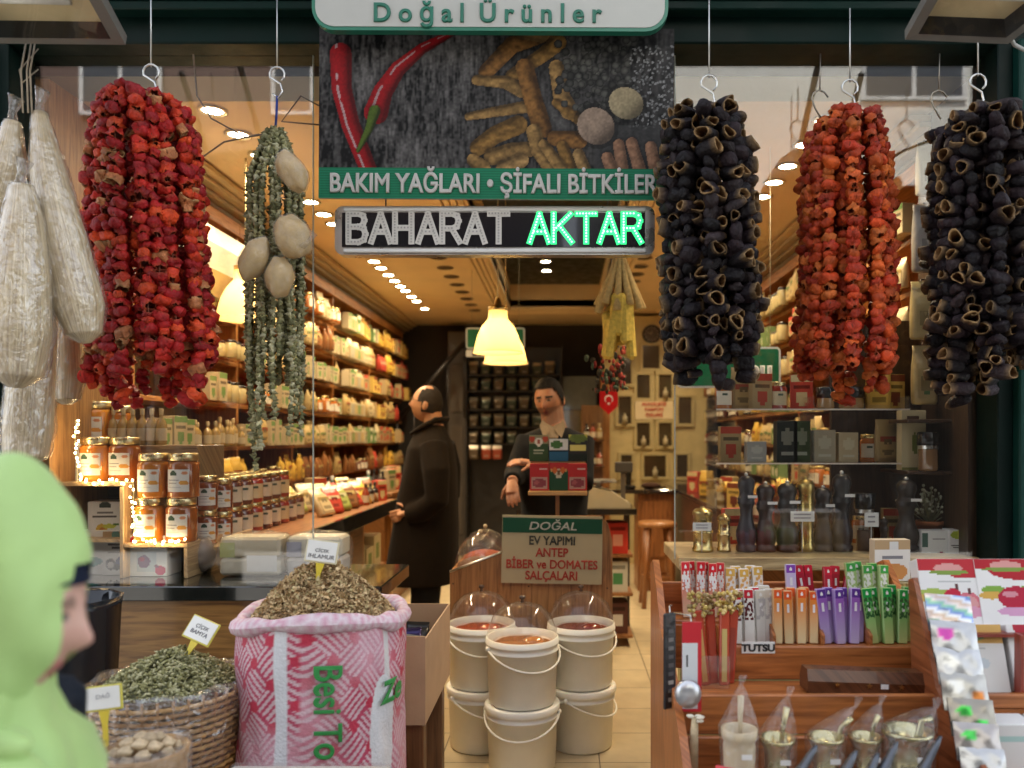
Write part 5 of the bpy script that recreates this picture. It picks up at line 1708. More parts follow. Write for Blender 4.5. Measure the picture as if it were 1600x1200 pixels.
AMB, AMB2, DKH = (0.52, 0.17, 0.018), (0.34, 0.09, 0.012), (0.20, 0.045, 0.01)
r, h = 0.058, 0.172
for x, yy, dd, zz, col, lab in [
        (150, 752, 3.14, z1, AMB, 'large amber honey jar at the left end of the upper window step'), (195, 752, 3.16, z1, AMB2, 'large brown honey jar on the upper window step, right of the amber one'),
        (234, 846, 3.12, z2, AMB, 'large amber honey jar on the lower window step, bottom of the left stack'), (284, 846, 3.12, z2, AMB2, 'large brown honey jar on the lower window step, bottom of the right stack')]:
    honey_jar(lab, W(x, 0, dd).x, dd, zz + .0005, r, h, col)
for x, lab, col in ((240, 'large amber honey jar stacked on the left jar of the lower window step', AMB), (287, 'large brown honey jar stacked on the right jar of the lower window step', AMB2)):
    honey_jar(lab, W(x, 0, 3.12).x, 3.12, z2 + h + .001, r, h, col)
honey_jar('large orange honey jar on the riser above the upper window step, lit bright yellow', W(152, 0, 3.33).x, 3.33, z1 + .1405, r * 1.1, h * 1.05, (0.62, 0.24, 0.02))
honey_jar('honey jar in the shadow beside the bright orange jar on the window riser', W(196, 0, 3.36).x, 3.34, z1 + .1405, r * .8, h * .95, AMB)
for i in range(6):
    o = put('bottle', PAL['bottle pale'], None, (W(222 + i * 11, 0, 3.4).x, 3.42, z1 + .1405 - 0.0), (0, 0, 0), (0.62, 0.62, 0.95)) if False else None
for i in range(6):
    x = W(218 + i * 14, 0, 3.5).x
    o = put('bottle', PAL['bottle pale'], None, (x, 3.30, z1 + 0.1405) if x < xb + .19 else (x, 3.5, 1.0985), (0, 0, 0), (0.8, 0.8, 1.0))
    tag(o, f'small white labelled bottle behind the honey jars, {ORD[i]} from the bright orange jar', 'bottle', 'small bottles behind the honey jars')
# smaller jars behind, to the right of the big stacks
for i, (x, dd) in enumerate([(322, 3.28), (346, 3.42), (318, 3.5)]):
    for k in range(2):
        honey_jar(f'dark honey jar right of the big stacks, {["in front", "middle", "rear"][i]}, {["lower", "upper"][k]} layer', W(x, 0, dd).x, dd, (z2 if i == 0 else 1.0985) + .0005 + k * 0.1405 if i else z2 - .03 + k * .1405, 0.046, 0.14, DKH, rz=0.5)
b = MB(); b.box((xc + .021, 3.2, z2 - .045), (W(352, 0, 3.28).x + .03, 3.40, z2 - .031), PW, 'wood'); b.box((xc + .03, 3.21, LZ), (xc + .045, 3.39, z2 - .046), PW, 'wood'); b.build('side_shelf', t, world=True)

def carton(label, x, y, z, w, h, dp, art, rz=0.0, name='product_box', cat='box', group=None, col=(0.72, 0.73, 0.72)):
    o = box_mesh(w, h, dp, col, art).build(name, None, (x, y, z), rz=rz)
    return tag(o, label, cat, group)
WH = (0.72, 0.74, 0.73)
art1 = Art(30, 34, WH).crest(0.5, 0.88, 0.36, (0.05, 0.07, 0.06)).rect(0.28, 0.66, 0.72, 0.70, (0.2, 0.2, 0.2)).rect(0.15, 0.54, 0.85, 0.60, (0.12, 0.12, 0.12)).rect(0.2, 0.46, 0.8, 0.48, (0.4, 0.4, 0.4)).oval(0.4, 0.2, 0.16, 0.14, (0.62, 0.42, 0.06)).oval(0.62, 0.27, 0.2, 0.07, (0.5, 0.55, 0.08)).oval(0.42, 0.17, 0.08, 0.06, (0.45, 0.2, 0.05)).oval(0.82, 0.32, 0.1, 0.03, (0.1, 0.2, 0.06))
art2 = Art(26, 40, WH).rect(0, 0.78, 1, 1, (0.42, 0.30, 0.17)).crest(0.5, 0.9, 0.34, (0.12, 0.25, 0.22)).rect(0.2, 0.68, 0.8, 0.72, (0.15, 0.15, 0.15)).rect(0.34, 0.59, 0.66, 0.64, (0.15, 0.15, 0.15)).rect(0.2, 0.5, 0.8, 0.515, (0.4, 0.4, 0.4)).oval(0.3, 0.24, 0.2, 0.13, (0.12, 0.12, 0.16)).oval(0.3, 0.22, 0.13, 0.08, (0.68, 0.68, 0.68)).oval(0.7, 0.3, 0.2, 0.12, (0.04, 0.05, 0.22)).oval(0.55, 0.18, 0.14, 0.07, (0.03, 0.03, 0.06))
art3 = Art(26, 40, WH).oval(0.6, 0.3, 0.4, 0.1, (0.02, 0.2, 0.26)).oval(0.5, 0.24, 0.3, 0.07, (0.05, 0.28, 0.3))
art4 = Art(32, 38, (0.68, 0.73, 0.75)).oval(0.14, 0.87, 0.16, 0.13, (0.5, 0.04, 0.06)).oval(0.16, 0.88, 0.06, 0.05, (0.6, 0.2, 0.2)).rect(0.35, 0.84, 0.45, 0.87, (0.1, 0.1, 0.12)).rect(0.55, 0.82, 0.6, 0.9, (0.1, 0.1, 0.12)).rect(0.72, 0.84, 0.92, 0.87, (0.1, 0.1, 0.12)).rect(0.8, 0.78, 0.84, 0.92, (0.1, 0.1, 0.12)).rect(0.3, 0.69, 0.5, 0.71, (0.25, 0.25, 0.3)).rect(0.18, 0.1, 0.72, 0.6, (0.52, 0.62, 0.68)).oval(0.38, 0.36, 0.17, 0.16, (0.2, 0.12, 0.24)).oval(0.33, 0.42, 0.07, 0.06, (0.4, 0.05, 0.15)).oval(0.83, 0.14, 0.15, 0.12, (0.5, 0.06, 0.16)).oval(0.72, 0.24, 0.05, 0.04, (0.2, 0.1, 0.2))
carton('white box with orange flower print on the middle board of the window steps', W(165, 0, 3.2).x, 3.24, W(0, 840, d).z + .0005, 0.132, 0.135, 0.11, art1.a, 0.12)
carton('white box with brown top and dark blue fruit print under the window steps', W(181, 0, 3.14).x, 3.18, LZ + .0005, 0.104, 0.172, 0.08, art2.a)
carton('white box with teal print under the window steps, left of the blue fruit box', W(140, 0, 3.14).x - .005, 3.19, LZ + .0005, 0.104, 0.172, 0.08, art3.a)
carton('pale blue white tub box with red flowers under the lower window step', W(238, 0, 3.14).x, 3.17, LZ + .0005, 0.145, 0.158, 0.12, art4.a)
carton('white box with dark crest behind the headscarf at the far left of the window', W(100, 0, 3.16).x, 3.2, z1 + .0005, 0.12, 0.15, 0.08, art1.a)
# string lights
t = thing('string_lights', 'warm glowing string lights wound along the edges of the honey jar steps', 'string lights', (-1.7, 3.05, z2))
R = random.Random(3)
path = [(120, 655), (118, 690), (120, 725), (124, 752), (150, 754), (180, 752), (206, 754), (208, 775), (207, 800), (209, 825), (210, 846), (240, 847), (270, 847), (292, 846)]
b = MB(); pp = [W(x + R.uniform(-3, 3), y + R.uniform(-2, 2), 3.05) for x, y in path]
b.tube(pp, 0.0015, 5, (0.3, 0.3, 0.2), 'gloss'); b.build('wire', t, world=True)
b = MB()
for i in range(len(path) - 1):
    (xx0, yy0), (xx1, yy1) = path[i], path[i + 1]
    L = math.hypot(xx1 - xx0, yy1 - yy0)
    k = int(L / 5.5)
    for j in range(k):
        f = j / k
        b.ball(W(xx0 + (xx1 - xx0) * f + R.uniform(-5, 5), yy0 + (yy1 - yy0) * f + R.uniform(-4, 3), 3.045), 0.0042, (1, 1, 1), 'fairy', 6, 4)
q = b.build('bulb', t, world=True); q['kind'] = 'stuff'
# film wrapped packs on the ledge
for i, (x0, x1, yt, yb, dd, cols, lab) in enumerate([
        (335, 438, 840, 908, 3.08, [(0.55, 0.47, 0.3), (0.4, 0.42, 0.12), (0.6, 0.55, 0.42)], 'film wrapped pack with green side and white label on the left window ledge'),
        (440, 535, 838, 906, 3.1, [(0.6, 0.55, 0.4), (0.34, 0.34, 0.40), (0.55, 0.52, 0.48)], 'film wrapped pale grey pack behind the linden sack on the left window ledge')]):
    a, c = W(x0, yb, dd), W(x1, yt, dd)
    t2 = thing('wrapped_pack', lab, 'pack', ((a.x + c.x) / 2, dd + .09, LZ + .0005), 'film wrapped packs on the left window ledge')
    w, h_ = c.x - a.x, 0.165
    b = MB()
    b.box((-w / 2 + .01, -.07, 0.004), (w / 2 - .01, .07, h_ * .42), cols[2], 'paper', 0.01)
    b.box((-w / 2 + .012, -.068, h_ * .44), (w / 2 - .012, .068, h_ * .92), cols[0], 'paper', 0.01)
    b.box((-w / 2 + .012, -.0695, h_ * .45), (-w / 2 + .07, -.0685, h_ * .8), cols[1], 'paper')
    b.box((-.01, -.0715, h_ * .12), (w / 2 - .02, -.0705, h_ * .5), (0.7, 0.7, 0.66), 'paper')
    b.build('contents', t2)
    b = MB(); b.ball((0, 0, h_ * .5), (w * .56, .095, h_ * .53), (1, 1, 1), 'film', 24, 14, lambda q: (max(abs(q[0]), abs(q[1]), abs(q[2]))) ** -0.55 * (1 + .03 * math.sin(q[0] * 15) * math.sin(q[2] * 12)))
    if i == 0:
        b.tube([(-w * .52, 0, .06), (-w * .68, -.01, .04), (-w * .8, -.02, .03)], [.05, .02, .03], 8, (1, 1, 1), 'film', flat=.5)
    b.build('film', t2)
t2 = thing('wrapped_pack', 'dark film wrapped bundle at the left end of the packs on the window ledge', 'pack', (W(318, 0, 3.2).x, 3.2, LZ + .0005), 'film wrapped packs on the left window ledge')
b = MB(); b.ball((0, 0, .07), (.045, .05, .07), (0.2, 0.16, 0.15), 'pack', 16, 10); b.build('contents', t2)
b = MB(); b.ball((0, 0, .072), (.052, .057, .0735), (1, 1, 1), 'film', 16, 10, lambda q: 1 + .06 * math.sin(q[0] * 9 + q[2] * 5)); b.build('film', t2)
# a cream carton and a price card
t = thing('price_card', 'small white card hanging at the end of the honey jar counter', 'price card', W(343, 830, 3.4))
b = MB(); a, c = W(337, 831, 3.4), W(352, 797, 3.4); b.box((a.x, 3.4, a.z), (c.x, 3.402, c.z), (0.7, 0.68, 0.66), 'paper'); b.build('card', t, world=True)
b = MB()
for k in range(3):
    b.box((a.x + .008, 3.3985, c.z - .02 - k * .014), (c.x - .008, 3.3995, c.z - .016 - k * .014), (0.3, 0.3, 0.3), 'paper')
b.build('handwriting', t, world=True)
b = MB(); b.tube([((a.x + c.x) / 2, 3.404, 1.02), ((a.x + c.x) / 2, 3.404, a.z + .01)], .003, 5, (.6, .6, .6), 'plastic'); b.build('stick', t, world=True)
a, c = W(62, 330, 3.4), W(128, 210, 3.4)
ar = Art(12, 18, (0.46, 0.30, 0.12)).oval(0.7, 0.3, 0.16, 0.12, (0.05, 0.14, 0.04)).rect(0.5, 0.14, 0.9, 0.18, (0.1, 0.16, 0.06))
carton('tan carton with small green emblem high behind the wrapped loofahs', (a.x + c.x) / 2, 3.39, 2.5, 0.2, 0.33, 0.1, ar.a, 0.25, 'carton', 'carton', None, (0.46, 0.30, 0.12))
b = MB(); b.box((-2.16, 3.25, 2.47), (-1.75, 3.42, 2.4985), WOOD, 'wood'); tag(b.build('wall_shelf', None, (-1.95, 3.33, 2.47), world=True), 'short wooden shelf under the tan carton high in the left window', 'shelf')

# ================================================================== right window: mills on the ledge
RZ = 1.1085
RPROF = [(0.95, 0), (1.0, 0.01), (1.0, 0.07), (0.82, 0.09), (0.92, 0.13), (1.0, 0.2), (0.98, 0.27), (0.72, 0.38), (0.58, 0.48), (0.62, 0.56), (0.78, 0.62), (0.86, 0.64), (0.78, 0.66), (0.86, 0.69), (0.78, 0.71), (0.7, 0.74), (0.66, 0.78), (0.84, 0.86), (0.8, 0.93), (0.5, 0.985), (0.14, 1.0)]
def mill(label, x, yt, w, col, kind='wood', d=3.13, bag=True, knob=(0.6, 0.6, 0.58), tagd=True):
    h = RZ and (W(0, yt, d).z - RZ)
    r = w / 2 / F * d * 1.1
    t = thing('pepper_mill', label, 'pepper mill', (W(x, 0, d).x, d, RZ + .0005), 'pepper mills in the right window', 0)
    b = MB()
    if kind == 'wood':
        pr = [(r * a, h * z * .96) for a, z in RPROF]
        k = 15
        b.lathe(pr[:k], 22, col, 'mill', cap0=True); b.build('body', t)
        b = MB(); b.lathe(pr[k - 1:], 22, mulc(col, .8), 'mill', cap1=True); b.build('head', t)
        b = MB(); b.lathe([(r * .14, h * .955), (r * .2, h * .97), (r * .16, h * .99), (.001, h)], 10, knob, 'metal'); b.build('knob', t)
    elif kind == 'brass':
        b.lathe([(r, 0), (r, h * .06), (r * .9, h * .09), (r * .9, h * .4), (r, h * .42), (r, h * .46), (r * .88, h * .48), (r * .88, h * .8), (r, h * .82), (r * .95, h * .9)], 20, col, 'brass', cap0=True); b.build('body', t)
        b = MB(); b.lathe([(r * .95, h * .9), (r * .7, h * .95), (r * .2, h * .97), (r * .2, h), (.001, h * 1.005)], 16, col, 'brass'); b.build('head', t)
    else:
        b.lathe([(r * .8, 0), (r * .8, h * .75)], 20, (1, 1, 1), 'acrylic', cap0=True)
        b.lathe([(r * .72, 0.004), (r * .72, h * .35)], 16, (0.06, 0.04, 0.03), 'herb', cap0=True, cap1=True); b.build('body', t)
        b = MB(); b.lathe([(r * .86, h * .72), (r, h * .74), (r, h * .98), (r * .9, h)], 20, (0.012, 0.012, 0.012), 'gloss', cap1=True); b.build('head', t)
        b = MB(); b.lathe([(r * .83, h * .66), (r * .83, h * .72)], 20, (0.5, 0.5, 0.48), 'metal'); b.build('collar', t)
    if bag:
        b = MB()
        b.lathe([(r * 1.12, .002), (r * 1.15, h * .3), (r * 1.12, h * .6), (r * 1.05, h * .85), (r * .7, h * .97), (r * .1, h * 1.05), (r * .35, h * 1.1)], 14, (1, 1, 1), 'film_thin', wob=lambda i, a: 1 + .05 * math.cos(3 * a + i) + .03 * math.cos(5 * a - 2 * i)); b.build('film', t)
    if tagd:
        b = MB(); b.box((-r * .1, -r * 1.17, h * .68), (r * .8, -r * 1.15, h * .68 + .011), (0.72, 0.72, 0.7), 'paper'); b.build('price_sticker', t)
    return t
DW = (0.022, 0.017, 0.015)
mill('clear bagged brass mortar grinder at the left end of the mill row', 1098, 792, 30, (0.6, 0.5, 0.22), 'brass', tagd=False)
mill('short brass grinder in film beside the leftmost dark mill', 1131, 802, 20, (0.62, 0.48, 0.22), 'brass', tagd=False)
mill('tall dark mill at the left of the dark row, with a blue tinted body', 1166, 738, 29, (0.02, 0.018, 0.026))
mill('brown dark mill with pointed film top, second dark mill from the left', 1196, 752, 31, (0.035, 0.018, 0.014))
mill('dark mill with crumpled film top, left of the tall brass mill', 1230, 750, 33, DW)
mill('tall slender brass mill with red sticker among the dark mills', 1259, 745, 24, (0.6, 0.46, 0.16), 'brass', tagd=False)
mill('shorter dark mill right of the tall brass mill', 1286, 758, 28, (0.03, 0.022, 0.02))
mill('tall glossy dark mill with steel knob, third left of the last mill', 1315, 735, 31, (0.016, 0.015, 0.016))
mill('clear acrylic mill with black cap on the mill ledge', 1351, 770, 30, DW, 'acrylic', bag=False, tagd=False)
mill('tiny dark mill with a pointed metal top beside the acrylic mill', 1381, 808, 14, DW, bag=False, tagd=False)
mill('bulbous dark mill in shiny film, rightmost of the row', 1416, 745, 34, DW)
# price cards on the ledge
for x, y, w_, h_, lab in [(1097, 823, 29, 13, 'white price card leaning on the bagged brass grinder'), (1254, 807, 37, 16, 'white price card in front of the tall brass mill'), (1362, 812, 22, 22, 'white price card beside the acrylic mill')]:
    dd = 3.08
    a, c = W(x - w_ / 2, y + h_ / 2, dd), W(x + w_ / 2, y - h_ / 2, dd)
    t = thing('price_card', lab, 'price card', ((a.x + c.x) / 2, dd, RZ), 'price cards among the mills')
    b = MB(); b.box((a.x, dd, a.z), (c.x, dd + .0015, c.z), (0.66, 0.68, 0.66), 'paper'); b.build('card', t, world=True)
    b = MB()
    for k in range(2):
        b.box((a.x + .012, dd - .0015, a.z + (c.z - a.z) * (.3 + .35 * k)), (c.x - .014, dd - .0005, a.z + (c.z - a.z) * (.42 + .35 * k)), (0.25, 0.25, 0.28), 'paper')
    b.build('print', t, world=True)
    b = MB(); b.tube([((a.x + c.x) / 2, dd + .004, RZ), ((a.x + c.x) / 2, dd + .004, a.z + .01)], .002, 5, (.5, .5, .5), 'plastic'); b.build('stick', t, world=True)
# clear shelf rack with dark boxes and black capped jars behind the mills
t = thing('acrylic_rack', 'clear acrylic shelf rack standing behind the pepper mills', 'rack', (W(1250, 0, 3.3).x, 3.3, RZ))
za, zb = W(0, 722, 3.3).z, W(0, 640, 3.3).z
for z in (za, zb):
    b = MB(); b.box((W(1112, 0, 3.3).x, 3.2, z - .006), (W(1405, 0, 3.3).x, 3.41, z), (1, 1, 1), 'acrylic'); b.build('shelf', t, world=True)
    b = MB(); b.box((W(1112, 0, 3.3).x, 3.196, z - .006), (W(1405, 0, 3.3).x, 3.1995, z), (0.7, 0.62, 0.5), 'acrylic_white'); b.build('shelf_edge', t, world=True)
for x in (1112, 1260, 1405):
    b = MB(); b.box((W(x, 0, 3.3).x - .003, 3.2, RZ), (W(x, 0, 3.3).x + .003, 3.41, zb + .05), (1, 1, 1), 'acrylic'); b.build('side_panel', t, world=True)
for i, (x, w_, yt, col, lab) in enumerate([(1227, 32, 658, (0.012, 0.016, 0.012), 'black box with round crest on the acrylic rack'), (1250, 26, 658, (0.03, 0.05, 0.015), 'dark green box on the acrylic rack beside the black box'), (1285, 34, 672, (0.34, 0.3, 0.2), 'pale box on the acrylic rack right of the green box'), (1322, 30, 676, (0.42, 0.34, 0.2), 'tan box on the acrylic rack, right of the pale one'), (1180, 30, 690, (0.3, 0.3, 0.26), 'grey packet on the acrylic rack left of the black box')]):
    hh = W(0, yt, 3.28).z - za
    carton(lab, W(x, 0, 3.28).x, 3.28, za + .0005, w_ / F * 3.28, hh, .06, Art(10, 12, col).oval(.5, .6, .3, .22, mulc(mixc(col, (0.4, 0.4, 0.3), .3), 1.2)).rect(.2, .15, .8, .22, mixc(col, (0.5, 0.5, 0.4), .5)).a, 0, 'product_box', 'box', 'boxes on the acrylic rack', col)
RACK = [(1130, 'jar amber', 3.3, zb), (1160, 'bag tan', 3.33, zb), (1188, 'box buff', 3.3, zb), (1216, 'jar red', 3.32, zb), (1372, 'bag yellow', 3.3, zb), (1395, 'box yellow', 3.34, zb), (1140, 'box buff', 3.35, za), (1358, 'jar amber', 3.32, za), (1384, 'bag tan', 3.3, za), (1252, 'box red', 3.36, zb), (1345, 'jar amber', 3.37, RZ), (1395, 'box buff', 3.36, RZ), (1240, 'box yellow', 3.38, RZ), (1145, 'box red', 3.36, RZ)]
for i, (x, kk, dd, zz) in enumerate(RACK):
    ki, cn = kk.split()
    nm, lab, cat = KIND[ki]
    o = put(nm, PAL[kk], None, (W(x, 0, dd).x, dd, zz + .0006), (0, 0, random.uniform(-.3, .3)), (.9, .5, .95))
    row = [q[0] for q in RACK if q[3] == zz]
    tag(o, f'{cn} {lab} {["on the top board of", "on the lower board of", "on the ledge behind"][[zb, za, RZ].index(zz)]} the clear rack, {ORD[sorted(row).index(x)]} of its row', cat, 'goods around the clear rack in the right window')
for x, w_, lab in [(1290, 30, 'black capped clear jar on top of the acrylic rack, left one'), (1330, 42, 'wider black capped clear jar on top of the acrylic rack')]:
    t = thing('spice_jar', lab, 'jar', (W(x, 0, 3.28).x, 3.28, zb + .0005), 'black capped jars on the acrylic rack')
    r = w_ / 2 / F * 3.28
    b = MB(); b.lathe([(r * .85, 0), (r * .9, .01), (r * .82, .045)], 20, (0.4, 0.24, 0.1), 'honey', cap0=True); b.build('glass_body', t)
    b = MB(); b.lathe([(r * .85, .046), (r, .05), (r * .98, .088), (r * .9, .09)], 20, (0.012, 0.012, 0.012), 'gloss', cap1=True); b.build('lid', t)
# dark corner display at the right end with boxes, jar and bags
t = thing('corner_cabinet', 'dark brown display cabinet in the right corner of the window', 'cabinet', (1.4, 3.3, RZ))
b = MB(); b.box((1.14, 3.395, RZ), (1.52, 3.42, 2.05), (0.05, 0.025, 0.014), 'wood'); b.build('back_panel', t, world=True)
for z in (W(0, 735, 3.2).z, W(0, 640 + 8, 3.2).z - .02):
    b = MB(); b.box((W(1405, 0, 3.2).x, 3.12, z - .014), (1.519, 3.394, z), (0.06, 0.03, 0.016), 'wood', .002); b.build('shelf', t, world=True)
zs_ = W(0, 735, 3.2).z
arw = Art(24, 20, (0.06, 0.055, 0.04)).rect(0, .82, 1, 1, (0.3, 0.04, 0.02)).rect(0.3, .5, .7, .68, (0.16, 0.17, 0.16)).rect(.35, .3, .75, .36, (0.2, 0.2, 0.18))
carton('dark box with red top stripe in the right corner cabinet', W(1512, 0, 3.28).x, 3.3, zs_ + .0005, .19, .235, .06, arw.a, 0, 'product_box', 'box', 'boxes in the right corner cabinet', (0.06, 0.05, 0.04))
arv = Art(24, 18, (0.34, 0.27, 0.2)).rect(0, .78, 1, 1, (0.42, 0.05, 0.03)).oval(.42, .45, .06, .18, (0.06, 0.04, 0.04)).oval(.2, .4, .12, .12, (0.2, 0.13, 0.09)).oval(.75, .42, .18, .12, (0.22, 0.14, 0.1)).rect(0, 0, 1, .16, (0.45, 0.34, 0.22))
carton('picture box with red band and brown figures in front of the dark striped box', W(1520, 0, 3.18).x, 3.17, zs_ + .0005, .15, .108, .05, arv.a, -.06, 'product_box', 'box', 'boxes in the right corner cabinet', (0.34, 0.27, 0.2))
arx = Art(14, 22, (0.56, 0.48, 0.28)).rect(.25, .82, .7, .92, (0.1, 0.05, 0.03)).oval(.55, .45, .12, .18, (0.16, 0.2, 0.04)).oval(.78, .5, .1, .12, (0.2, 0.24, 0.06)).rect(0, 0, 1, .06, (0.2, 0.2, 0.05))
carton('cream packet with green leaf print in the right corner cabinet', W(1427, 0, 3.2).x, 3.22, zs_ + .0005, .098, .24, .05, arx.a, 0, 'product_box', 'box', 'boxes in the right corner cabinet', (0.56, 0.48, 0.28))
t = thing('spice_jar', 'black capped jar with silver ring in front of the dark corner boxes', 'jar', (W(1452, 0, 3.14).x, 3.15, zs_ + .0005), None)
b = MB(); b.lathe([(.036, 0), (.038, .01), (.036, .085)], 20, (0.26, 0.14, 0.06), 'honey', cap0=True); b.build('glass_body', t)
b = MB(); b.lathe([(.0375, .086), (.0375, .1)], 20, (.6, .6, .58), 'metal'); b.build('collar', t)
b = MB(); b.lathe([(.04, .1), (.042, .104), (.041, .15), (.037, .153)], 20, (0.012, 0.012, 0.012), 'gloss', cap1=True); b.build('lid', t)
t = thing('terracotta_pot', 'terracotta pot with pale dried sprigs in the right window corner', 'pot', (W(1456, 0, 3.2).x, 3.22, RZ + .0005))
b = MB(); b.lathe([(.038, 0), (.05, .09), (.053, .09), (.053, .11), (.046, .11)], 20, (0.36, 0.13, 0.05), 'carton', cap0=True); b.build('pot', t)
b = MB()
for i in range(70):
    a, e = random.random() * 6.28, random.uniform(.5, 1.5)
    L = random.uniform(.06, .16)
    p1 = (L * math.cos(a) * math.cos(e), L * math.sin(a) * math.cos(e) * .6, .1 + L * math.sin(e))
    b.tube([(0, 0, .09), p1], .0012, 4, (0.3, 0.32, 0.2), 'herb'); b.ball(p1, .006, (0.5, 0.54, 0.42), 'herb', 5, 4)
b.build('sprigs', t)
artp = lambda g: Art(22, 34, (0.70, 0.72, 0.70)).rect(.0, .0, 1, .02, (.3, .3, .3)).oval(.4, .86, .34, .12, (0.35, 0.45, 0.04)).oval(.5, .9, .1, .16, (0.5, 0.55, 0.08)).rect(.1, .52, .8, .55, (.1, .1, .1)).rect(.2, .46, .9, .5, (.12, .12, .12)).rect(.12, .4, .6, .42, (.2, .2, .2)).rect(.1, .26, .8, .28, (.45, .45, .45)).oval(.85, .42, .14, .12, g)
carton('white pack with berries print at the window corner, left of the two lime pictured tins', W(1457, 0, 3.1).x, 3.11, RZ - .042, .1, .128, .06, Art(22, 30, (0.66, 0.69, 0.68)).rect(0, .5, .22, .95, (.06, .12, .1)).rect(.4, .72, .9, .78, (.25, .25, .25)).oval(.75, .2, .2, .16, (.3, .03, .08)).oval(.6, .1, .2, .09, (.12, .08, .1)).a, 0, 'product_box', 'box', 'white packs at the right window corner')
carton('white tin with lime picture and green seal at the window corner', W(1493, 0, 3.1).x, 3.1, RZ - .042, .078, .132, .06, artp((.03, .2, .12)).a, 0, 'product_box', 'box', 'white packs at the right window corner')
carton('white tin with lime picture, rightmost at the window corner by the green jamb', W(1531, 0, 3.1).x, 3.11, RZ - .042, .08, .13, .06, artp((.7, .72, .7)).a, 0, 'product_box', 'box', 'white packs at the right window corner')
b = MB(); b.box((W(1432, 0, 3.0).x, 2.99, RZ - .06), (1.519, 3.2, RZ - .0425), (0.02, 0.018, 0.016), 'dark_gloss'); q = b.build('corner_ledge', shop, world=True)
# bags hanging up the right corner
for i, (y0_, y1_, x, w_, c_, lab) in enumerate([(222, 305, 1448, 32, (0.5, 0.44, 0.28), 'cream bag hanging highest in the right window corner'), (320, 425, 1446, 40, (0.32, 0.30, 0.27), 'grey bag hanging second from the top in the right window corner'), (440, 530, 1442, 38, (0.46, 0.36, 0.16), 'tan bag hanging third from the top in the right window corner'), (540, 632, 1444, 38, (0.4, 0.3, 0.13), 'brownish bag hanging lowest in the right window corner')]):
    dd = 3.25
    z0_ = W(0, y1_, dd).z
    t = thing('hanging_bag', lab, 'bag', (W(x, 0, dd).x, dd, z0_), 'bags hanging in the right window corner')
    hh = W(0, y0_, dd).z - z0_
    q = bag_mesh(w_ / F * dd, hh, .05, c_, Art(6, 8, mulc(c_, 1.05)).rect(.2, .3, .8, .8, mulc(c_, .6)).oval(.5, .2, .2, .1, (.08, .15, .05)).a).build('bag', t)
    b = MB(); b.tube([(0, 0.005, hh - .01), (0, 0.02, hh + .012), (.06, .03, hh + .02)], .003, 5, (.05, .04, .04), 'metal'); b.build('hook', t)

# ================================================================== wooden tasting case with paste buckets
t = thing('display_case', 'orange brown wooden display case with clear lids on its slanting top, in the doorway', 'display case', (-.15, 3.95, FLOOR))
D = 3.70
def wp(x, y, d=D):
    q = W(x, y, d); return (q.x, q.z)
poly = [(wp(703, 0)[0], FLOOR), (wp(957, 0)[0], FLOOR), wp(957, 845), wp(950, 818), wp(938, 806), wp(800, 806), wp(786, 862), wp(703, 893)]
b = MB(); b.prism(poly, D, D + .02, (0.36, 0.17, 0.06), 'wood', grain=1); b.build('front_panel', t, world=True)
b = MB(); b.box((wp(703, 0)[0], D + .0205, FLOOR), (wp(703, 0)[0] + .02, D + .55, wp(0, 893)[1]), WOOD, 'wood'); b.build('side_panel', t, world=True)
b = MB(); b.box((wp(957, 0)[0] - .02, D + .0205, FLOOR), (wp(957, 0)[0], D + .55, wp(0, 845)[1]), WOOD, 'wood'); b.build('side_panel', t, world=True)
b = MB(); b.box((wp(703, 0)[0] + .02, D + .0205, .86), (wp(957, 0)[0] - .02, D + .55, .88), WOOD, 'wood'); b.build('deck', t, world=True)
for i, (cx_, cy_) in enumerate([(-.40, D + .16), (-.40, D + .40), (-.14, D + .16), (-.14, D + .40), (.1, D + .16), (.1, D + .4)]):
    b = MB(); b.ball((cx_, cy_, .93 + .05 * (cx_ + .4)), (.115, .11, .05), [(0.12, 0.05, 0.02), (0.3, 0.06, 0.02), (0.2, 0.12, 0.04), (0.42, 0.3, 0.1), (0.5, 0.4, 0.2), (0.3, 0.2, 0.08)][i], 'herb', 14, 8); q = b.build('contents', t, world=True)
    b = MB(); b.lathe([(.122, 0), (.12, .03), (.105, .085), (.07, .13), (.02, .15), (.001, .152)], 24, (1, 1, 1), 'acrylic', c=(cx_, cy_, .935 + .05 * (cx_ + .4))); b.build('clear_lid', t, world=True)
    b = MB(); b.ball((cx_, cy_, 1.1 + .05 * (cx_ + .4)), .011, (.5, .4, .25), 'gloss', 8, 6); b.build('knob', t, world=True)
b = MB(); b.tube([W(703, 893, D - .002), W(786, 862, D - .002)], .006, 6, (.7, .7, .66), 'metal'); b.build('trim', t, world=True)
b = MB()
for x, y in [(708, 912), (826, 916), (949, 919), (712, 1120), (948, 1000)]:
    p = W(x, y, D - .001); b.ball(p, (.004, .002, .004), (.06, .04, .03), 'metal', 6, 4)
b.build('screw', t, world=True)
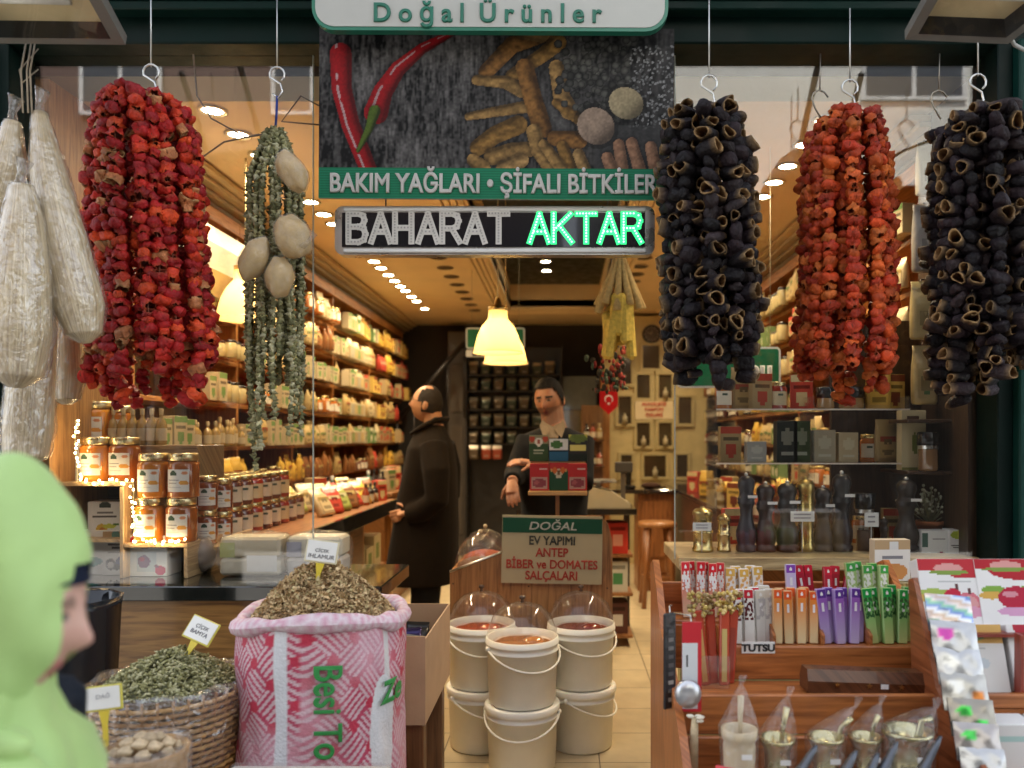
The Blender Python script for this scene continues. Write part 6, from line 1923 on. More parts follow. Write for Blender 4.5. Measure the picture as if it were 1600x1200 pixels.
# sign on the case
a, c = W(783, 912, 3.66), W(940, 806, 3.66)
t = thing('case_sign', 'cream sign with green DOĞAL head and red lettering on the display case front', 'sign', ((a.x + c.x) / 2, 3.66, a.z))
t.rotation_euler.y = math.radians(1.1)
w, h = c.x - a.x, c.z - a.z
b = MB(); b.box((-w / 2, 0, 0), (w / 2, .008, h), (0.44, 0.36, 0.21), 'print'); b.build('plate', t)
b = MB(); b.box((-w / 2 + .002, -.0022, h * .745), (w / 2 - .002, -.0005, h * .965), (0.012, 0.07, 0.035), 'print'); b.build('green_band', t)
text('DOĞAL', .037, t, (0, -.005, h * .795), bold=.0006, xs=1.25, col=(0.42, 0.42, 0.35), shear=.18)
for s, z, cc, xs in [('EV YAPIMI', .575, (0.03, 0.03, 0.02), .86), ('ANTEP', .40, (0.36, 0.03, 0.015), .86), ('BİBER ve DOMATES', .225, (0.36, 0.03, 0.015), .86), ('SALÇALARI', .06, (0.36, 0.03, 0.015), .86)]:
    text(s, .041, t, (0, -.002, h * z), bold=.0012, xs=xs, col=cc)
# little rack of boxes on the case
t = thing('box_rack', 'small wooden stand on a post holding tea boxes in front of the counter man', 'rack', (W(871, 0, 3.8).x, 3.8, .88))
z0 = W(0, 766, 3.8).z
b = MB(); b.box((W(826, 0, 3.8).x, 3.73, z0 - .02), (W(917, 0, 3.8).x, 3.92, z0), (0.48, 0.27, 0.1), 'wood', .003); b.build('shelf', t, world=True)
b = MB(); b.box((W(868, 0, 3.8).x, 3.8, .881), (W(874, 0, 3.8).x, 3.82, z0 - .0205), (0.4, 0.2, 0.07), 'wood'); b.build('post', t, world=True)
b = MB(); b.box((W(828, 0, 3.8).x, 3.845, z0 + .0005), (W(915, 0, 3.8).x, 3.9, z0 + .135), (0.4, 0.2, 0.07), 'wood'); b.build('riser', t, world=True)
REDB = (0.42, 0.03, 0.03)
ar_r = Art(14, 18, REDB).rect(0.5, .8, .9, .86, (.6, .4, .35)).rect(.05, .04, .95, .52, (.4, .25, .2)).oval(.5, .28, .38, .18, (.22, .05, .06)).oval(.35, .3, .12, .1, (.35, .1, .1))
ar_m = Art(14, 18, (0.02, 0.06, 0.03)).rect(0, .72, 1, 1, (.4, .03, .03)).rect(.1, .66, .9, .78, (.5, .3, .1)).oval(.5, .6, .2, .16, (.5, .42, .3)).oval(.5, .62, .1, .08, (.15, .08, .04)).oval(.3, .72, .14, .1, (.5, .12, .03)).oval(.72, .72, .14, .1, (.5, .12, .03))
ar_g = Art(14, 18, (0.04, 0.075, 0.03)).rect(0, .66, 1, 1, (.25, .22, .12)).oval(.5, .74, .22, .16, (.68, .62, .5)).oval(.5, .74, .1, .08, (.35, .12, .08)).oval(.15, .85, .15, .12, (.4, .06, .03)).oval(.85, .85, .15, .12, (.4, .06, .03)).rect(.2, .4, .8, .44, (.4, .42, .3)).rect(.25, .3, .75, .33, (.3, .32, .22))
ar_b = Art(14, 14, (0.03, 0.11, 0.19)).rect(0, .48, 1, 1, (.62, .62, .56)).oval(.4, .75, .32, .18, (.06, .14, .04)).rect(0, .4, 1, .52, (.01, .02, .03)).oval(.72, .6, .16, .08, (.6, .6, .6))
ar_k = Art(14, 18, (0.03, 0.03, 0.03)).rect(0, .82, 1, 1, (.45, .42, .08)).oval(.5, .85, .5, .16, (.12, .16, .04)).rect(.05, .4, .95, .6, (.62, .55, .16)).rect(0, .0, 1, .3, (.015, .025, .02)).rect(.5, .2, .9, .24, (.3, .3, .28))
for x, y1_, hpx, dd, ar, lab, col in [(843, 0, 42, 3.78, ar_r, 'red tea box at the left of the lower row on the small stand', REDB), (873, 0, 44, 3.78, ar_m, 'dark green tea box with flowers, middle of the lower row on the small stand', (.02, .06, .03)), (902, 0, 42, 3.78, ar_r, 'red tea box at the right of the lower row on the small stand', REDB),
                                 (842, 1, 41, 3.87, ar_g, 'green tea box with round white seal at the upper left of the small stand', (.04, .075, .03)), (873, 1, 35, 3.87, ar_b, 'blue tea box with landscape in the upper middle of the small stand', (.03, .11, .19)), (903, 1, 42, 3.87, ar_k, 'black and yellow tea box at the upper right of the small stand', (.03, .03, .03))]:
    carton(lab, W(x, 0, dd).x, dd, z0 + .0008 + (.1352 if y1_ else 0), 29.5 / F * dd, hpx / F * dd, .045, ar.a, 0, 'tea_box', 'tea box', 'tea boxes on the small wooden stand', col)
# white paper bags at the back right of the case
for i, (x, y, s, rot) in enumerate([(912, 806, 1.0, .5), (900, 812, .85, .2)]):
    o = bag_mesh(.1 * s, .17 * s, .06, (0.62, 0.55, 0.4), None, None, 'paper').build('paper_bag', None, (W(x + 8, 0, 4.1).x, 4.1 + .06 * i, .95))
    o.rotation_euler = (.2, -rot, .3)
    tag(o, ['white paper bag slumping behind the case sign, outer one', 'white paper bag slumping behind the case sign, inner one'][i], 'bag', 'paper bags on the display case')

def bucket(label, x, y, z, top, paste=None, rz=0.0, mark=None, lidded=False):
    t = thing('bucket', label, 'bucket', (x, y, z), 'white paste buckets stacked before the case', rz)
    P0, P1, h = .137, .146, .268
    C_ = (0.86, 0.83, 0.73)
    b = MB()
    b.lathe([(.001, .004), (P0 * .96, .002), (P0, .01), (P1 * .985, h * .80), (P1 * 1.03, h * .805), (P1 * 1.035, h * .83), (P1, h * .84), (P1 * 1.0, h * .9), (P1 * 1.035, h * .905), (P1 * 1.04, h * .93), (P1 * 1.02, h * .94)] + ([(P1 * 1.02, h), (P1 * .96, h), (P1 * .95, h * .8)] if top else []), 44, C_, 'plastic'); b.build('body', t)
    if not top:
        b = MB(); b.lathe([(P1 * 1.05, h * .9), (P1 * 1.06, h * .91), (P1 * 1.06, h * .985), (P1 * 1.03, h), (P1 * .9, h), (P1 * .88, h * .985), (.001, h * .985)], 44, mulc(C_, 1.05), 'plastic'); b.build('lid', t)
    else:
        b = MB(); b.ball((0, 0, h * .9), (P1 * .94, P1 * .94, .018), paste, 'honey', 24, 8, lambda q: 1 + .05 * math.sin(q[0] * 7) * math.cos(q[1] * 6)); b.ball((.03, -.04, h * .93), (.05, .04, .022), mulc(paste, 1.3), 'honey', 12, 8); b.build('paste', t)
        b = MB(); b.lathe([(P1 * .99, h + .001), (P1 * 1.0, h + .006), (P1 * .97, h + .03), (P1 * .82, h + .085), (P1 * .55, h + .122), (P1 * .2, h + .138), (.001, h + .14)], 36, (1, 1, 1), 'acrylic'); b.build('dome', t)
        b = MB(); b.lathe([(.008, h + .138), (.006, h + .15), (.013, h + .155), (.013, h + .165), (.001, h + .168)], 12, (0.1, 0.06, 0.04), 'gloss'); b.build('knob', t)
    b = MB()
    pts = []
    for i in range(17):
        a = math.pi + math.pi * i / 16
        pts.append((P1 * 1.06 * math.cos(a), P1 * 1.07 * math.sin(a) * 1.0, h * .86 - .075 * math.sin(math.pi * i / 16)))
    b.tube(pts, .0045, 8, mulc(C_, 1.02), 'plastic'); b.build('handle', t)
    for s_ in (-1, 1):
        b = MB(); b.ball((s_ * P1 * 1.05, 0, h * .86), (.01, .012, .012), C_, 'plastic', 10, 6); b.build('handle_lug', t)
    if mark:
        text(mark, .016, t, (-.09, -P1 * 1.03 + .025, h * .84), col=(.2, .2, .2), rot=(0, 0, -.62))
    return t
xl, xf_, xr = W(752, 0, 3.52).x, W(816, 0, 3.29).x, W(908, 0, 3.52).x
H = .2685
bucket('lower white bucket at the left of the doorway stack', xl, 3.53, FLOOR, False, rz=.7)
bucket('lower white bucket at the front of the doorway stack', xf_, 3.29, FLOOR, False, rz=-.1)
bucket('lower white bucket with written mark at the right of the doorway stack', xr, 3.53, FLOOR, False, rz=1.1, mark=None)
bucket('upper bucket of red paste under a clear dome, left of the doorway stack', xl, 3.53, FLOOR + H, True, (0.34, 0.05, 0.012), rz=.25)
bucket('upper bucket of orange paste under a clear dome, front of the doorway stack', xf_, 3.29, FLOOR + H, True, (0.40, 0.16, 0.05), rz=.5)
bucket('upper bucket of dark red paste under a clear dome, right of the doorway stack', xr, 3.53, FLOOR + H, True, (0.16, 0.02, 0.012), rz=.45)

# ================================================================== street goods on the left
t = thing('display_bench', 'low wooden bench on the street carrying the sack and baskets', 'bench', (-1.0, 2.1, 0))
b = MB(); b.box((-1.5, 1.55, .40), (-.42, 2.56, .43), WOODD, 'wood', .003); b.build('bench_top', t, world=True)
for x in (-1.45, -.5):
    for y in (1.6, 2.48):
        b = MB(); b.box((x, y, 0), (x + .05, y + .05, .3995), WOODD, 'wood'); b.build('leg', t, world=True)
# sack
sx, sy, sz = W(507, 0, 2.3).x, 2.3, .431
t = thing('woven_sack', 'pink and white woven sack with green lettering, rolled rim, full of dried linden', 'sack', (sx, sy, sz))
HT = 1.06 - sz
NU, NV = 300, 190
u = np.arange(NU) / NU
v = np.arange(NV) / (NV - 1)
th = u * 2 * np.pi
q = lambda c: np.sign(c) * np.abs(c) ** 0.72
ux_, uy_ = q(np.sin(th)), -q(np.cos(th))          # u = 0 at the front
prof = 0.206 * (1 + 0.035 * np.sin(np.pi * v) + 0.02 * np.sin(v * 9)) * (0.9 + 0.1 * np.minimum(1, v * 6))
wr = 1 + 0.012 * np.sin(th * 7 + 3 * np.sin(v[:, None] * 5)) + 0.008 * np.sin(th * 15 + v[:, None] * 14) + 0.012 * (fnoise(NU, NV, 24, 20, 77) - .5)
wr = wr.copy()
P = np.zeros((NV, NU, 3))
P[..., 0] = prof[:, None] * wr * ux_[None] * 1.06
P[..., 1] = prof[:, None] * wr * uy_[None] * .92
P[..., 2] = v[:, None] * (HT - .012 + .012 * np.sin(th * 2 + 1)[None])
# weave print: bundles of white lines crossing on red, a white seam and a white badge
su, sv = (u * 2 * np.pi * .235)[None] + 0 * v[:, None], v[:, None] * HT + 0 * u[None]
A_, B_ = (su + sv) / .118, (su - sv) / .118
ia, ib = np.floor(A_), np.floor(B_)
fa, fb = A_ - ia, B_ - ib
par = (ia + ib) % 2 == 0
la = (np.sin(fa * 2 * np.pi * 5) > -.1) & (np.abs(fb - .5) < .46)
lb = (np.sin(fb * 2 * np.pi * 5) > -.1) & (np.abs(fa - .5) < .46)
line = np.where(par, la, lb)
red = np.array((0.46, 0.05, 0.11)); lt = np.array((0.62, 0.46, 0.50))
C_ = np.where(line[..., None], lt, red)
dot = ((fa - .0) ** 2 + (fb - .0) ** 2 < .035) | ((fa - 1) ** 2 + (fb - 1) ** 2 < .035) | ((fa) ** 2 + (fb - 1) ** 2 < .035) | ((fa - 1) ** 2 + fb ** 2 < .035)
C_[dot] = (0.50, 0.03, 0.07)
fade = np.clip((fnoise(NU, NV, 40, 40, 5) - .35) * 1.5, 0, .6)[..., None]
C_ = C_ * (1 - fade) + np.array((0.66, 0.45, 0.52)) * fade
ang = (np.degrees(th) + 180) % 360 - 180
seam = np.abs(ang - (-9)) < 4.2
C_[:, seam] = (0.68, 0.70, 0.74)
seam2 = np.abs(ang - 62) < 3.2
C_[v > .62] = np.where(seam2[None, :, None], np.array((0.62, 0.62, 0.62)), C_[v > .62])
bad = ((ang[None] - 58) / 15) ** 2 + ((v[:, None] - .5) / .27) ** 2 < 1
C_[bad] = (0.68, 0.70, 0.72)
put('woven_body', numpy_mesh('woven_body', P, C_, 'sacking', True), t)
nu2 = 120
th2 = np.arange(nu2) / nu2 * 2 * np.pi
P = np.zeros((11, nu2, 3)); C2 = np.zeros((11, nu2, 3))
for j in range(11):
    a = j / 10 * 2 * np.pi
    k = .022 * (1 + .2 * np.sin(th2 * 6) + .12 * np.sin(th2 * 11 + 1))
    rr2 = .208 + k * np.cos(a)
    P[j, :, 0] = rr2 * q(np.sin(th2)) * 1.06; P[j, :, 1] = -rr2 * q(np.cos(th2)) * .92; P[j, :, 2] = HT - .012 + .014 * np.sin(th2 * 2 + 1) + k * np.sin(a) * 1.05
    st = (np.sin(th2 * 46 + j * 1.2) > .2)[:, None]
    C2[j] = np.where(st, np.array((0.60, 0.33, 0.42)), np.array((0.68, 0.58, 0.62)))
put('rolled_rim', numpy_mesh('rolled_rim', P, C2, 'sacking', True), t)
me = text_mesh('Besi To', .060, bold=.0012, col=(0.03, 0.26, 0.06), align='LEFT')
for k_, (mesh_, rot_, ang_, zz, rad) in enumerate([(me, math.pi / 2, 9, .525, .262)]):
    me2 = mesh_.copy()
    me2.transform(Matrix.Rotation(rot_, 4, 'Y'))
    # wrap the letters round the sack
    for vv in me2.vertices:
        x_, z_ = vv.co.x, vv.co.z + zz
        an = math.radians(ang_ - 5) + x_ / .208
        tt = min(max(z_ / HT, 0), 1)
        rp_ = .206 * (1 + .035 * math.sin(math.pi * tt) + .02 * math.sin(tt * 9)) + .0045
        qq = lambda c: math.copysign(abs(c) ** .72, c)
        vv.co = (rp_ * qq(math.sin(an)) * 1.06, -rp_ * qq(math.cos(an)) * .92 + vv.co.y - .002, z_)
    put('lettering', me2, t)
me = text_mesh('Ze', .06, bold=.003, col=(0.03, 0.26, 0.06), align='LEFT', shear=.2)
me2 = me.copy()
for vv in me2.vertices:
    x_, z_ = vv.co.x, vv.co.z + .40
    an = math.radians(53) + x_ / .18
    qq = lambda c: math.copysign(abs(c) ** .72, c)
    rp_ = .2185
    vv.co = (rp_ * qq(math.sin(an)) * 1.06, -rp_ * qq(math.cos(an)) * .92 + vv.co.y - .003, z_)
put('lettering', me2, t)


def heap(name, label, cat, cx, cy, z0, rx, ry, hgt, n, maker, base, seed, under=None):
    """loose dried stuff heaped up: thousands of small pieces over a mound, one mass"""
    R = random.Random(seed)
    b = MB()
    hf = lambda a, r: hgt * (max(0, 1 - r ** 1.7)) * (1 + .10 * math.sin(a * 3 + seed) + .06 * math.sin(a * 5))
    b.ball((0, 0, 0), (rx * .95, ry * .95, hgt * .56), base, 'herb', 28, 14, lambda q: 1 + .03 * math.sin(q[0] * 12) * math.sin(q[1] * 12)) if under is None else None
    for i in range(n):
        a, r = R.uniform(0, 6.283), math.sqrt(R.random())
        p = Vector((rx * r * math.cos(a), ry * r * math.sin(a), hf(a, r) * R.uniform(.9, 1.06) + R.gauss(0, .004)))
        maker(b, R, p)
    o = b.build(name, None, (cx, cy, z0))
    return tag(o, label, cat, None, 'stuff')
def linden(b, R, p):
    c = R.choice([(0.56, 0.39, 0.20), (0.44, 0.30, 0.15), (0.68, 0.51, 0.28), (0.29, 0.18, 0.08), (0.5, 0.4, 0.2)])
    d1 = Vector((R.gauss(0, 1), R.gauss(0, 1), R.gauss(0, .7))).normalized()
    d2 = d1.cross(Vector((R.gauss(0, 1), R.gauss(0, 1), R.gauss(0, 1)))).normalized()
    L, w_ = R.uniform(.004, .010), R.uniform(.0015, .0045)
    n_ = d1.cross(d2) * R.uniform(.002, .006)
    b.add([p - d1 * L - d2 * w_, p - d1 * L + d2 * w_ + n_, p + n_ * 1.4, p + d1 * L + d2 * w_ * .6, p + d1 * L - d2 * w_ * .7 + n_, p - d2 * w_ * 1.2], [[0, 1, 2, 5], [5, 2, 3, 4]], c, 'herb')
heap('dried_linden', 'heap of brown dried linden flowers mounded in the pink sack', 'dried flowers', sx, sy, 1.035, .20, .175, .15, 11000, linden, (0.14, 0.09, 0.04), 4)
def okra_bit(b, R, p):
    c = R.choice([(0.27, 0.26, 0.11), (0.36, 0.35, 0.18), (0.18, 0.17, 0.065), (0.46, 0.44, 0.26), (0.12, 0.12, 0.05)])
    dv = Vector((R.gauss(0, 1), R.gauss(0, 1), R.gauss(0, .6))).normalized()
    L = R.uniform(.0055, .010)
    b.tube([p - dv * L, p, p + dv * L * .8], [.0028, .0034, .0006], 5, c, 'herb', cap=True)
bx, by = W(264, 0, 2.2).x, 2.2
# wicker basket lined with clear film
t = thing('wicker_basket', 'round wicker basket lined with crumpled clear film, full of small green dried okra', 'basket', (bx, by, .431))
BH, BR, BR0 = .45, .196, .15
b = MB()
NS = 34
for row in range(26):
    z = row / 26 * (BH - .012)
    r0_ = BR0 + (BR - BR0) * (row / 26) ** .8
    pts = []
    for k in range(NS * 3):
        a = 2 * math.pi * k / (NS * 3)
        r_ = r0_ + .005 * math.sin(a * NS + (math.pi if row % 2 else 0))
        pts.append((r_ * math.cos(a), r_ * math.sin(a), z + .008))
    b.tube(pts, .0062, 6, random.choice([(0.42, 0.22, 0.07), (0.48, 0.27, 0.09), (0.36, 0.18, 0.055)]), 'wicker', closed=True)
b.build('woven_side', t)
b = MB()
for k in range(NS):
    a = 2 * math.pi * (k + .25) / NS
    b.tube([(BR0 * math.cos(a), BR0 * math.sin(a), 0), (BR * math.cos(a), BR * math.sin(a), BH)], .004, 5, (0.3, 0.15, 0.05), 'wicker')
b.lathe([(BR0 - .01, 0), (BR - .012, BH)], 30, (0.1, 0.05, 0.02), 'wicker', cap0=True)
b.build('stake', t)
R = random.Random(8)
NUf = 90
thf = np.arange(NUf) / NUf * 2 * np.pi
zf = np.array([-.19, -.15, -.1, -.06, -.03, 0, .016, .010, -.02, -.05])
rf = np.array([.007, .012, .010, .014, .016, .014, .004, -.010, -.02, -.03])
P = np.zeros((10, NUf, 3)); Cf = np.ones((10, NUf, 3))
rngf = np.random.default_rng(3)
for j in range(10):
    zz = BH + zf[j] + (.03 * np.sin(thf * 3 + 1) + .012 * np.sin(thf * 8) if j < 2 else .004 * np.sin(thf * 9))
    rb = BR0 + (BR - BR0) * np.clip(zz / BH, 0, 1) ** .8
    rr2 = rb + rf[j] + .004 * np.sin(thf * 13 + j) + .003 * rngf.standard_normal(NUf)
    P[j, :, 0] = rr2 * np.cos(thf); P[j, :, 1] = rr2 * np.sin(thf); P[j, :, 2] = zz
put('film_liner', numpy_mesh('film_liner', P, Cf, 'wrap', True), t)
heap('dried_okra_heap', 'heap of small green dried okra in the film lined wicker basket', 'dried okra', bx + .012, by, .875, .175, .175, .082, 4200, okra_bit, (0.07, 0.07, 0.03), 9)
# small basket with ginger
gx, gy = W(226, 0, 1.78).x, 1.78
t = thing('small_basket', 'small film lined basket of pale ginger lumps in the front left corner', 'basket', (gx, gy, .431))
b = MB(); b.lathe([(.07, 0), (.088, .4), (.094, .425), (.088, .43), (.08, .40), (.001, .39)], 28, (0.34, 0.2, 0.08), 'wicker', cap0=True); b.build('body', t)
b = MB(); b.lathe([(.092, .33), (.097, .38), (.1, .43), (.094, .445), (.085, .42)], 28, (1, 1, 1), 'film', wob=lambda i, a: 1 + .03 * math.sin(a * 7 + i)); b.build('film_liner', t)
for i in range(22):
    a, r_ = i * 2.4, .075 * math.sqrt((i + .5) / 22)
    b = MB(); b.ball((0, 0, 0), (.017, .014, .012), (0.40 + .1 * (i % 3), 0.31 + .08 * (i % 3), 0.20 + .05 * (i % 3)), 'herb', 10, 7, lambda q: 1 + .22 * math.sin(q[0] * 4 + i) * math.sin(q[1] * 5 + i) + .1 * math.sin(q[2] * 8))
    o = b.build('ginger_lump', None, (gx + r_ * math.cos(a), gy + r_ * math.sin(a), .431 + .405 + .045 * (1 - (r_ / .075) ** 2)))
    tag(o, 'pale knobbly ginger lump in the small front basket', 'ginger', 'ginger lumps in the small front basket')

def stick_sign(label, cx_, cy_, d, w, h, roll, pitch, yaw, lines_, stalk, rim=(0.62, 0.55, 0.08), faint=(0.08, 0.08, 0.1), sc=1.0):
    p = W(cx_, cy_, d)
    t = thing('price_sign', label, 'price sign', p, 'handwritten signs in the heaps')
    t.rotation_euler = (pitch, roll, yaw)
    b = MB(); b.box((-w / 2, 0, -h / 2), (w / 2, .004, h / 2), rim, 'plastic', .0015); b.build('holder', t)
    b = MB(); b.box((-w / 2 + .004, -.0016, -h / 2 + .005), (w / 2 - .005, -.0004, h / 2 - .003), (0.76, 0.76, 0.73), 'paper'); b.build('card', t)
    for i, (s, size, z) in enumerate(lines_):
        text(s, size, t, (0, -.0022, z), bold=-.0002, col=faint, xs=1.05, shear=.1, ext=.0004)
    b = MB(); b.prism([(-.012, -h / 2 - .0005), (.012, -h / 2 - .0005), (.006, -h / 2 - .03), (.005, -h / 2 - stalk), (-.004, -h / 2 - stalk), (-.006, -h / 2 - .03)], .0005, .0035, (0.66, 0.52, 0.05), 'plastic'); b.build('stalk', t)
    return t
stick_sign('white card in the linden heap, handwritten ÇİÇEK IHLAMUR', 503, 862, 2.25, .090, .064, .14, -.1, .1, [('ÇİÇEK', .009, -.001), ('IHLAMUR', .012, -.019)], .09, rim=(0.66, 0.6, 0.4))
stick_sign('white card on a yellow holder in the okra basket, handwritten ÇİÇEK BAMYA', 314, 985, 2.22, .092, .066, .3, -.5, -.28, [('ÇİÇEK', .010, .004), ('BAMYA', .012, -.014)], .09)
stick_sign('white card on a tall yellow holder in the ginger basket', 161, 1091, 1.80, .083, .056, -.1, -.1, .1, [('DAĞ', .010, .0)], .14, faint=(0.4, 0.4, 0.42))
# black plastic sack left of the basket
t = thing('black_sack', 'open black plastic sack standing left of the okra basket behind the woman', 'sack', (W(105, 0, 2.45).x, 2.45, 0))
b = MB(); b.lathe([(.13, 0), (.155, .1), (.15, .5), (.135, .8), (.142, 1.03), (.15, 1.062), (.142, 1.055), (.12, .95), (.001, .94)], 30, (0.018, 0.02, 0.024), 'gloss', wob=lambda i, a: 1 + .03 * math.sin(a * 5 + i * 1.3) + .02 * math.sin(a * 11 - i)); b.build('bag', t)
# clear wrapped tray at the very front
p = W(485, 1192, 1.95)
t = thing('wrapped_tray', 'clear film wrapped tray lying at the very front before the pink sack', 'tray', (p.x, 1.86, .431))
b = MB(); b.box((-.20, -.11, 0), (.20, .11, p.z - .431 - .012), (0.5, 0.45, 0.4), 'paper', .01); b.build('tray', t)
b = MB(); b.box((-.207, -.117, .0), (.207, .117, p.z - .431 - .002), (1, 1, 1), 'film', .02)
for k in range(9):
    b.tube([(-.2 + k * .05, -.117, p.z - .435), (-.19 + k * .05, -.112, p.z - .428), (-.17 + k * .05, -.10, p.z - .431)], .006, 5, (1, 1, 1), 'film', flat=.4)
b.build('film', t)
# cardboard box on a wooden crate
t = thing('wooden_crate', 'rough dark wooden crate under the cardboard box right of the pink sack', 'crate', (-.56, 2.84, 0))
for y in (2.6, 3.0):
    b = MB(); b.box((-.60, y, 0), (-.455, y + .06, .615), (0.16, 0.075, 0.03), 'wood', .003); b.build('post', t, world=True)
b = MB()
b.box((-.66, 2.585, .6155), (-.455, 3.08, .63), (0.2, 0.1, 0.04), 'wood'); b.build('top', t, world=True)
t = thing('cardboard_box', 'open plain cardboard box with dark packets, between the pink sack and the buckets', 'cardboard box', (-.55, 2.8, .6305))
KC = (0.44, 0.29, 0.17)
xo0, xo1, yo0, yo1, zo = -.68, -.442, 2.56, 3.12, .915
for nm, p0, p1 in [('side', (xo0, yo0, .6305), (xo1, yo0 + .005, zo)), ('side', (xo1 - .005, yo0 + .0055, .6305), (xo1, yo1 - .0055, zo - .01)), ('side', (xo0, yo1 - .005, .6305), (xo1, yo1, zo - .01)), ('side', (xo0, yo0 + .0055, .6305), (xo0 + .005, yo1 - .0055, zo)), ('base', (xo0 + .006, yo0 + .006, .6305), (xo1 - .006, yo1 - .006, .634))]:
    b = MB(); b.box(p0, p1, KC, 'carton'); b.build(nm, t, world=True)
for i in range(5):
    o = bag_mesh(.09, .15, .05, [(0.04, 0.03, 0.1), (0.05, 0.05, 0.05), (0.3, 0.3, 0.28)][i % 3], None, None, 'foil').build('foil_pack', None, (-.56, 2.64 + i * .1, .7))
    o.rotation_euler = (-.35, .1 * (i % 3), .3)
    tag(o, f'{["dark blue", "black", "silver"][i % 3]} packet standing in the cardboard box, {ORD[i]} from the front', 'packet', 'packets in the cardboard box')

# ================================================================== incense and tea stand on the right
SW = (0.42, 0.145, 0.04)
t = thing('tiered_stand', 'orange wooden tiered stand in front of the right window holding incense and bagged mortars', 'stand', (.66, 2.25, 0))
XL, XR = .300, 1.0
zt = W(0, 1005, 2.26).z
side = [(1.70, 0), (2.56, 0), (2.56, 1.15), (2.50, 1.17), (2.40, 1.10), (2.30, 1.0), (2.14, .95), (2.02, .88), (1.93, .83), (1.76, .70), (1.70, .6)]
for x in (XL - .02, XR):
    b = MB(); b.prism(side, x, x + .02, SW, 'wood', 'x', grain=1); b.build('side_panel', t, world=True)
def plank(nm, y0_, z0_, y1_, z1_):
    b = MB(); b.box((XL + .0005, y0_, z0_), (XR - .0005, y1_, z1_), SW, 'wood', .003); b.build(nm, t, world=True)
XB = W(1142, 0, 2.21).x
for nm, q0, q1 in (('shelf', (XB, 2.22, zt - .015), (XR - .0005, 2.36, zt)), ('front_board', (XB, 2.20, .885), (XR - .0005, 2.2195, zt + .006)), ('bay_side', (XB - .012, 2.2, .8835), (XB - .0005, 2.36, zt + .03))):
    b = MB(); b.box(q0, q1, SW, 'wood', .003); b.build(nm, t, world=True)
plank('shelf', 2.04, .868, 2.2, .883)
plank('front_board', 2.022, .80, 2.0395, .90)
plank('back_board', 2.5, zt - .1, 2.52, 1.10)
plank('shelf', 2.37, zt + .025, 2.499, zt + .04)
plank('riser', 2.36, zt - .1, 2.3695, zt + .03)
plank('shelf', 1.72, .655, 2.03, .672)
plank('back_board', 2.005, .673, 2.0215, .8)
xs_ = [1142, 1206, 1282, 1356]
for x in xs_:
    X0_ = W(x, 0, 2.24).x
    b = MB(); b.prism([(2.225, zt + .0005), (2.358, zt + .0005), (2.358, zt + .11), (2.30, zt + .07), (2.225, zt + .03)], X0_, X0_ + .008, mulc(SW, .8), 'wood', 'x'); b.build('divider', t, world=True)
# TÜTSÜ card
a, c = W(1159, 1021, 2.195), W(1211, 1003, 2.195)
t2 = thing('shelf_card', 'white card lettered TUTSU on the front board of the incense stand', 'card', ((a.x + c.x) / 2, 2.195, a.z))
b = MB(); b.box((a.x, 2.1955, a.z), (c.x, 2.198, c.z), (0.74, 0.74, 0.72), 'paper'); b.build('card', t2, world=True)
text('TUTSU', .0195, t2, (0, -.0008, .0065), bold=.0012, xs=1.12, col=(0.02, 0.02, 0.02), ext=.0005)
# incense packets
def incense_mesh(w, h, body, cap, low, dots=None, seed=0):
    ar = Art(14, 44, body)
    R = random.Random(seed)
    for k in range(44):
        f = k / 43
        ar.a[k, :] = mixc(low, body, min(1, f * 1.3))
    ar.rect(0, .84, 1, 1, cap).oval(.5, .91, .16, .035, (.7, .68, .66)).rect(.36, .58, .62, .74, (.66, .64, .66))
    if dots:
        for i in range(26):
            ar.oval(R.random(), R.uniform(.45, .83), .13, .03, dots)
    b = MB()
    b.box((-w / 2, -.010, 0), (w / 2, .010, h), mixc(low, body, .5), 'gloss', .003)
    b.panel((-w / 2 + .002, -.0107, .002), (w - .004, 0, 0), (0, 0, h - .004), ar.a, 'gloss')
    return b.mesh('incense_packet')
kinds = {
    'maroon': incense_mesh(.028, .150, (0.7, 0.68, 0.64), (0.5, 0.015, 0.03), (0.72, 0.73, 0.70), (0.10, 0.02, 0.02), 1),
    'grey white': incense_mesh(.034, .150, (0.55, 0.52, 0.48), (0.6, 0.54, 0.45), (0.62, 0.62, 0.6), (0.4, 0.38, 0.38), 2),
    'orange': incense_mesh(.026, .150, (0.62, 0.20, 0.04), (0.62, 0.09, 0.02), (0.62, 0.52, 0.30), None, 3),
    'purple': incense_mesh(.028, .152, (0.24, 0.09, 0.36), (0.09, 0.03, 0.22), (0.42, 0.36, 0.56), None, 4),
    'green': incense_mesh(.028, .155, (0.06, 0.30, 0.07), (0.015, 0.26, 0.05), (0.44, 0.52, 0.2), (0.03, 0.10, 0.03), 5),
    'red and white': incense_mesh(.027, .165, (0.5, 0.06, 0.05), (0.55, 0.02, 0.03), (0.6, 0.45, 0.3), (0.68, 0.66, 0.64), 6),
    'white and gold': incense_mesh(.031, .150, (0.68, 0.62, 0.54), (0.60, 0.36, 0.08), (0.66, 0.60, 0.54), (0.6, 0.32, 0.1), 7),
    'red': incense_mesh(.027, .150, (0.4, 0.02, 0.04), (0.5, 0.02, 0.04), (0.3, 0.02, 0.03), None, 8),
    'green floral': incense_mesh(.030, .150, (0.3, 0.42, 0.16), (0.05, 0.3, 0.06), (0.4, 0.5, 0.2), (0.66, 0.68, 0.6), 9),
    'lilac': incense_mesh(.03, .150, (0.5, 0.42, 0.62), (0.2, 0.06, 0.36), (0.56, 0.5, 0.64), None, 10)}
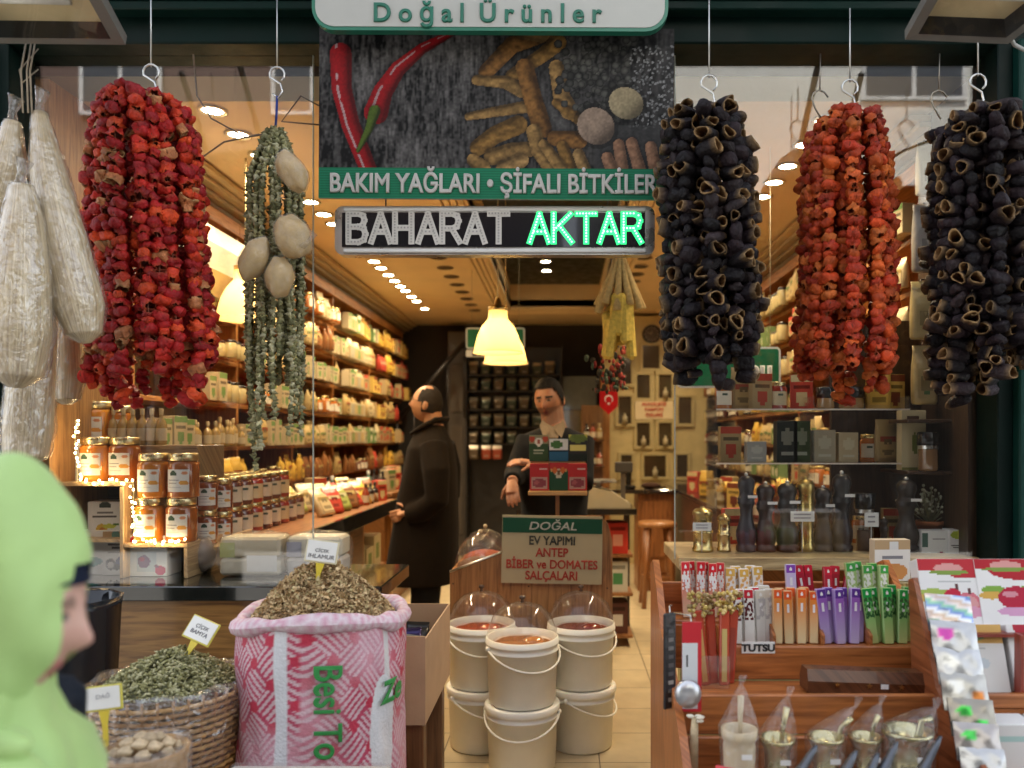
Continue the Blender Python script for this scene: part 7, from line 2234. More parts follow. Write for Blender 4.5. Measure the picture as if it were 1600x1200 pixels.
def incense(col, place, xs, y, z, tilt, rowname):
    n = len(xs)
    for i, x in enumerate(xs):
        o = put('incense_packet', kinds[col], None, (W(x, 0, y).x, y + .022 * (i % 2) + random.uniform(0, .008), z + .0006), (-.10 + random.uniform(-.03, .03), tilt * (i - n / 2 + .5) + random.uniform(-.03, .03), random.uniform(-.15, .15)), random.uniform(.97, 1.04))
        tag(o, f'{col} incense packet, {ORD[i]} from the left of its {place}', 'incense', f'incense packets in the {rowname} row')
incense('maroon', 'bunch in the front row', [1151, 1162, 1172, 1183], 2.25, zt, .0, 'front')
incense('grey white', 'bunch in the front row', [1190, 1197, 1204], 2.27, zt, .02, 'front')
incense('orange', 'bunch in the front row', [1215, 1224, 1233, 1243, 1252, 1262, 1272], 2.25, zt, .0, 'front')
incense('purple', 'bunch in the front row', [1291, 1302, 1313, 1323, 1334, 1345], 2.25, zt, .04, 'front')
incense('green', 'bunch in the front row', [1366, 1377, 1388, 1399, 1410, 1420], 2.25, zt, .05, 'front')
zr = zt + .04
incense('red and white', 'bunch in the back row', [1074, 1084, 1094, 1104, 1114, 1126], 2.40, zr, .01, 'back')
incense('white and gold', 'bunch in the back row', [1142, 1153, 1165, 1176, 1186], 2.42, zr - .005, .0, 'back')
incense('lilac', 'place in the back row', [1239], 2.42, zr, .0, 'back')
incense('red', 'group in the back row', [1262, 1272, 1296, 1308, 1320], 2.43, zr, .08, 'back')
incense('green floral', 'bunch in the back row', [1336, 1347, 1358, 1369, 1380], 2.42, zr + .006, .02, 'back')
for i, x in enumerate([1096, 1110, 1124, 1134]):
    b = MB()
    b.box((-.013, -.008, 0), (.013, .008, .20), (0.42, 0.06, 0.03), 'gloss', .003)
    for k in range(44):
        b.ball((random.uniform(-.022, .022), random.uniform(-.016, .016), .192 + random.uniform(-.006, .058)), random.uniform(.004, .0075), random.choice([(0.5, 0.36, 0.08), (0.42, 0.30, 0.10), (0.56, 0.42, 0.16), (0.30, 0.2, 0.08)]), 'pack', 6, 4)
    b.box((-.008, -.0095, .01), (.006, -.0085, .15), [(0.55, 0.3, 0.1), (0.42, 0.06, 0.03), (0.5, 0.38, 0.14), (0.3, 0.05, 0.03)][i], 'gloss')
    o = b.build('incense_bundle', None, (W(x, 0, 2.22).x, 2.16 + .016 * (i % 2), .8836))
    o.rotation_euler = (-.08, .06 * (i - 1.5), .1)
    tag(o, f'tall red incense bundle with gold crinkled top, {ORD[i]} from the stand side panel', 'incense', 'gold topped incense bundles')
# left bay floor of the stand, where the tall bundles stand, is lower: a clear pocket
t3 = thing('clear_pocket', 'clear plastic pocket holding the gold topped incense bundles', 'pocket', (W(1115, 0, 2.14).x, 2.14, .8835))
b = MB(); b.box((W(1086, 0, 2.13).x, 2.125, .8836), (W(1140, 0, 2.13).x, 2.13, .97), (1, 1, 1), 'acrylic'); b.build('pocket_front', t3, world=True)
# ground coffee style pouch and a small cream box behind the incense
carton('white pouch with brown head and orange picture standing behind the green incense', W(1402, 0, 2.56).x, 2.62, 1.085, .12, .135, .04, Art(24, 26, (0.68, 0.66, 0.62)).rect(0, .76, 1, 1, (.42, .29, .16)).rect(.4, .78, .65, .96, (.6, .6, .58)).rect(.2, .55, .8, .6, (.2, .2, .22)).oval(.6, .22, .32, .2, (.55, .25, .08)).oval(.3, .4, .1, .06, (.3, .3, .3)).a, .05, 'product_box', 'pouch', None, (0.6, 0.5, 0.36))
b = MB(); b.box((.95, 2.565, 0), (1.25, 2.7, 1.084), (0.44, 0.36, 0.14), 'wood'); tag(b.build('back_pedestal', None, (1.1, 2.63, 0), world=True), 'plain wooden pedestal between the incense stand and the right window', 'pedestal')
# carved incense holder
t = thing('incense_holder', 'long dark carved wooden incense box with inlaid stars on the stand ledge', 'incense holder', (W(1352, 0, 2.1).x, 2.11, .8835))
t.rotation_euler = (0, math.radians(2.5), .03)
HW = 192 / F * 2.1 / 2
b = MB(); b.prism([(-.03, 0), (.03, 0), (.034, .03), (.022, .058), (-.022, .058), (-.034, .03)], -HW, HW, (0.12, 0.045, 0.02), 'wood', 'x'); b.build('box', t)
b = MB()
R = random.Random(2)
for g in range(5):
    for k in range(7):
        b.ball((-HW * .62 + g * HW * .3 + R.uniform(-.018, .018), -.012 + R.uniform(-.006, .008), .0585), (.0022, .0022, .0006), (.01, .006, .004), 'paint', 5, 3)
b.build('carved_holes', t)
for x in (-.085, .0, .085):
    b = MB(); st = [(x + .008 * (1 if i % 2 == 0 else .45) * math.sin(i * math.pi / 5), .022 + .008 * (1 if i % 2 == 0 else .45) * math.cos(i * math.pi / 5)) for i in range(10)]
    b.prism(st, -.0352, -.031, (0.55, 0.36, 0.14), 'brass'); b.build('star_inlay', t)
b = MB(); b.box((.030, -.0355, .016), (.050, -.034, .028), (.72, .72, .72), 'paper'); b.build('price_sticker', t)
# bagged mortars on the lower tier
MZ = .6725
def mortar(label, x, d, rpx, ytop, tip, col, mat, wood=False):
    """tip: photo pixel of the twisted film peak"""
    r = rpx / F * d
    h = W(0, ytop, d).z - MZ
    t = thing('bagged_mortar', label, 'mortar', (W(x, 0, d).x, d, MZ + .0005), 'film bagged mortars on the lower tier')
    b = MB()
    if wood:
        b.lathe([(r * .8, 0), (r * .85, .02), (r * .9, h * .5), (r * .96, h * .8), (r * .9, h * .86), (r * 1.05, h * .9), (r * 1.08, h), (r * .9, h), (r * .7, h * .7)], 26, col, mat, cap0=True)
    else:
        b.lathe([(r * .75, 0), (r * .8, .012), (r * .5, .03), (r * .62, h * .3), (r * .72, h * .5), (r * .78, h * .56), (r * .72, h * .6), (r * .76, h * .84), (r * 1.06, h * .96), (r * 1.08, h), (r * .92, h), (r * .7, h * .8)], 26, col, mat, cap0=True)
    b.build('bowl', t)
    p = W(tip[0], tip[1], d) - t.location
    b = MB()
    pk = p * .86 + Vector((0, 0, h * .1))
    b.tube([(r * .1, 0, h * .4), (p.x * .5, 0, h + .02), (p.x * .85, 0, p.z - .035)], [r * .22, r * .14, r * .2], 10, col, mat); b.build('pestle', t)
    b = MB()
    n = 18
    vs, fs = [], []
    rings = [(0, 0, .0, r * 1.12), (0, 0, h * .5, r * 1.12), (0, 0, h * 1.01, r * 1.16), (p.x * .35, 0, h + (p.z - h) * .4, r * .78), (p.x * .75, 0, h + (p.z - h) * .8, r * .3), (p.x, 0, p.z - .008, r * .10), (p.x + .006, 0, p.z + .012, r * .24)]
    for i, (cx_, cy_, cz_, rad) in enumerate(rings):
        for k in range(n):
            a = 2 * math.pi * k / n
            w_ = 1 + (.09 * math.sin(a * 5 + i * .7) + .06 * math.sin(a * 8 - i) if i > 1 else .02 * math.sin(a * 6))
            vs.append((cx_ + rad * w_ * math.cos(a), cy_ + rad * w_ * math.sin(a) * .95, cz_))
    for i in range(len(rings) - 1):
        for k in range(n):
            fs.append([i * n + k, i * n + (k + 1) % n, (i + 1) * n + (k + 1) % n, (i + 1) * n + k])
    b.add(vs, fs, (1, 1, 1), 'film', None, True); b.build('film', t)
    b = MB(); b.box((-.004, -r * 1.16, h * .72), (.02, -r * 1.14, h * .72 + .012), (.72, .72, .7), 'paper'); b.build('price_sticker', t)
    return t
GB = (0.50, 0.44, 0.24)
mortar('pale wooden mortar in clear film, largest at the left of the lower tier', 1155, 1.86, 26, 1138, (1158, 1064), (0.56, 0.46, 0.30), 'plastic', True)
mortar('small brass mortar in film right of the pale wooden mortar', 1214, 1.88, 26, 1152, (1232, 1082), GB, 'brass')
mortar('brass mortar in film with its peak leaning right, in the middle of the lower tier', 1290, 1.88, 26, 1150, (1338, 1098), GB, 'brass')
mortar('brass mortar in shiny crumpled film, fourth on the lower tier', 1352, 1.90, 24, 1150, (1376, 1094), GB, 'brass')
mortar('widest brass mortar in film at the right end of the lower tier', 1418, 1.88, 36, 1140, (1462, 1100), (0.46, 0.42, 0.24), 'brass')
# dark foil wrapped spoons at the very front
for i, (x0, y0_, x1, y1_) in enumerate([(1238, 1200, 1276, 1164), (1310, 1200, 1338, 1172), (1352, 1200, 1372, 1176), (1372, 1195, 1402, 1158), (1430, 1200, 1470, 1150)]):
    p0, p1 = W(x0, y0_ + 24, 1.76), W(x1, y1_, 1.78)
    p0.z = max(p0.z, .675)
    b = MB()
    pts = [p0.lerp(p1, k / 6) for k in range(7)]
    b.tube(pts, [.016, .018, .015, .012, .011, .009, .004], 8, (0.10, 0.11, 0.13), 'foil', flat=.6)
    o = b.build('wrapped_spoon', None, p0, world=True)
    tag(o, f'dark spoon in silvery wrap poking up before the mortars, {ORD[i]} from the left', 'spoon', 'dark wrapped spoons in front of the mortars')
# packs hanging on the left side of the stand
t = thing('hanging_pack', 'narrow black patterned pack hanging on the outer side of the incense stand', 'pack', W(1048, 1105, 2.06))
a, c = W(1036, 1108, 2.06), W(1059, 958, 2.06)
b = MB(); b.X = Matrix.Translation(t.location) @ Matrix.Rotation(.5, 4, 'Z') @ Matrix.Translation(-t.location)
b.box((a.x, 2.06, a.z), (c.x, 2.068, c.z), (0.03, 0.032, 0.035), 'pack', .003)
for k in range(9):
    b.box((a.x + .012, 2.0585, a.z + .02 + k * .022), (c.x - .01, 2.0595, a.z + .03 + k * .022), random.choice([(0.2, 0.2, 0.19), (0.35, 0.34, 0.3), (0.1, 0.1, 0.1)]), 'paper')
b.build('pack', t, world=True)
b = MB(); b.tube([((a.x + c.x) / 2, 2.064, c.z - .01), ((a.x + c.x) / 2, 2.08, c.z + .015), (.285, 2.1, c.z + .012)], .002, 5, (.5, .5, .48), 'metal'); b.build('hook', t, world=True)
t = thing('hanging_pack', 'red topped white pack with metal strainer hanging beside the incense stand', 'pack', W(1082, 1110, 2.0))
a, c = W(1066, 1112, 2.0), W(1096, 972, 2.0)
ar = Art(10, 30, (0.66, 0.68, 0.70)).rect(0, .78, 1, 1, (.55, .03, .04)).rect(0, 0, 1, .05, (.55, .03, .04)).rect(.2, .5, .35, .62, (.1, .1, .1)).rect(.85, 0, 1, 1, (.55, .03, .04))
b = MB(); b.box((a.x, 2.0, a.z), (c.x, 2.004, c.z), (0.6, 0.1, 0.1), 'paper'); b.panel((a.x, 1.9992, a.z), (c.x - a.x, 0, 0), (0, 0, c.z - a.z), ar.a); b.build('card', t, world=True)
b = MB(); b.ball(((a.x + c.x) / 2 - .012, 1.985, a.z + .05), (.034, .02, .036), (.55, .56, .58), 'foil', 14, 9); b.build('strainer', t, world=True)
b = MB(); b.tube([((a.x + c.x) / 2, 2.006, c.z - .01), ((a.x + c.x) / 2, 2.02, c.z + .012), (.284, 2.05, c.z + .012)], .002, 5, (.5, .5, .48), 'metal'); b.build('hook', t, world=True)
t = thing('spoon_pouch', 'white pouch with red corner leaning at the lower left of the stand', 'pouch', W(1118, 1200, 1.72))
p = W(1116, 1195, 1.74)
b = MB(); b.X = Matrix.Translation((p.x, 1.735, .673)) @ Matrix.Rotation(.22, 4, 'Y')
q_ = bag_mesh(.062, .165, .03, (0.66, 0.66, 0.66), Art(8, 12, (0.64, 0.64, 0.64)).oval(.4, .4, .25, .3, (.2, .2, .2)).a, (.6, .04, .05)); b2 = q_
o = b2.build('pouch', t); o.location = Vector((p.x, 1.735, .673)) - t.location; o.rotation_euler = (0, .2, 0)
t = thing('broom_bundle', 'small pale tied stick bundle hanging beside the stand below the strainer pack', 'bundle', W(1088, 1195, 1.95))
b = MB(); b.tube([W(1086, 1122, 1.95), W(1084, 1160, 1.95), W(1082, 1230, 1.95)], [.008, .011, .013], 8, (0.5, 0.40, 0.25), 'herb'); b.build('stem', t, world=True)
b = MB()
for k in range(6):
    b.ball(W(1086, 1124, 1.95) + Vector((random.uniform(-.016, .016), random.uniform(-.01, .01), random.uniform(-.004, .008))), (.01, .006, .004), (.68, .62, .5), 'cloth', 7, 5)
b.build('bow', t, world=True)

# tea box rack at the far right
t = thing('tea_rack', 'brown wooden rack with slanting rows of tea boxes at the right edge', 'rack', (1.2, 2.1, 0))
yA = 2.2
RX0, RX1 = W(1448, 0, 2.1).x, 1.45
tilt = math.radians(18)
def slant(z0_, z1_, y_):
    b = MB(); b.prism([(y_, z0_), (y_ + .3 * (z1_ - z0_) + .0, z1_), (y_ + .3 * (z1_ - z0_) + .015, z1_), (y_ + .015, z0_)], RX0, RX1, (0.26, 0.09, 0.035), 'wood', 'x'); b.build('back_board', t, world=True)
slant(.80, 1.175, 2.06)
b = MB(); b.box((RX0, 1.98, W(0, 1108, 1.98).z), (RX1, 2.0, W(0, 1088, 1.98).z + .004), SW, 'wood', .003); b.build('front_lip', t, world=True)
b = MB(); b.box((RX0, 1.9805, W(0, 1108, 1.98).z - .012), (RX1, 2.07, W(0, 1108, 1.98).z - .0005), SW, 'wood'); b.build('shelf', t, world=True)
b = MB(); b.box((RX0, 2.06, 0), (RX1, 2.08, .80), SW, 'wood'); b.build('back_panel', t, world=True)
b = MB(); b.box((RX0, 1.72, .655), (RX1, 2.059, .672), SW, 'wood'); b.build('shelf', t, world=True)
for x in (RX0 - .014, RX1):
    b = MB(); b.prism([(1.70, 0), (2.08, 0), (2.18, 1.165), (2.15, 1.175), (2.02, .92), (1.95, .88), (1.78, .80), (1.70, .66)], x, x + .0135, (0.30, 0.095, 0.035), 'wood', 'x'); b.build('side_panel', t, world=True)
POM = (0.5, 0.02, 0.05)
ar_p = Art(40, 46, (0.74, 0.73, 0.72)).rect(0, .72, 1, 1, (.45, .03, .04)).oval(.1, .68, .5, .14, (.74, .73, .72)).oval(.5, .86, .24, .07, (.62, .3, .28)).oval(.5, .8, .34, .035, (.2, .3, .06)).rect(.3, .66, .85, .67, (.5, .5, .5)).oval(.2, .48, .3, .08, (.35, .45, .1)).oval(.15, .42, .24, .06, (.6, .4, .1)).oval(.52, .42, .16, .14, POM).oval(.78, .34, .2, .17, (.6, .16, .2)).oval(.78, .34, .14, .11, (.62, .3, .3)).oval(.8, .22, .22, .08, (.62, .3, .42)).oval(.6, .58, .03, .05, (.12, .05, .05)).oval(.8, .53, .03, .05, (.12, .05, .05))
ar_q = Art(40, 46, (0.74, 0.73, 0.72)).rect(0, .84, 1, 1, (.4, .02, .03)).oval(.7, .84, .5, .16, (.4, .02, .03)).oval(.5, .9, .26, .07, (.62, .3, .28)).oval(.5, .84, .4, .03, (.2, .3, .06)).oval(.25, .53, .2, .06, (.2, .36, .06)).oval(.8, .53, .16, .06, (.2, .36, .06)).oval(.2, .44, .2, .06, (.6, .36, .08)).oval(.62, .4, .32, .18, (.42, .02, .05)).oval(.5, .46, .12, .05, (.6, .25, .3)).oval(.6, .2, .34, .07, (.6, .32, .5)).rect(.3, .62, .8, .63, (.4, .4, .4))
ar_o = Art(40, 46, (0.75, 0.74, 0.72)).rect(0, .72, 1, 1, (.62, .38, .12)).oval(.35, .86, .22, .06, (.62, .45, .3)).oval(.4, .8, .3, .05, (.3, .42, .2)).rect(.2, .64, .7, .65, (.5, .5, .5)).oval(.35, .38, .2, .05, (.5, .6, .62)).oval(.6, .42, .14, .08, (.6, .66, .7))
ar_w = Art(40, 46, (0.75, 0.74, 0.73)).oval(.6, .95, .5, .2, (.42, .03, .05)).oval(.3, .82, .16, .05, (.3, .45, .2))
ar_t = Art(30, 30, (0.74, 0.75, 0.75)).rect(0, .8, 1, .86, (.42, .62, .6)).rect(.2, .6, .7, .61, (.5, .55, .55))
boxes = [(1496, 882, 986, 97, ar_p, 'white tea box with pomegranates and red head in the upper row of the right rack', 2.10), (1588, 882, 982, 100, ar_q, 'white tea box with one glossy red fruit at the upper right edge of the rack', 2.10),
         (1532, 985, 1088, 100, ar_o, 'white tea box with orange head in the lower row of the right rack', 2.02), (1640, 985, 1086, 100, ar_w, 'white tea box with red fruit top at the lower right edge of the rack', 2.02)]
for x, y0_, y1_, w_, ar, lab, dd in boxes:
    zb_ = W(0, y1_, dd).z
    hh = (W(0, y0_, dd + .04).z - zb_) / math.cos(tilt) * 1.03
    o = box_mesh(w_ / F * dd, hh, .05, (0.68, 0.66, 0.64), ar.a).build('tea_box', None, (W(x, 0, dd).x, dd + .028, zb_))
    o.rotation_euler = (-tilt, 0, 0)
    tag(o, lab, 'tea box', 'tea boxes on the right rack')
b = MB(); b.box((RX0, 2.05, W(0, 988, 2.07).z - .008), (RX1, 2.075 + .03, W(0, 988, 2.07).z + .0), (0.3, 0.06, 0.04), 'wood'); b.build('divider', t, world=True)
b = MB(); b.box((W(1590, 0, 2.02).x - .003, 2.0, W(0, 1088, 2.02).z), (W(1590, 0, 2.02).x + .006, 2.03, W(0, 990, 2.02).z), (0.3, 0.06, 0.04), 'wood'); b.build('divider', t, world=True)
for i, x in enumerate([1574, 1668]):
    carton(['white box with pale green band under the tea rack lip, left one', 'white box with pale green band under the tea rack lip, right one'][i], W(x, 0, 1.9).x, 1.93, .6725, .135, .2, .08, ar_t.a, 0, 'tea_box', 'tea box', 'tea boxes on the right rack')
# foil sachets in an overlapping strip
sp = [(1484, 958, 2.0), (1492, 1000, 1.96), (1500, 1042, 1.93), (1508, 1082, 1.90), (1520, 1122, 1.87), (1528, 1160, 1.84), (1538, 1200, 1.81)]
cols_ = [((0.5, 0.5, 0.5), (0.10, 0.2, 0.4), 'silver sachet with blue and green print'), ((0.7, 0.7, 0.7), (0.45, 0.06, 0.3), 'silver sachet with pink oval'), ((0.72, 0.72, 0.72), (0.5, 0.4, 0.35), 'plain shiny silver sachet'), ((0.62, 0.6, 0.55), (0.55, 0.2, 0.05), 'silver sachet with orange dot'), ((0.46, 0.42, 0.35), (0.06, 0.5, 0.08), 'silver sachet with two bright green dots'), ((0.6, 0.55, 0.52), (0.06, 0.45, 0.08), 'silver sachet with one bright green dot'), ((0.7, 0.7, 0.7), (0.6, 0.6, 0.6), 'blank silver sachet')]
for i, (x, y, dd) in enumerate(sp):
    c0, c1, lab = cols_[i]
    c0 = mulc(c0, .62)
    p = W(x, y, dd)
    w_, h_ = 74 / F * dd, 58 / F * dd
    nn = 12
    R = random.Random(i)
    b = MB()
    vs, cs, fs = [], [], []
    for j in range(nn + 1):
        for k in range(nn + 1):
            u_, v_ = k / nn - .5, j / nn - .5
            puff = .007 * (1 - (2 * u_) ** 4) * (1 - (2 * v_) ** 4)
            vs.append((u_ * w_, -puff + .002 * math.sin(u_ * 12 + i) * math.sin(v_ * 9 + i * 2) + R.uniform(-.0003, .0003), v_ * h_))
            cc = c0
            if i in (1, 2, 3) and ((u_ + .2) / .2) ** 2 + ((v_ - .15) / .17) ** 2 < 1:
                cc = c1 if i == 1 else (.6, .6, .58)
            if i == 3 and ((u_ - .24) / .15) ** 2 + ((v_ + .1) / .16) ** 2 < 1:
                cc = c1
            if i in (4, 5) and ((u_ + .18) / .17) ** 2 + ((v_ - .15) / .15) ** 2 < 1:
                cc = c1
            if i == 4 and ((u_ - .16) / .17) ** 2 + ((v_ + .2) / .15) ** 2 < 1:
                cc = c1
            if i == 0:
                cc = [(0.15, 0.22, 0.45), (0.2, 0.4, 0.3), (0.55, 0.5, 0.5), (0.5, 0.38, 0.3), (0.6, 0.62, 0.66)][int(u_ * 3 + v_ * 9 + 20) % 5]
            cs.append(cc)
    fs = [[j * (nn + 1) + k, j * (nn + 1) + k + 1, (j + 1) * (nn + 1) + k + 1, (j + 1) * (nn + 1) + k] for j in range(nn) for k in range(nn)]
    b.add(vs, fs, c0, 'foil', None, True, cs)
    b.add([(v[0] * .99, .004, v[2] * .99) for v in vs], [f[::-1] for f in fs], mulc(c0, .8), 'foil', None, True)
    o = b.build('foil_sachet', None, p)
    o.rotation_euler = (-.42, math.radians(5), .05)
    tag(o, f'{lab} in the overlapping strip, {ORD[i]} from the top', 'sachet', 'foil sachets in the overlapping strip')

# ================================================================== people
def remesh(b, vox, name, colfn, mat, smooth=3):
    """one continuous skin over everything in b"""
    me = b.mesh('tmp')
    ob = bpy.data.objects.new('tmp', me)
    COL.objects.link(ob)
    m1 = ob.modifiers.new('r', 'REMESH'); m1.mode = 'VOXEL'; m1.voxel_size = vox
    m2 = ob.modifiers.new('s', 'SMOOTH'); m2.factor = 0.5; m2.iterations = smooth
    dg = bpy.context.evaluated_depsgraph_get()
    out = bpy.data.meshes.new_from_object(ob.evaluated_get(dg))
    bpy.data.objects.remove(ob)
    out.name = name
    out.materials.clear(); out.materials.append(M[mat])
    out.polygons.foreach_set('use_smooth', np.ones(len(out.polygons), bool))
    for a in [a.name for a in out.color_attributes]:
        out.color_attributes.remove(out.color_attributes[a])
    at = out.color_attributes.new('Col', 'FLOAT_COLOR', 'POINT')
    cd = np.ones((len(out.vertices), 4), np.float32)
    for i, v in enumerate(out.vertices):
        cd[i, :3] = colfn(v.co)
    at.data.foreach_set('color', cd.ravel())
    return out


G = lambda x, c, s: math.exp(-((x - c) / s) ** 2)
HR = (0.080, 0.098, 0.118)


def head_fn(d):
    a, e = math.atan2(d[0], -d[1]), math.asin(max(-1, min(1, d[2])))
    A = abs(a)
    k = 1.0
    if d[2] < 0:
        k *= 1 - .15 * abs(d[0]) * -d[2]
        if d[1] > 0:
            k *= 1 - .55 * d[1] * -d[2]
    k += .25 * G(a, 0, .12) * G(e, -.16, .13) + .10 * G(a, 0, .10) * G(e, .02, .16)
    k -= .055 * G(A, .38, .16) * G(e, .07, .10)
    k += .03 * G(A, .34, .3) * G(e, .22, .08) + .03 * G(A, .62, .25) * G(e, -.18, .2)
    k += .05 * G(a, 0, .24) * (G(e, -.46, .05) + G(e, -.58, .055)) + .07 * G(a, 0, .26) * G(e, -.86, .14)
    return k


def add_head(b, X):
    o = b.X
    b.X = X
    b.ball((0, 0, 0), HR, (1, 1, 1), 'skin', 56, 40, head_fn)
    for s in (-1, 1):
        b.ball((s * .077, .012, -.012), (.011, .021, .032), (1, 1, 1), 'skin', 10, 8)
    b.X = o


def face_col(X, skin, lip, brow, stubble=0.0):
    Xi = X.inverted()

    def f(p):
        q = Xi @ p
        d = Vector((q.x / HR[0], q.y / HR[1], q.z / HR[2]))
        L = d.length
        if L > 1.45 or L < .3:
            return skin
        d /= L
        a, e = math.atan2(d.x, -d.y), math.asin(max(-1, min(1, d.z)))
        A = abs(a)
        if -.62 < e < -.42 and A < .25 * (1 - abs(e + .52) * 3):
            return lip if abs(e + .52) > .018 else mulc(lip, .45)
        if .14 < A < .66 and .17 < e + .08 * (A - .35) < .275:
            return brow
        if abs(A - .37) < .15 and abs(e - .07) < .045:
            return (.02, .012, .01) if abs(A - .35) < .07 else ((.34, .30, .27) if abs(e - .07) < .026 else mulc(skin, .3))
        if stubble and (e < -.28) and not (A < .1 and e > -.4):
            return mixc(skin, (.06, .045, .04), stubble)
        if G(a, 0, .5) * G(e, -.2, .2) > .5:
            return mixc(skin, (.5, .15, .1), .12)
        return skin
    return f


def hair_cap(X, name, parent, col, mask, k0=1.045, nu=60, nv=40, bump=.02):
    b = MB(); b.X = X
    R = random.Random(3)
    b.ball((0, 0, 0), HR, col, 'hair', nu, nv, lambda d: max(head_fn(d), .98) * k0 * (1 + R.uniform(-bump, bump)))
    Xi = X.inverted()
    keep = []
    for i, f in enumerate(b.f):
        c = Xi @ (sum((b.v[j] for j in f), Vector()) / len(f))
        d = Vector((c.x / HR[0], c.y / HR[1], c.z / HR[2])).normalized()
        keep.append(mask(math.atan2(d.x, -d.y), math.asin(max(-1, min(1, d.z)))))
    for L in ('f', 'c', 'u', 'm', 's'):
        setattr(b, L, [q for q, k in zip(getattr(b, L), keep) if k])
    return b.build(name, parent, world=True)


def add_hand(b, wrist, fwd, palm, s=1.0, curl=0.5, side=1):
    """palm and five separate fingers; palm: the direction the palm faces"""
    f = fwd.normalized()
    n = (palm - f * palm.dot(f)).normalized()
    r = f.cross(n) * side
    w = wrist
    b.tube([w, w + f * .03 * s, w + f * .085 * s], [.026 * s, .036 * s, .039 * s], 12, (1, 1, 1), 'skin', flat=.5)
    for i, (o, L) in enumerate([(.029, .066), (.010, .078), (-.010, .074), (-.028, .058)]):
        p = w + f * .082 * s + r * o * s
        pts, dirv = [p - f * .02 * s, p], f + r * o * 2.5
        for q in range(3):
            dirv = (dirv.normalized() + n * curl * (.35 + .3 * q)).normalized()
            p = p + dirv * L * s * (.42, .32, .26)[q]
            pts.append(p)
        b.tube(pts, [.0095 * s, .0095 * s, .009 * s, .0082 * s, .006 * s], 8, (1, 1, 1), 'skin')
    p = w + f * .025 * s + r * .028 * s
    b.tube([p, p + (f * .6 + r * .7 + n * .2) * .035 * s, p + (f * .9 + r * .75 + n * .45) * .062 * s], [.013 * s, .0105 * s, .007 * s], 8, (1, 1, 1), 'skin')


def loft(b, secs, n=28, mat='cloth', col=(1, 1, 1)):
    """closed stack of ovals (centre, half x, half y)"""
    vs = []
    for c, hx, hy in secs:
        for k in range(n):
            a = 2 * math.pi * k / n
            q = lambda v: math.copysign(abs(v) ** .85, v)
            vs.append((c[0] + hx * q(math.cos(a)), c[1] + hy * q(math.sin(a)), c[2]))
    fs = [[i * n + k, i * n + (k + 1) % n, (i + 1) * n + (k + 1) % n, (i + 1) * n + k] for i in range(len(secs) - 1) for k in range(n)]
    fs += [list(range(n))[::-1], [(len(secs) - 1) * n + k for k in range(n)]]
    return b.add(vs, fs, col, mat, None, True)


def shoes(t, pts, col=(.015, .012, .01)):
    for p, d in pts:
        b = MB(); b.tube([p - d * .08 + Vector((0, 0, .045)), p + Vector((0, 0, .042)), p + d * .1 + Vector((0, 0, .032)), p + d * .17 + Vector((0, 0, .025))], [.042, .046, .042, .022], 12, col, 'dark_gloss')
        b.build('shoe', t, world=True)


# ---- customer in the long brown coat, in profile, looking up at the shelves
D = 5.0
t = thing('person', 'older man in glasses and long dark coat, looking up at the left shelves', 'person', (W(662, 0, D).x, D, FLOOR))
X = Matrix.Translation(W(667, 631, D)) @ Matrix.Rotation(math.radians(-97), 4, 'Z') @ Matrix.Rotation(math.radians(-9), 4, 'X') @ Matrix.Scale(.97, 4)
b = MB()
add_head(b, X)
b.tube([W(674, 640, D), W(678, 664, D), W(681, 690, D)], [.058, .06, .075], 14, (1, 1, 1), 'skin')
loft(b, [(W(679, 690, D), .1, .17), (W(676, 720, D), .12, .19), (W(672, 790, D), .12, .16), (W(668, 830, D), .12, .17)], 20, 'skin')
for s in (-1, 1):
    y = D + s * .1
    b.tube([W(668, 820, y), W(664, 900, y), (W(664, 0, D).x, y, FLOOR + .08)], [.085, .065, .045], 12, (1, 1, 1), 'skin')
    sh = W(686, 702, D) + Vector((0, s * .19, 0))
    el, wr = W(694, 772, D) + Vector((0, s * .25, 0)), W(652, 794, D) + Vector((0, s * .19, 0))
    b.tube([sh, el, wr], [.05, .042, .03], 10, (1, 1, 1), 'skin')
    add_hand(b, wr, Vector((-1, -s * .1, -.35)), Vector((0, -s, 0)), 1, .5, s)
SK = (.50, .25, .13)
put('body', remesh(b, .006, 'body', face_col(X, SK, (.36, .12, .08), (.16, .10, .07), .06), 'skin')).location = (0, 0, 0)
o = COL.objects[-1]; o.parent = t; o.data.transform(Matrix.Translation(-t.location))
hair_cap(X, 'hair', t, (.035, .028, .022), lambda a, e: (abs(a) > 1.5 and e > -.45 and (e < .95 or abs(a) > 2.3)) or (abs(a) > 1.15 and .1 < e < .8))
# glasses
b = MB(); b.X = X
for s in (-1, 1):
    cx_, cz_ = s * .031, .010
    b.tube([(cx_ + .021 * math.cos(q * .5236), -.108 + abs(s * .031 + .021 * math.cos(q * .5236)) * .28, cz_ + .016 * math.sin(q * .5236)) for q in range(12)], .0016, 5, (.10, .07, .04), 'metal', closed=True)
    b.tube([(s * .052, -.094, .014), (s * .074, -.06, .014), (s * .08, .012, .008)], .0016, 5, (.10, .07, .04), 'metal')
b.tube([(-.01, -.108, .014), (.01, -.108, .014)], .0016, 5, (.10, .07, .04), 'metal')
b.build('glasses', t, world=True)
COAT = (.011, .0065, .0032)
b = MB()
loft(b, [(W(675, 664, D), .072, .085), (W(674, 684, D), .115, .17), (W(674, 700, D), .142, .225), (W(673, 735, D), .165, .235), (W(669, 775, D), .185, .225), (W(666, 820, D), .202, .23), (W(662, 865, D), .216, .245), (W(657, 908, D), .225, .25)])
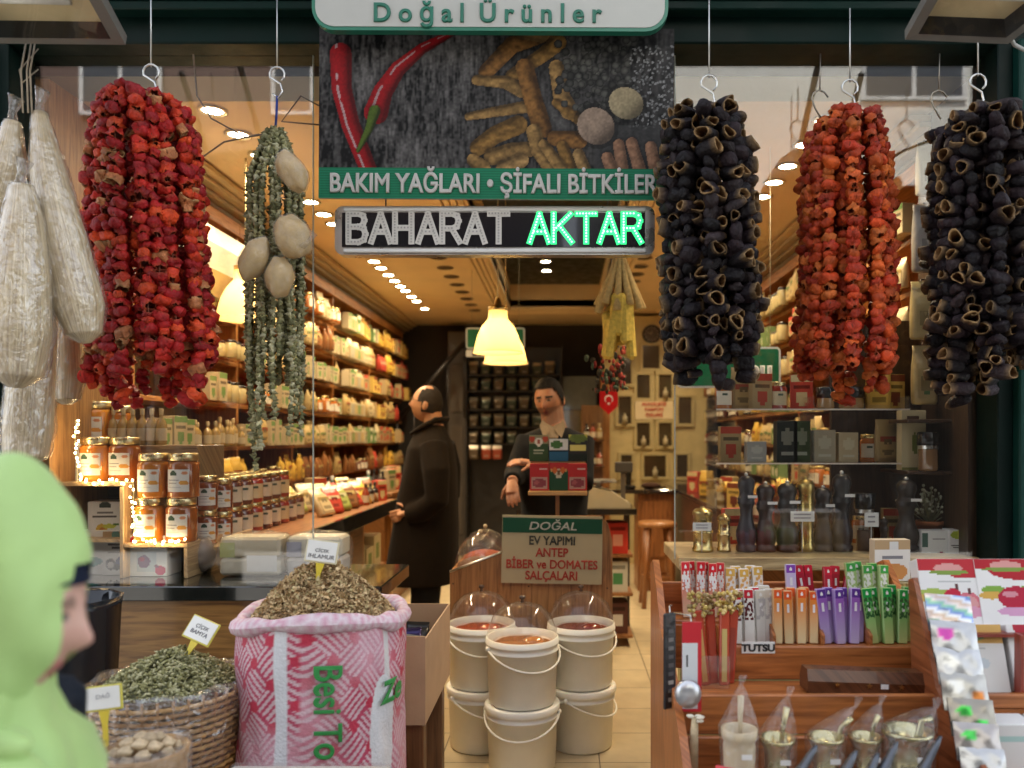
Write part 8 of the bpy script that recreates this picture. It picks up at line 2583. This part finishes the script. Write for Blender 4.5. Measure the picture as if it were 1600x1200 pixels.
for s in (-1, 1):
    b.tube([W(684, 696, D) + Vector((0, s * .17, 0)), W(692, 735, D) + Vector((0, s * .255, 0)), W(693, 776, D) + Vector((0, s * .27, 0)), W(670, 793, D) + Vector((0, s * .24, 0)), W(650, 799, D) + Vector((0, s * .2, 0))], [.088, .082, .074, .066, .06], 16, (1, 1, 1), 'cloth')
co = remesh(b, .011, 'coat', lambda p: COAT, 'cloth', 4)
co.transform(Matrix.Translation(-t.location)); put('coat', co, t)
b = MB()        # collar, lapel edge, pocket flap
b.tube([W(647, 678, D) + Vector((0, -.10, 0)), W(664, 668, D) + Vector((0, -.115, 0)), W(684, 657, D) + Vector((0, -.085, .0)), W(697, 656, D), W(684, 657, D) + Vector((0, .085, .0)), W(658, 668, D) + Vector((0, .12, 0))], [.016, .024, .026, .026, .026, .016], 10, mulc(COAT, 1.1), 'cloth', flat=.7)
b.build('collar', t, world=True)
b = MB(); b.box((W(650, 0, D).x, D - .236, W(0, 806, D).z), (W(676, 0, D).x, D - .224, W(0, 796, D).z), mulc(COAT, .7), 'cloth', .004); b.build('pocket', t, world=True)
b = MB()
for s in (-1, 1):
    y = D + s * .1
    b.tube([W(668, 850, y), W(665, 930, y), (W(664, 0, D).x, y, FLOOR + .05)], [.11, .09, .075], 14, (.012, .011, .011), 'cloth')
b.build('trousers', t, world=True)
shoes(t, [(Vector((W(662, 0, D).x, D + s * .1, FLOOR)), Vector((-1, 0, 0))) for s in (-1, 1)])

# ---- man behind the display case
D = 4.6
t = thing('person', 'dark haired man in black jacket and open pale shirt behind the display case', 'person', (W(862, 0, D).x, D, FLOOR))
X = Matrix.Translation(W(858, 624, D)) @ Matrix.Rotation(math.radians(-17), 4, 'Z') @ Matrix.Rotation(math.radians(12), 4, 'X') @ Matrix.Rotation(math.radians(-4), 4, 'Y') @ Matrix.Scale(1.03, 4)
b = MB()
add_head(b, X)
b.tube([W(861, 630, D), W(864, 658, D), W(868, 682, D)], [.066, .068, .08], 14, (1, 1, 1), 'skin')
loft(b, [(W(866, 680, D), .19, .10), (W(866, 710, D), .19, .12), (W(866, 800, D), .16, .11), (W(866, 860, D), .17, .12)], 20, 'skin')
for s in (-1, 1):
    x = W(866, 0, D).x + s * .1
    b.tube([(x, D, 1.0), (x, D + .01, .62), (x, D, FLOOR + .08)], [.085, .062, .045], 12, (1, 1, 1), 'skin')
shR, elR, wrR = W(828, 690, D), W(806, 742, D - .08), W(800, 752, 4.36)
shL, elL, wrL = W(908, 690, D), W(912, 752, D - .12), W(836, 724, 4.28)
for q in ((shR, elR, wrR), (shL, elL, wrL)):
    b.tube(list(q), [.05, .042, .03], 10, (1, 1, 1), 'skin')
add_hand(b, wrR, Vector((.08, -.55, -.7)), Vector((.3, .8, -.6)), 1.0, .45, -1)
add_hand(b, wrL, Vector((-.9, -.2, .1)), Vector((0, .3, -1)), 1.0, .5, 1)
SK = (.34, .155, .085)
bd = remesh(b, .005, 'body', face_col(X, SK, (.26, .07, .06), (.012, .009, .008), .42), 'skin', 2)
bd.transform(Matrix.Translation(-t.location)); put('body', bd, t)
hair_cap(X, 'hair', t, (.010, .008, .007), lambda a, e: e > (.62 if abs(a) < .8 else .62 - (abs(a) - .8) * 1.3 if abs(a) < 1.35 else -.25), 1.075)
BK = (.010, .010, .011)
b = MB()
loft(b, [(W(866, 668, D), .08, .075), (W(866, 680, D), .19, .11), (W(866, 695, D), .215, .135), (W(866, 740, D), .21, .15), (W(866, 800, D), .19, .14), (W(866, 850, D), .2, .145)])
for q in ((shR, elR, wrR), (shL, elL, wrL)):
    b.tube([q[0] + Vector((0, 0, .01)), q[1], q[2].lerp(q[1], .12)], [.078, .068, .048], 16, (1, 1, 1), 'cloth')
jk = remesh(b, .009, 'jacket', lambda p: BK, 'cloth', 3)
jk.transform(Matrix.Translation(-t.location)); put('jacket', jk, t)
zt_ = W(0, 664, D).z
xm = W(864, 0, D).x
b = MB()
yv = D - .155
b.add([(xm - .055, D - .075, zt_ + .018), (xm, D - .085, zt_ - .01), (xm + .055, D - .075, zt_ + .018), (xm + .032, D - .142, zt_ - .07), (xm, yv - .012, zt_ - .2), (xm - .032, D - .142, zt_ - .07), (xm, D - .15, zt_ - .07)], [[0, 5, 6, 1], [1, 6, 3, 2], [5, 4, 6], [6, 4, 3]], (.17, .13, .09), 'cloth')
for s in (-1, 1):
    b.add([(xm + s * .058, D - .07, zt_ + .03), (xm + s * .075, D - .10, zt_ - .005), (xm + s * .05, D - .15, zt_ - .075), (xm + s * .012, D - .12, zt_ - .03)], [[0, 1, 2, 3]], (.19, .145, .10), 'cloth')
b.build('shirt', t, world=True)
b = MB()
for s in (-1, 1):
    x = W(866, 0, D).x + s * .1
    b.tube([(x, D, 1.02), (x, D + .01, .6), (x, D, FLOOR + .05)], [.11, .085, .075], 14, (.012, .012, .014), 'cloth')
b.build('trousers', t, world=True)
shoes(t, [(Vector((W(866, 0, D).x + s * .1, D, FLOOR)), Vector((0, -1, 0))) for s in (-1, 1)])

# ---- woman in the green headscarf, very near, walking to the right
D = 0.97
hc = Vector((-.692, D, 1.345))
t = thing('person', 'woman in pale green headscarf and dark jacket passing close by, face turned right and down', 'person', (hc.x, D, 0))
X = Matrix.Translation(hc) @ Matrix.Rotation(math.radians(97), 4, 'Z') @ Matrix.Rotation(math.radians(12), 4, 'X')
b = MB()
add_head(b, X)
b.tube([hc + Vector((-.03, 0, -.03)), hc + Vector((-.05, 0, -.12)), hc + Vector((-.06, 0, -.2))], [.055, .052, .075], 14, (1, 1, 1), 'skin')
c0 = hc + Vector((-.07, 0, 0))
loft(b, [((c0.x, D, 1.19), .09, .17), ((c0.x, D, 1.1), .11, .18), ((c0.x, D, .88), .105, .14), ((c0.x, D, .78), .12, .17)], 20, 'skin')
for s in (-1, 1):
    b.tube([(c0.x, D + s * .09, .82), (c0.x + .02 * s, D + s * .09, .46), (c0.x - .04 * s, D + s * .09, .07)], [.085, .06, .042], 12, (1, 1, 1), 'skin')
    wr = Vector((c0.x + .1, D + s * .22, .76))
    b.tube([(c0.x, D + s * .19, 1.17), (c0.x - .03, D + s * .24, .95), wr], [.045, .038, .028], 10, (1, 1, 1), 'skin')
    add_hand(b, wr, Vector((.5, 0, -1)), Vector((0, -s, 0)), .92, .5, s)
SK = (.56, .34, .27)
bd = remesh(b, .005, 'body', face_col(X, SK, (.46, .16, .15), (.26, .16, .12)), 'skin', 2)
bd.transform(Matrix.Translation(-t.location)); put('body', bd, t)
hair_cap(X, 'under_cap', t, (.010, .016, .035), lambda a, e: e > .36 and abs(a) < 1.5, 1.07, bump=.004)
SC = (.41, .61, .22)
R = random.Random(5)
b = MB(); b.X = X
b.ball((0, .012, .0), HR, SC, 'scarf', 72, 48, lambda d: (1.19 + .36 * max(0, d[2]) ** 2 - .03 * max(0, -d[1])) * (1 + .034 * math.sin(d[2] * 7 - d[1] * 9 + 1) + .022 * math.sin(d[2] * 5 + d[1] * 17) * (1 - max(0, d[2]))))
Xi = X.inverted()
kp = []
for f in b.f:
    c = Xi @ (sum((b.v[j] for j in f), Vector()) / len(f))
    a, e = math.atan2(c.x / HR[0], -c.y / HR[1]), c.z / HR[2]
    kp.append(not (abs(a) < .36 - .05 * e and e < .62))
for L in ('f', 'c', 'u', 'm', 's'):
    setattr(b, L, [q for q, k in zip(getattr(b, L), kp) if k])
b.build('headscarf', t, world=True)
b = MB()
NA = 64
vs, fs = [], []
rings = [(-.03, 0, 1.36, .085, .095), (-.03, 0, 1.29, .085, .094), (-.03, 0, 1.235, .085, .10), (-.04, 0, 1.20, .098, .13), (-.05, 0, 1.17, .125, .175), (-.055, 0, 1.12, .145, .205), (-.055, 0, 1.05, .15, .21), (-.055, 0, 1.0, .152, .212)]
for i, (ox, oy, z, hx, hy) in enumerate(rings):
    for k in range(NA):
        a = 2 * math.pi * k / NA
        w_ = 1 + (.03 + .012 * i) * math.sin(a * 9 + i * .5) * .6 + .02 * math.sin(a * 17 - i)
        vs.append((hc.x + ox + hx * w_ * math.cos(a), D + hy * w_ * math.sin(a), z + .012 * math.sin(a * 4 + 1)))
fs = [[i * NA + k, i * NA + (k + 1) % NA, (i + 1) * NA + (k + 1) % NA, (i + 1) * NA + k] for i in range(len(rings) - 1) for k in range(NA)]
b.add(vs, fs, SC, 'scarf', None, True)
b.build('scarf_drape', t, world=True)
b = MB()
kn = Vector((-.632, D - .075, 1.205))
b.ball(kn, (.036, .022, .02), SC, 'scarf', 16, 10, lambda d: 1 + .08 * math.sin(d[0] * 9) * math.sin(d[2] * 9))
for q in range(2):
    pts = [kn, kn + Vector((.03 - .02 * q, -.02, -.03)), kn + Vector((.06 - .07 * q, -.02, -.09)), kn + Vector((.10 - .13 * q, -.01, -.17))]
    b.tube(pts, [.02, .034, .048, .055], 14, mulc(SC, 1.0), 'scarf', flat=.35)
b.build('scarf_knot', t, world=True)
b = MB()
loft(b, [((c0.x, D, 1.22), .07, .08), ((c0.x, D, 1.18), .11, .185), ((c0.x, D, 1.1), .13, .2), ((c0.x, D, .9), .13, .165), ((c0.x, D, .66), .15, .2)], 24)
for s in (-1, 1):
    b.tube([(c0.x, D + s * .18, 1.18), (c0.x - .03, D + s * .245, .95), (c0.x + .085, D + s * .225, .78)], [.068, .058, .045], 14, (1, 1, 1), 'cloth')
jk = remesh(b, .01, 'jacket', lambda p: (.010, .013, .02), 'cloth', 3)
jk.transform(Matrix.Translation(-t.location)); put('jacket', jk, t)
b = MB()
loft(b, [((c0.x, D, .7), .14, .185), ((c0.x, D, .4), .17, .2), ((c0.x, D, .1), .2, .22)], 24)
b.v = list(b.v)
sk = remesh(b, .012, 'skirt', lambda p: (.012, .012, .016), 'cloth', 2)
sk.transform(Matrix.Translation(-t.location)); put('skirt', sk, t)
shoes(t, [(Vector((c0.x + .02 * s, D + s * .09, 0)), Vector((1, 0, 0))) for s in (-1, 1)])
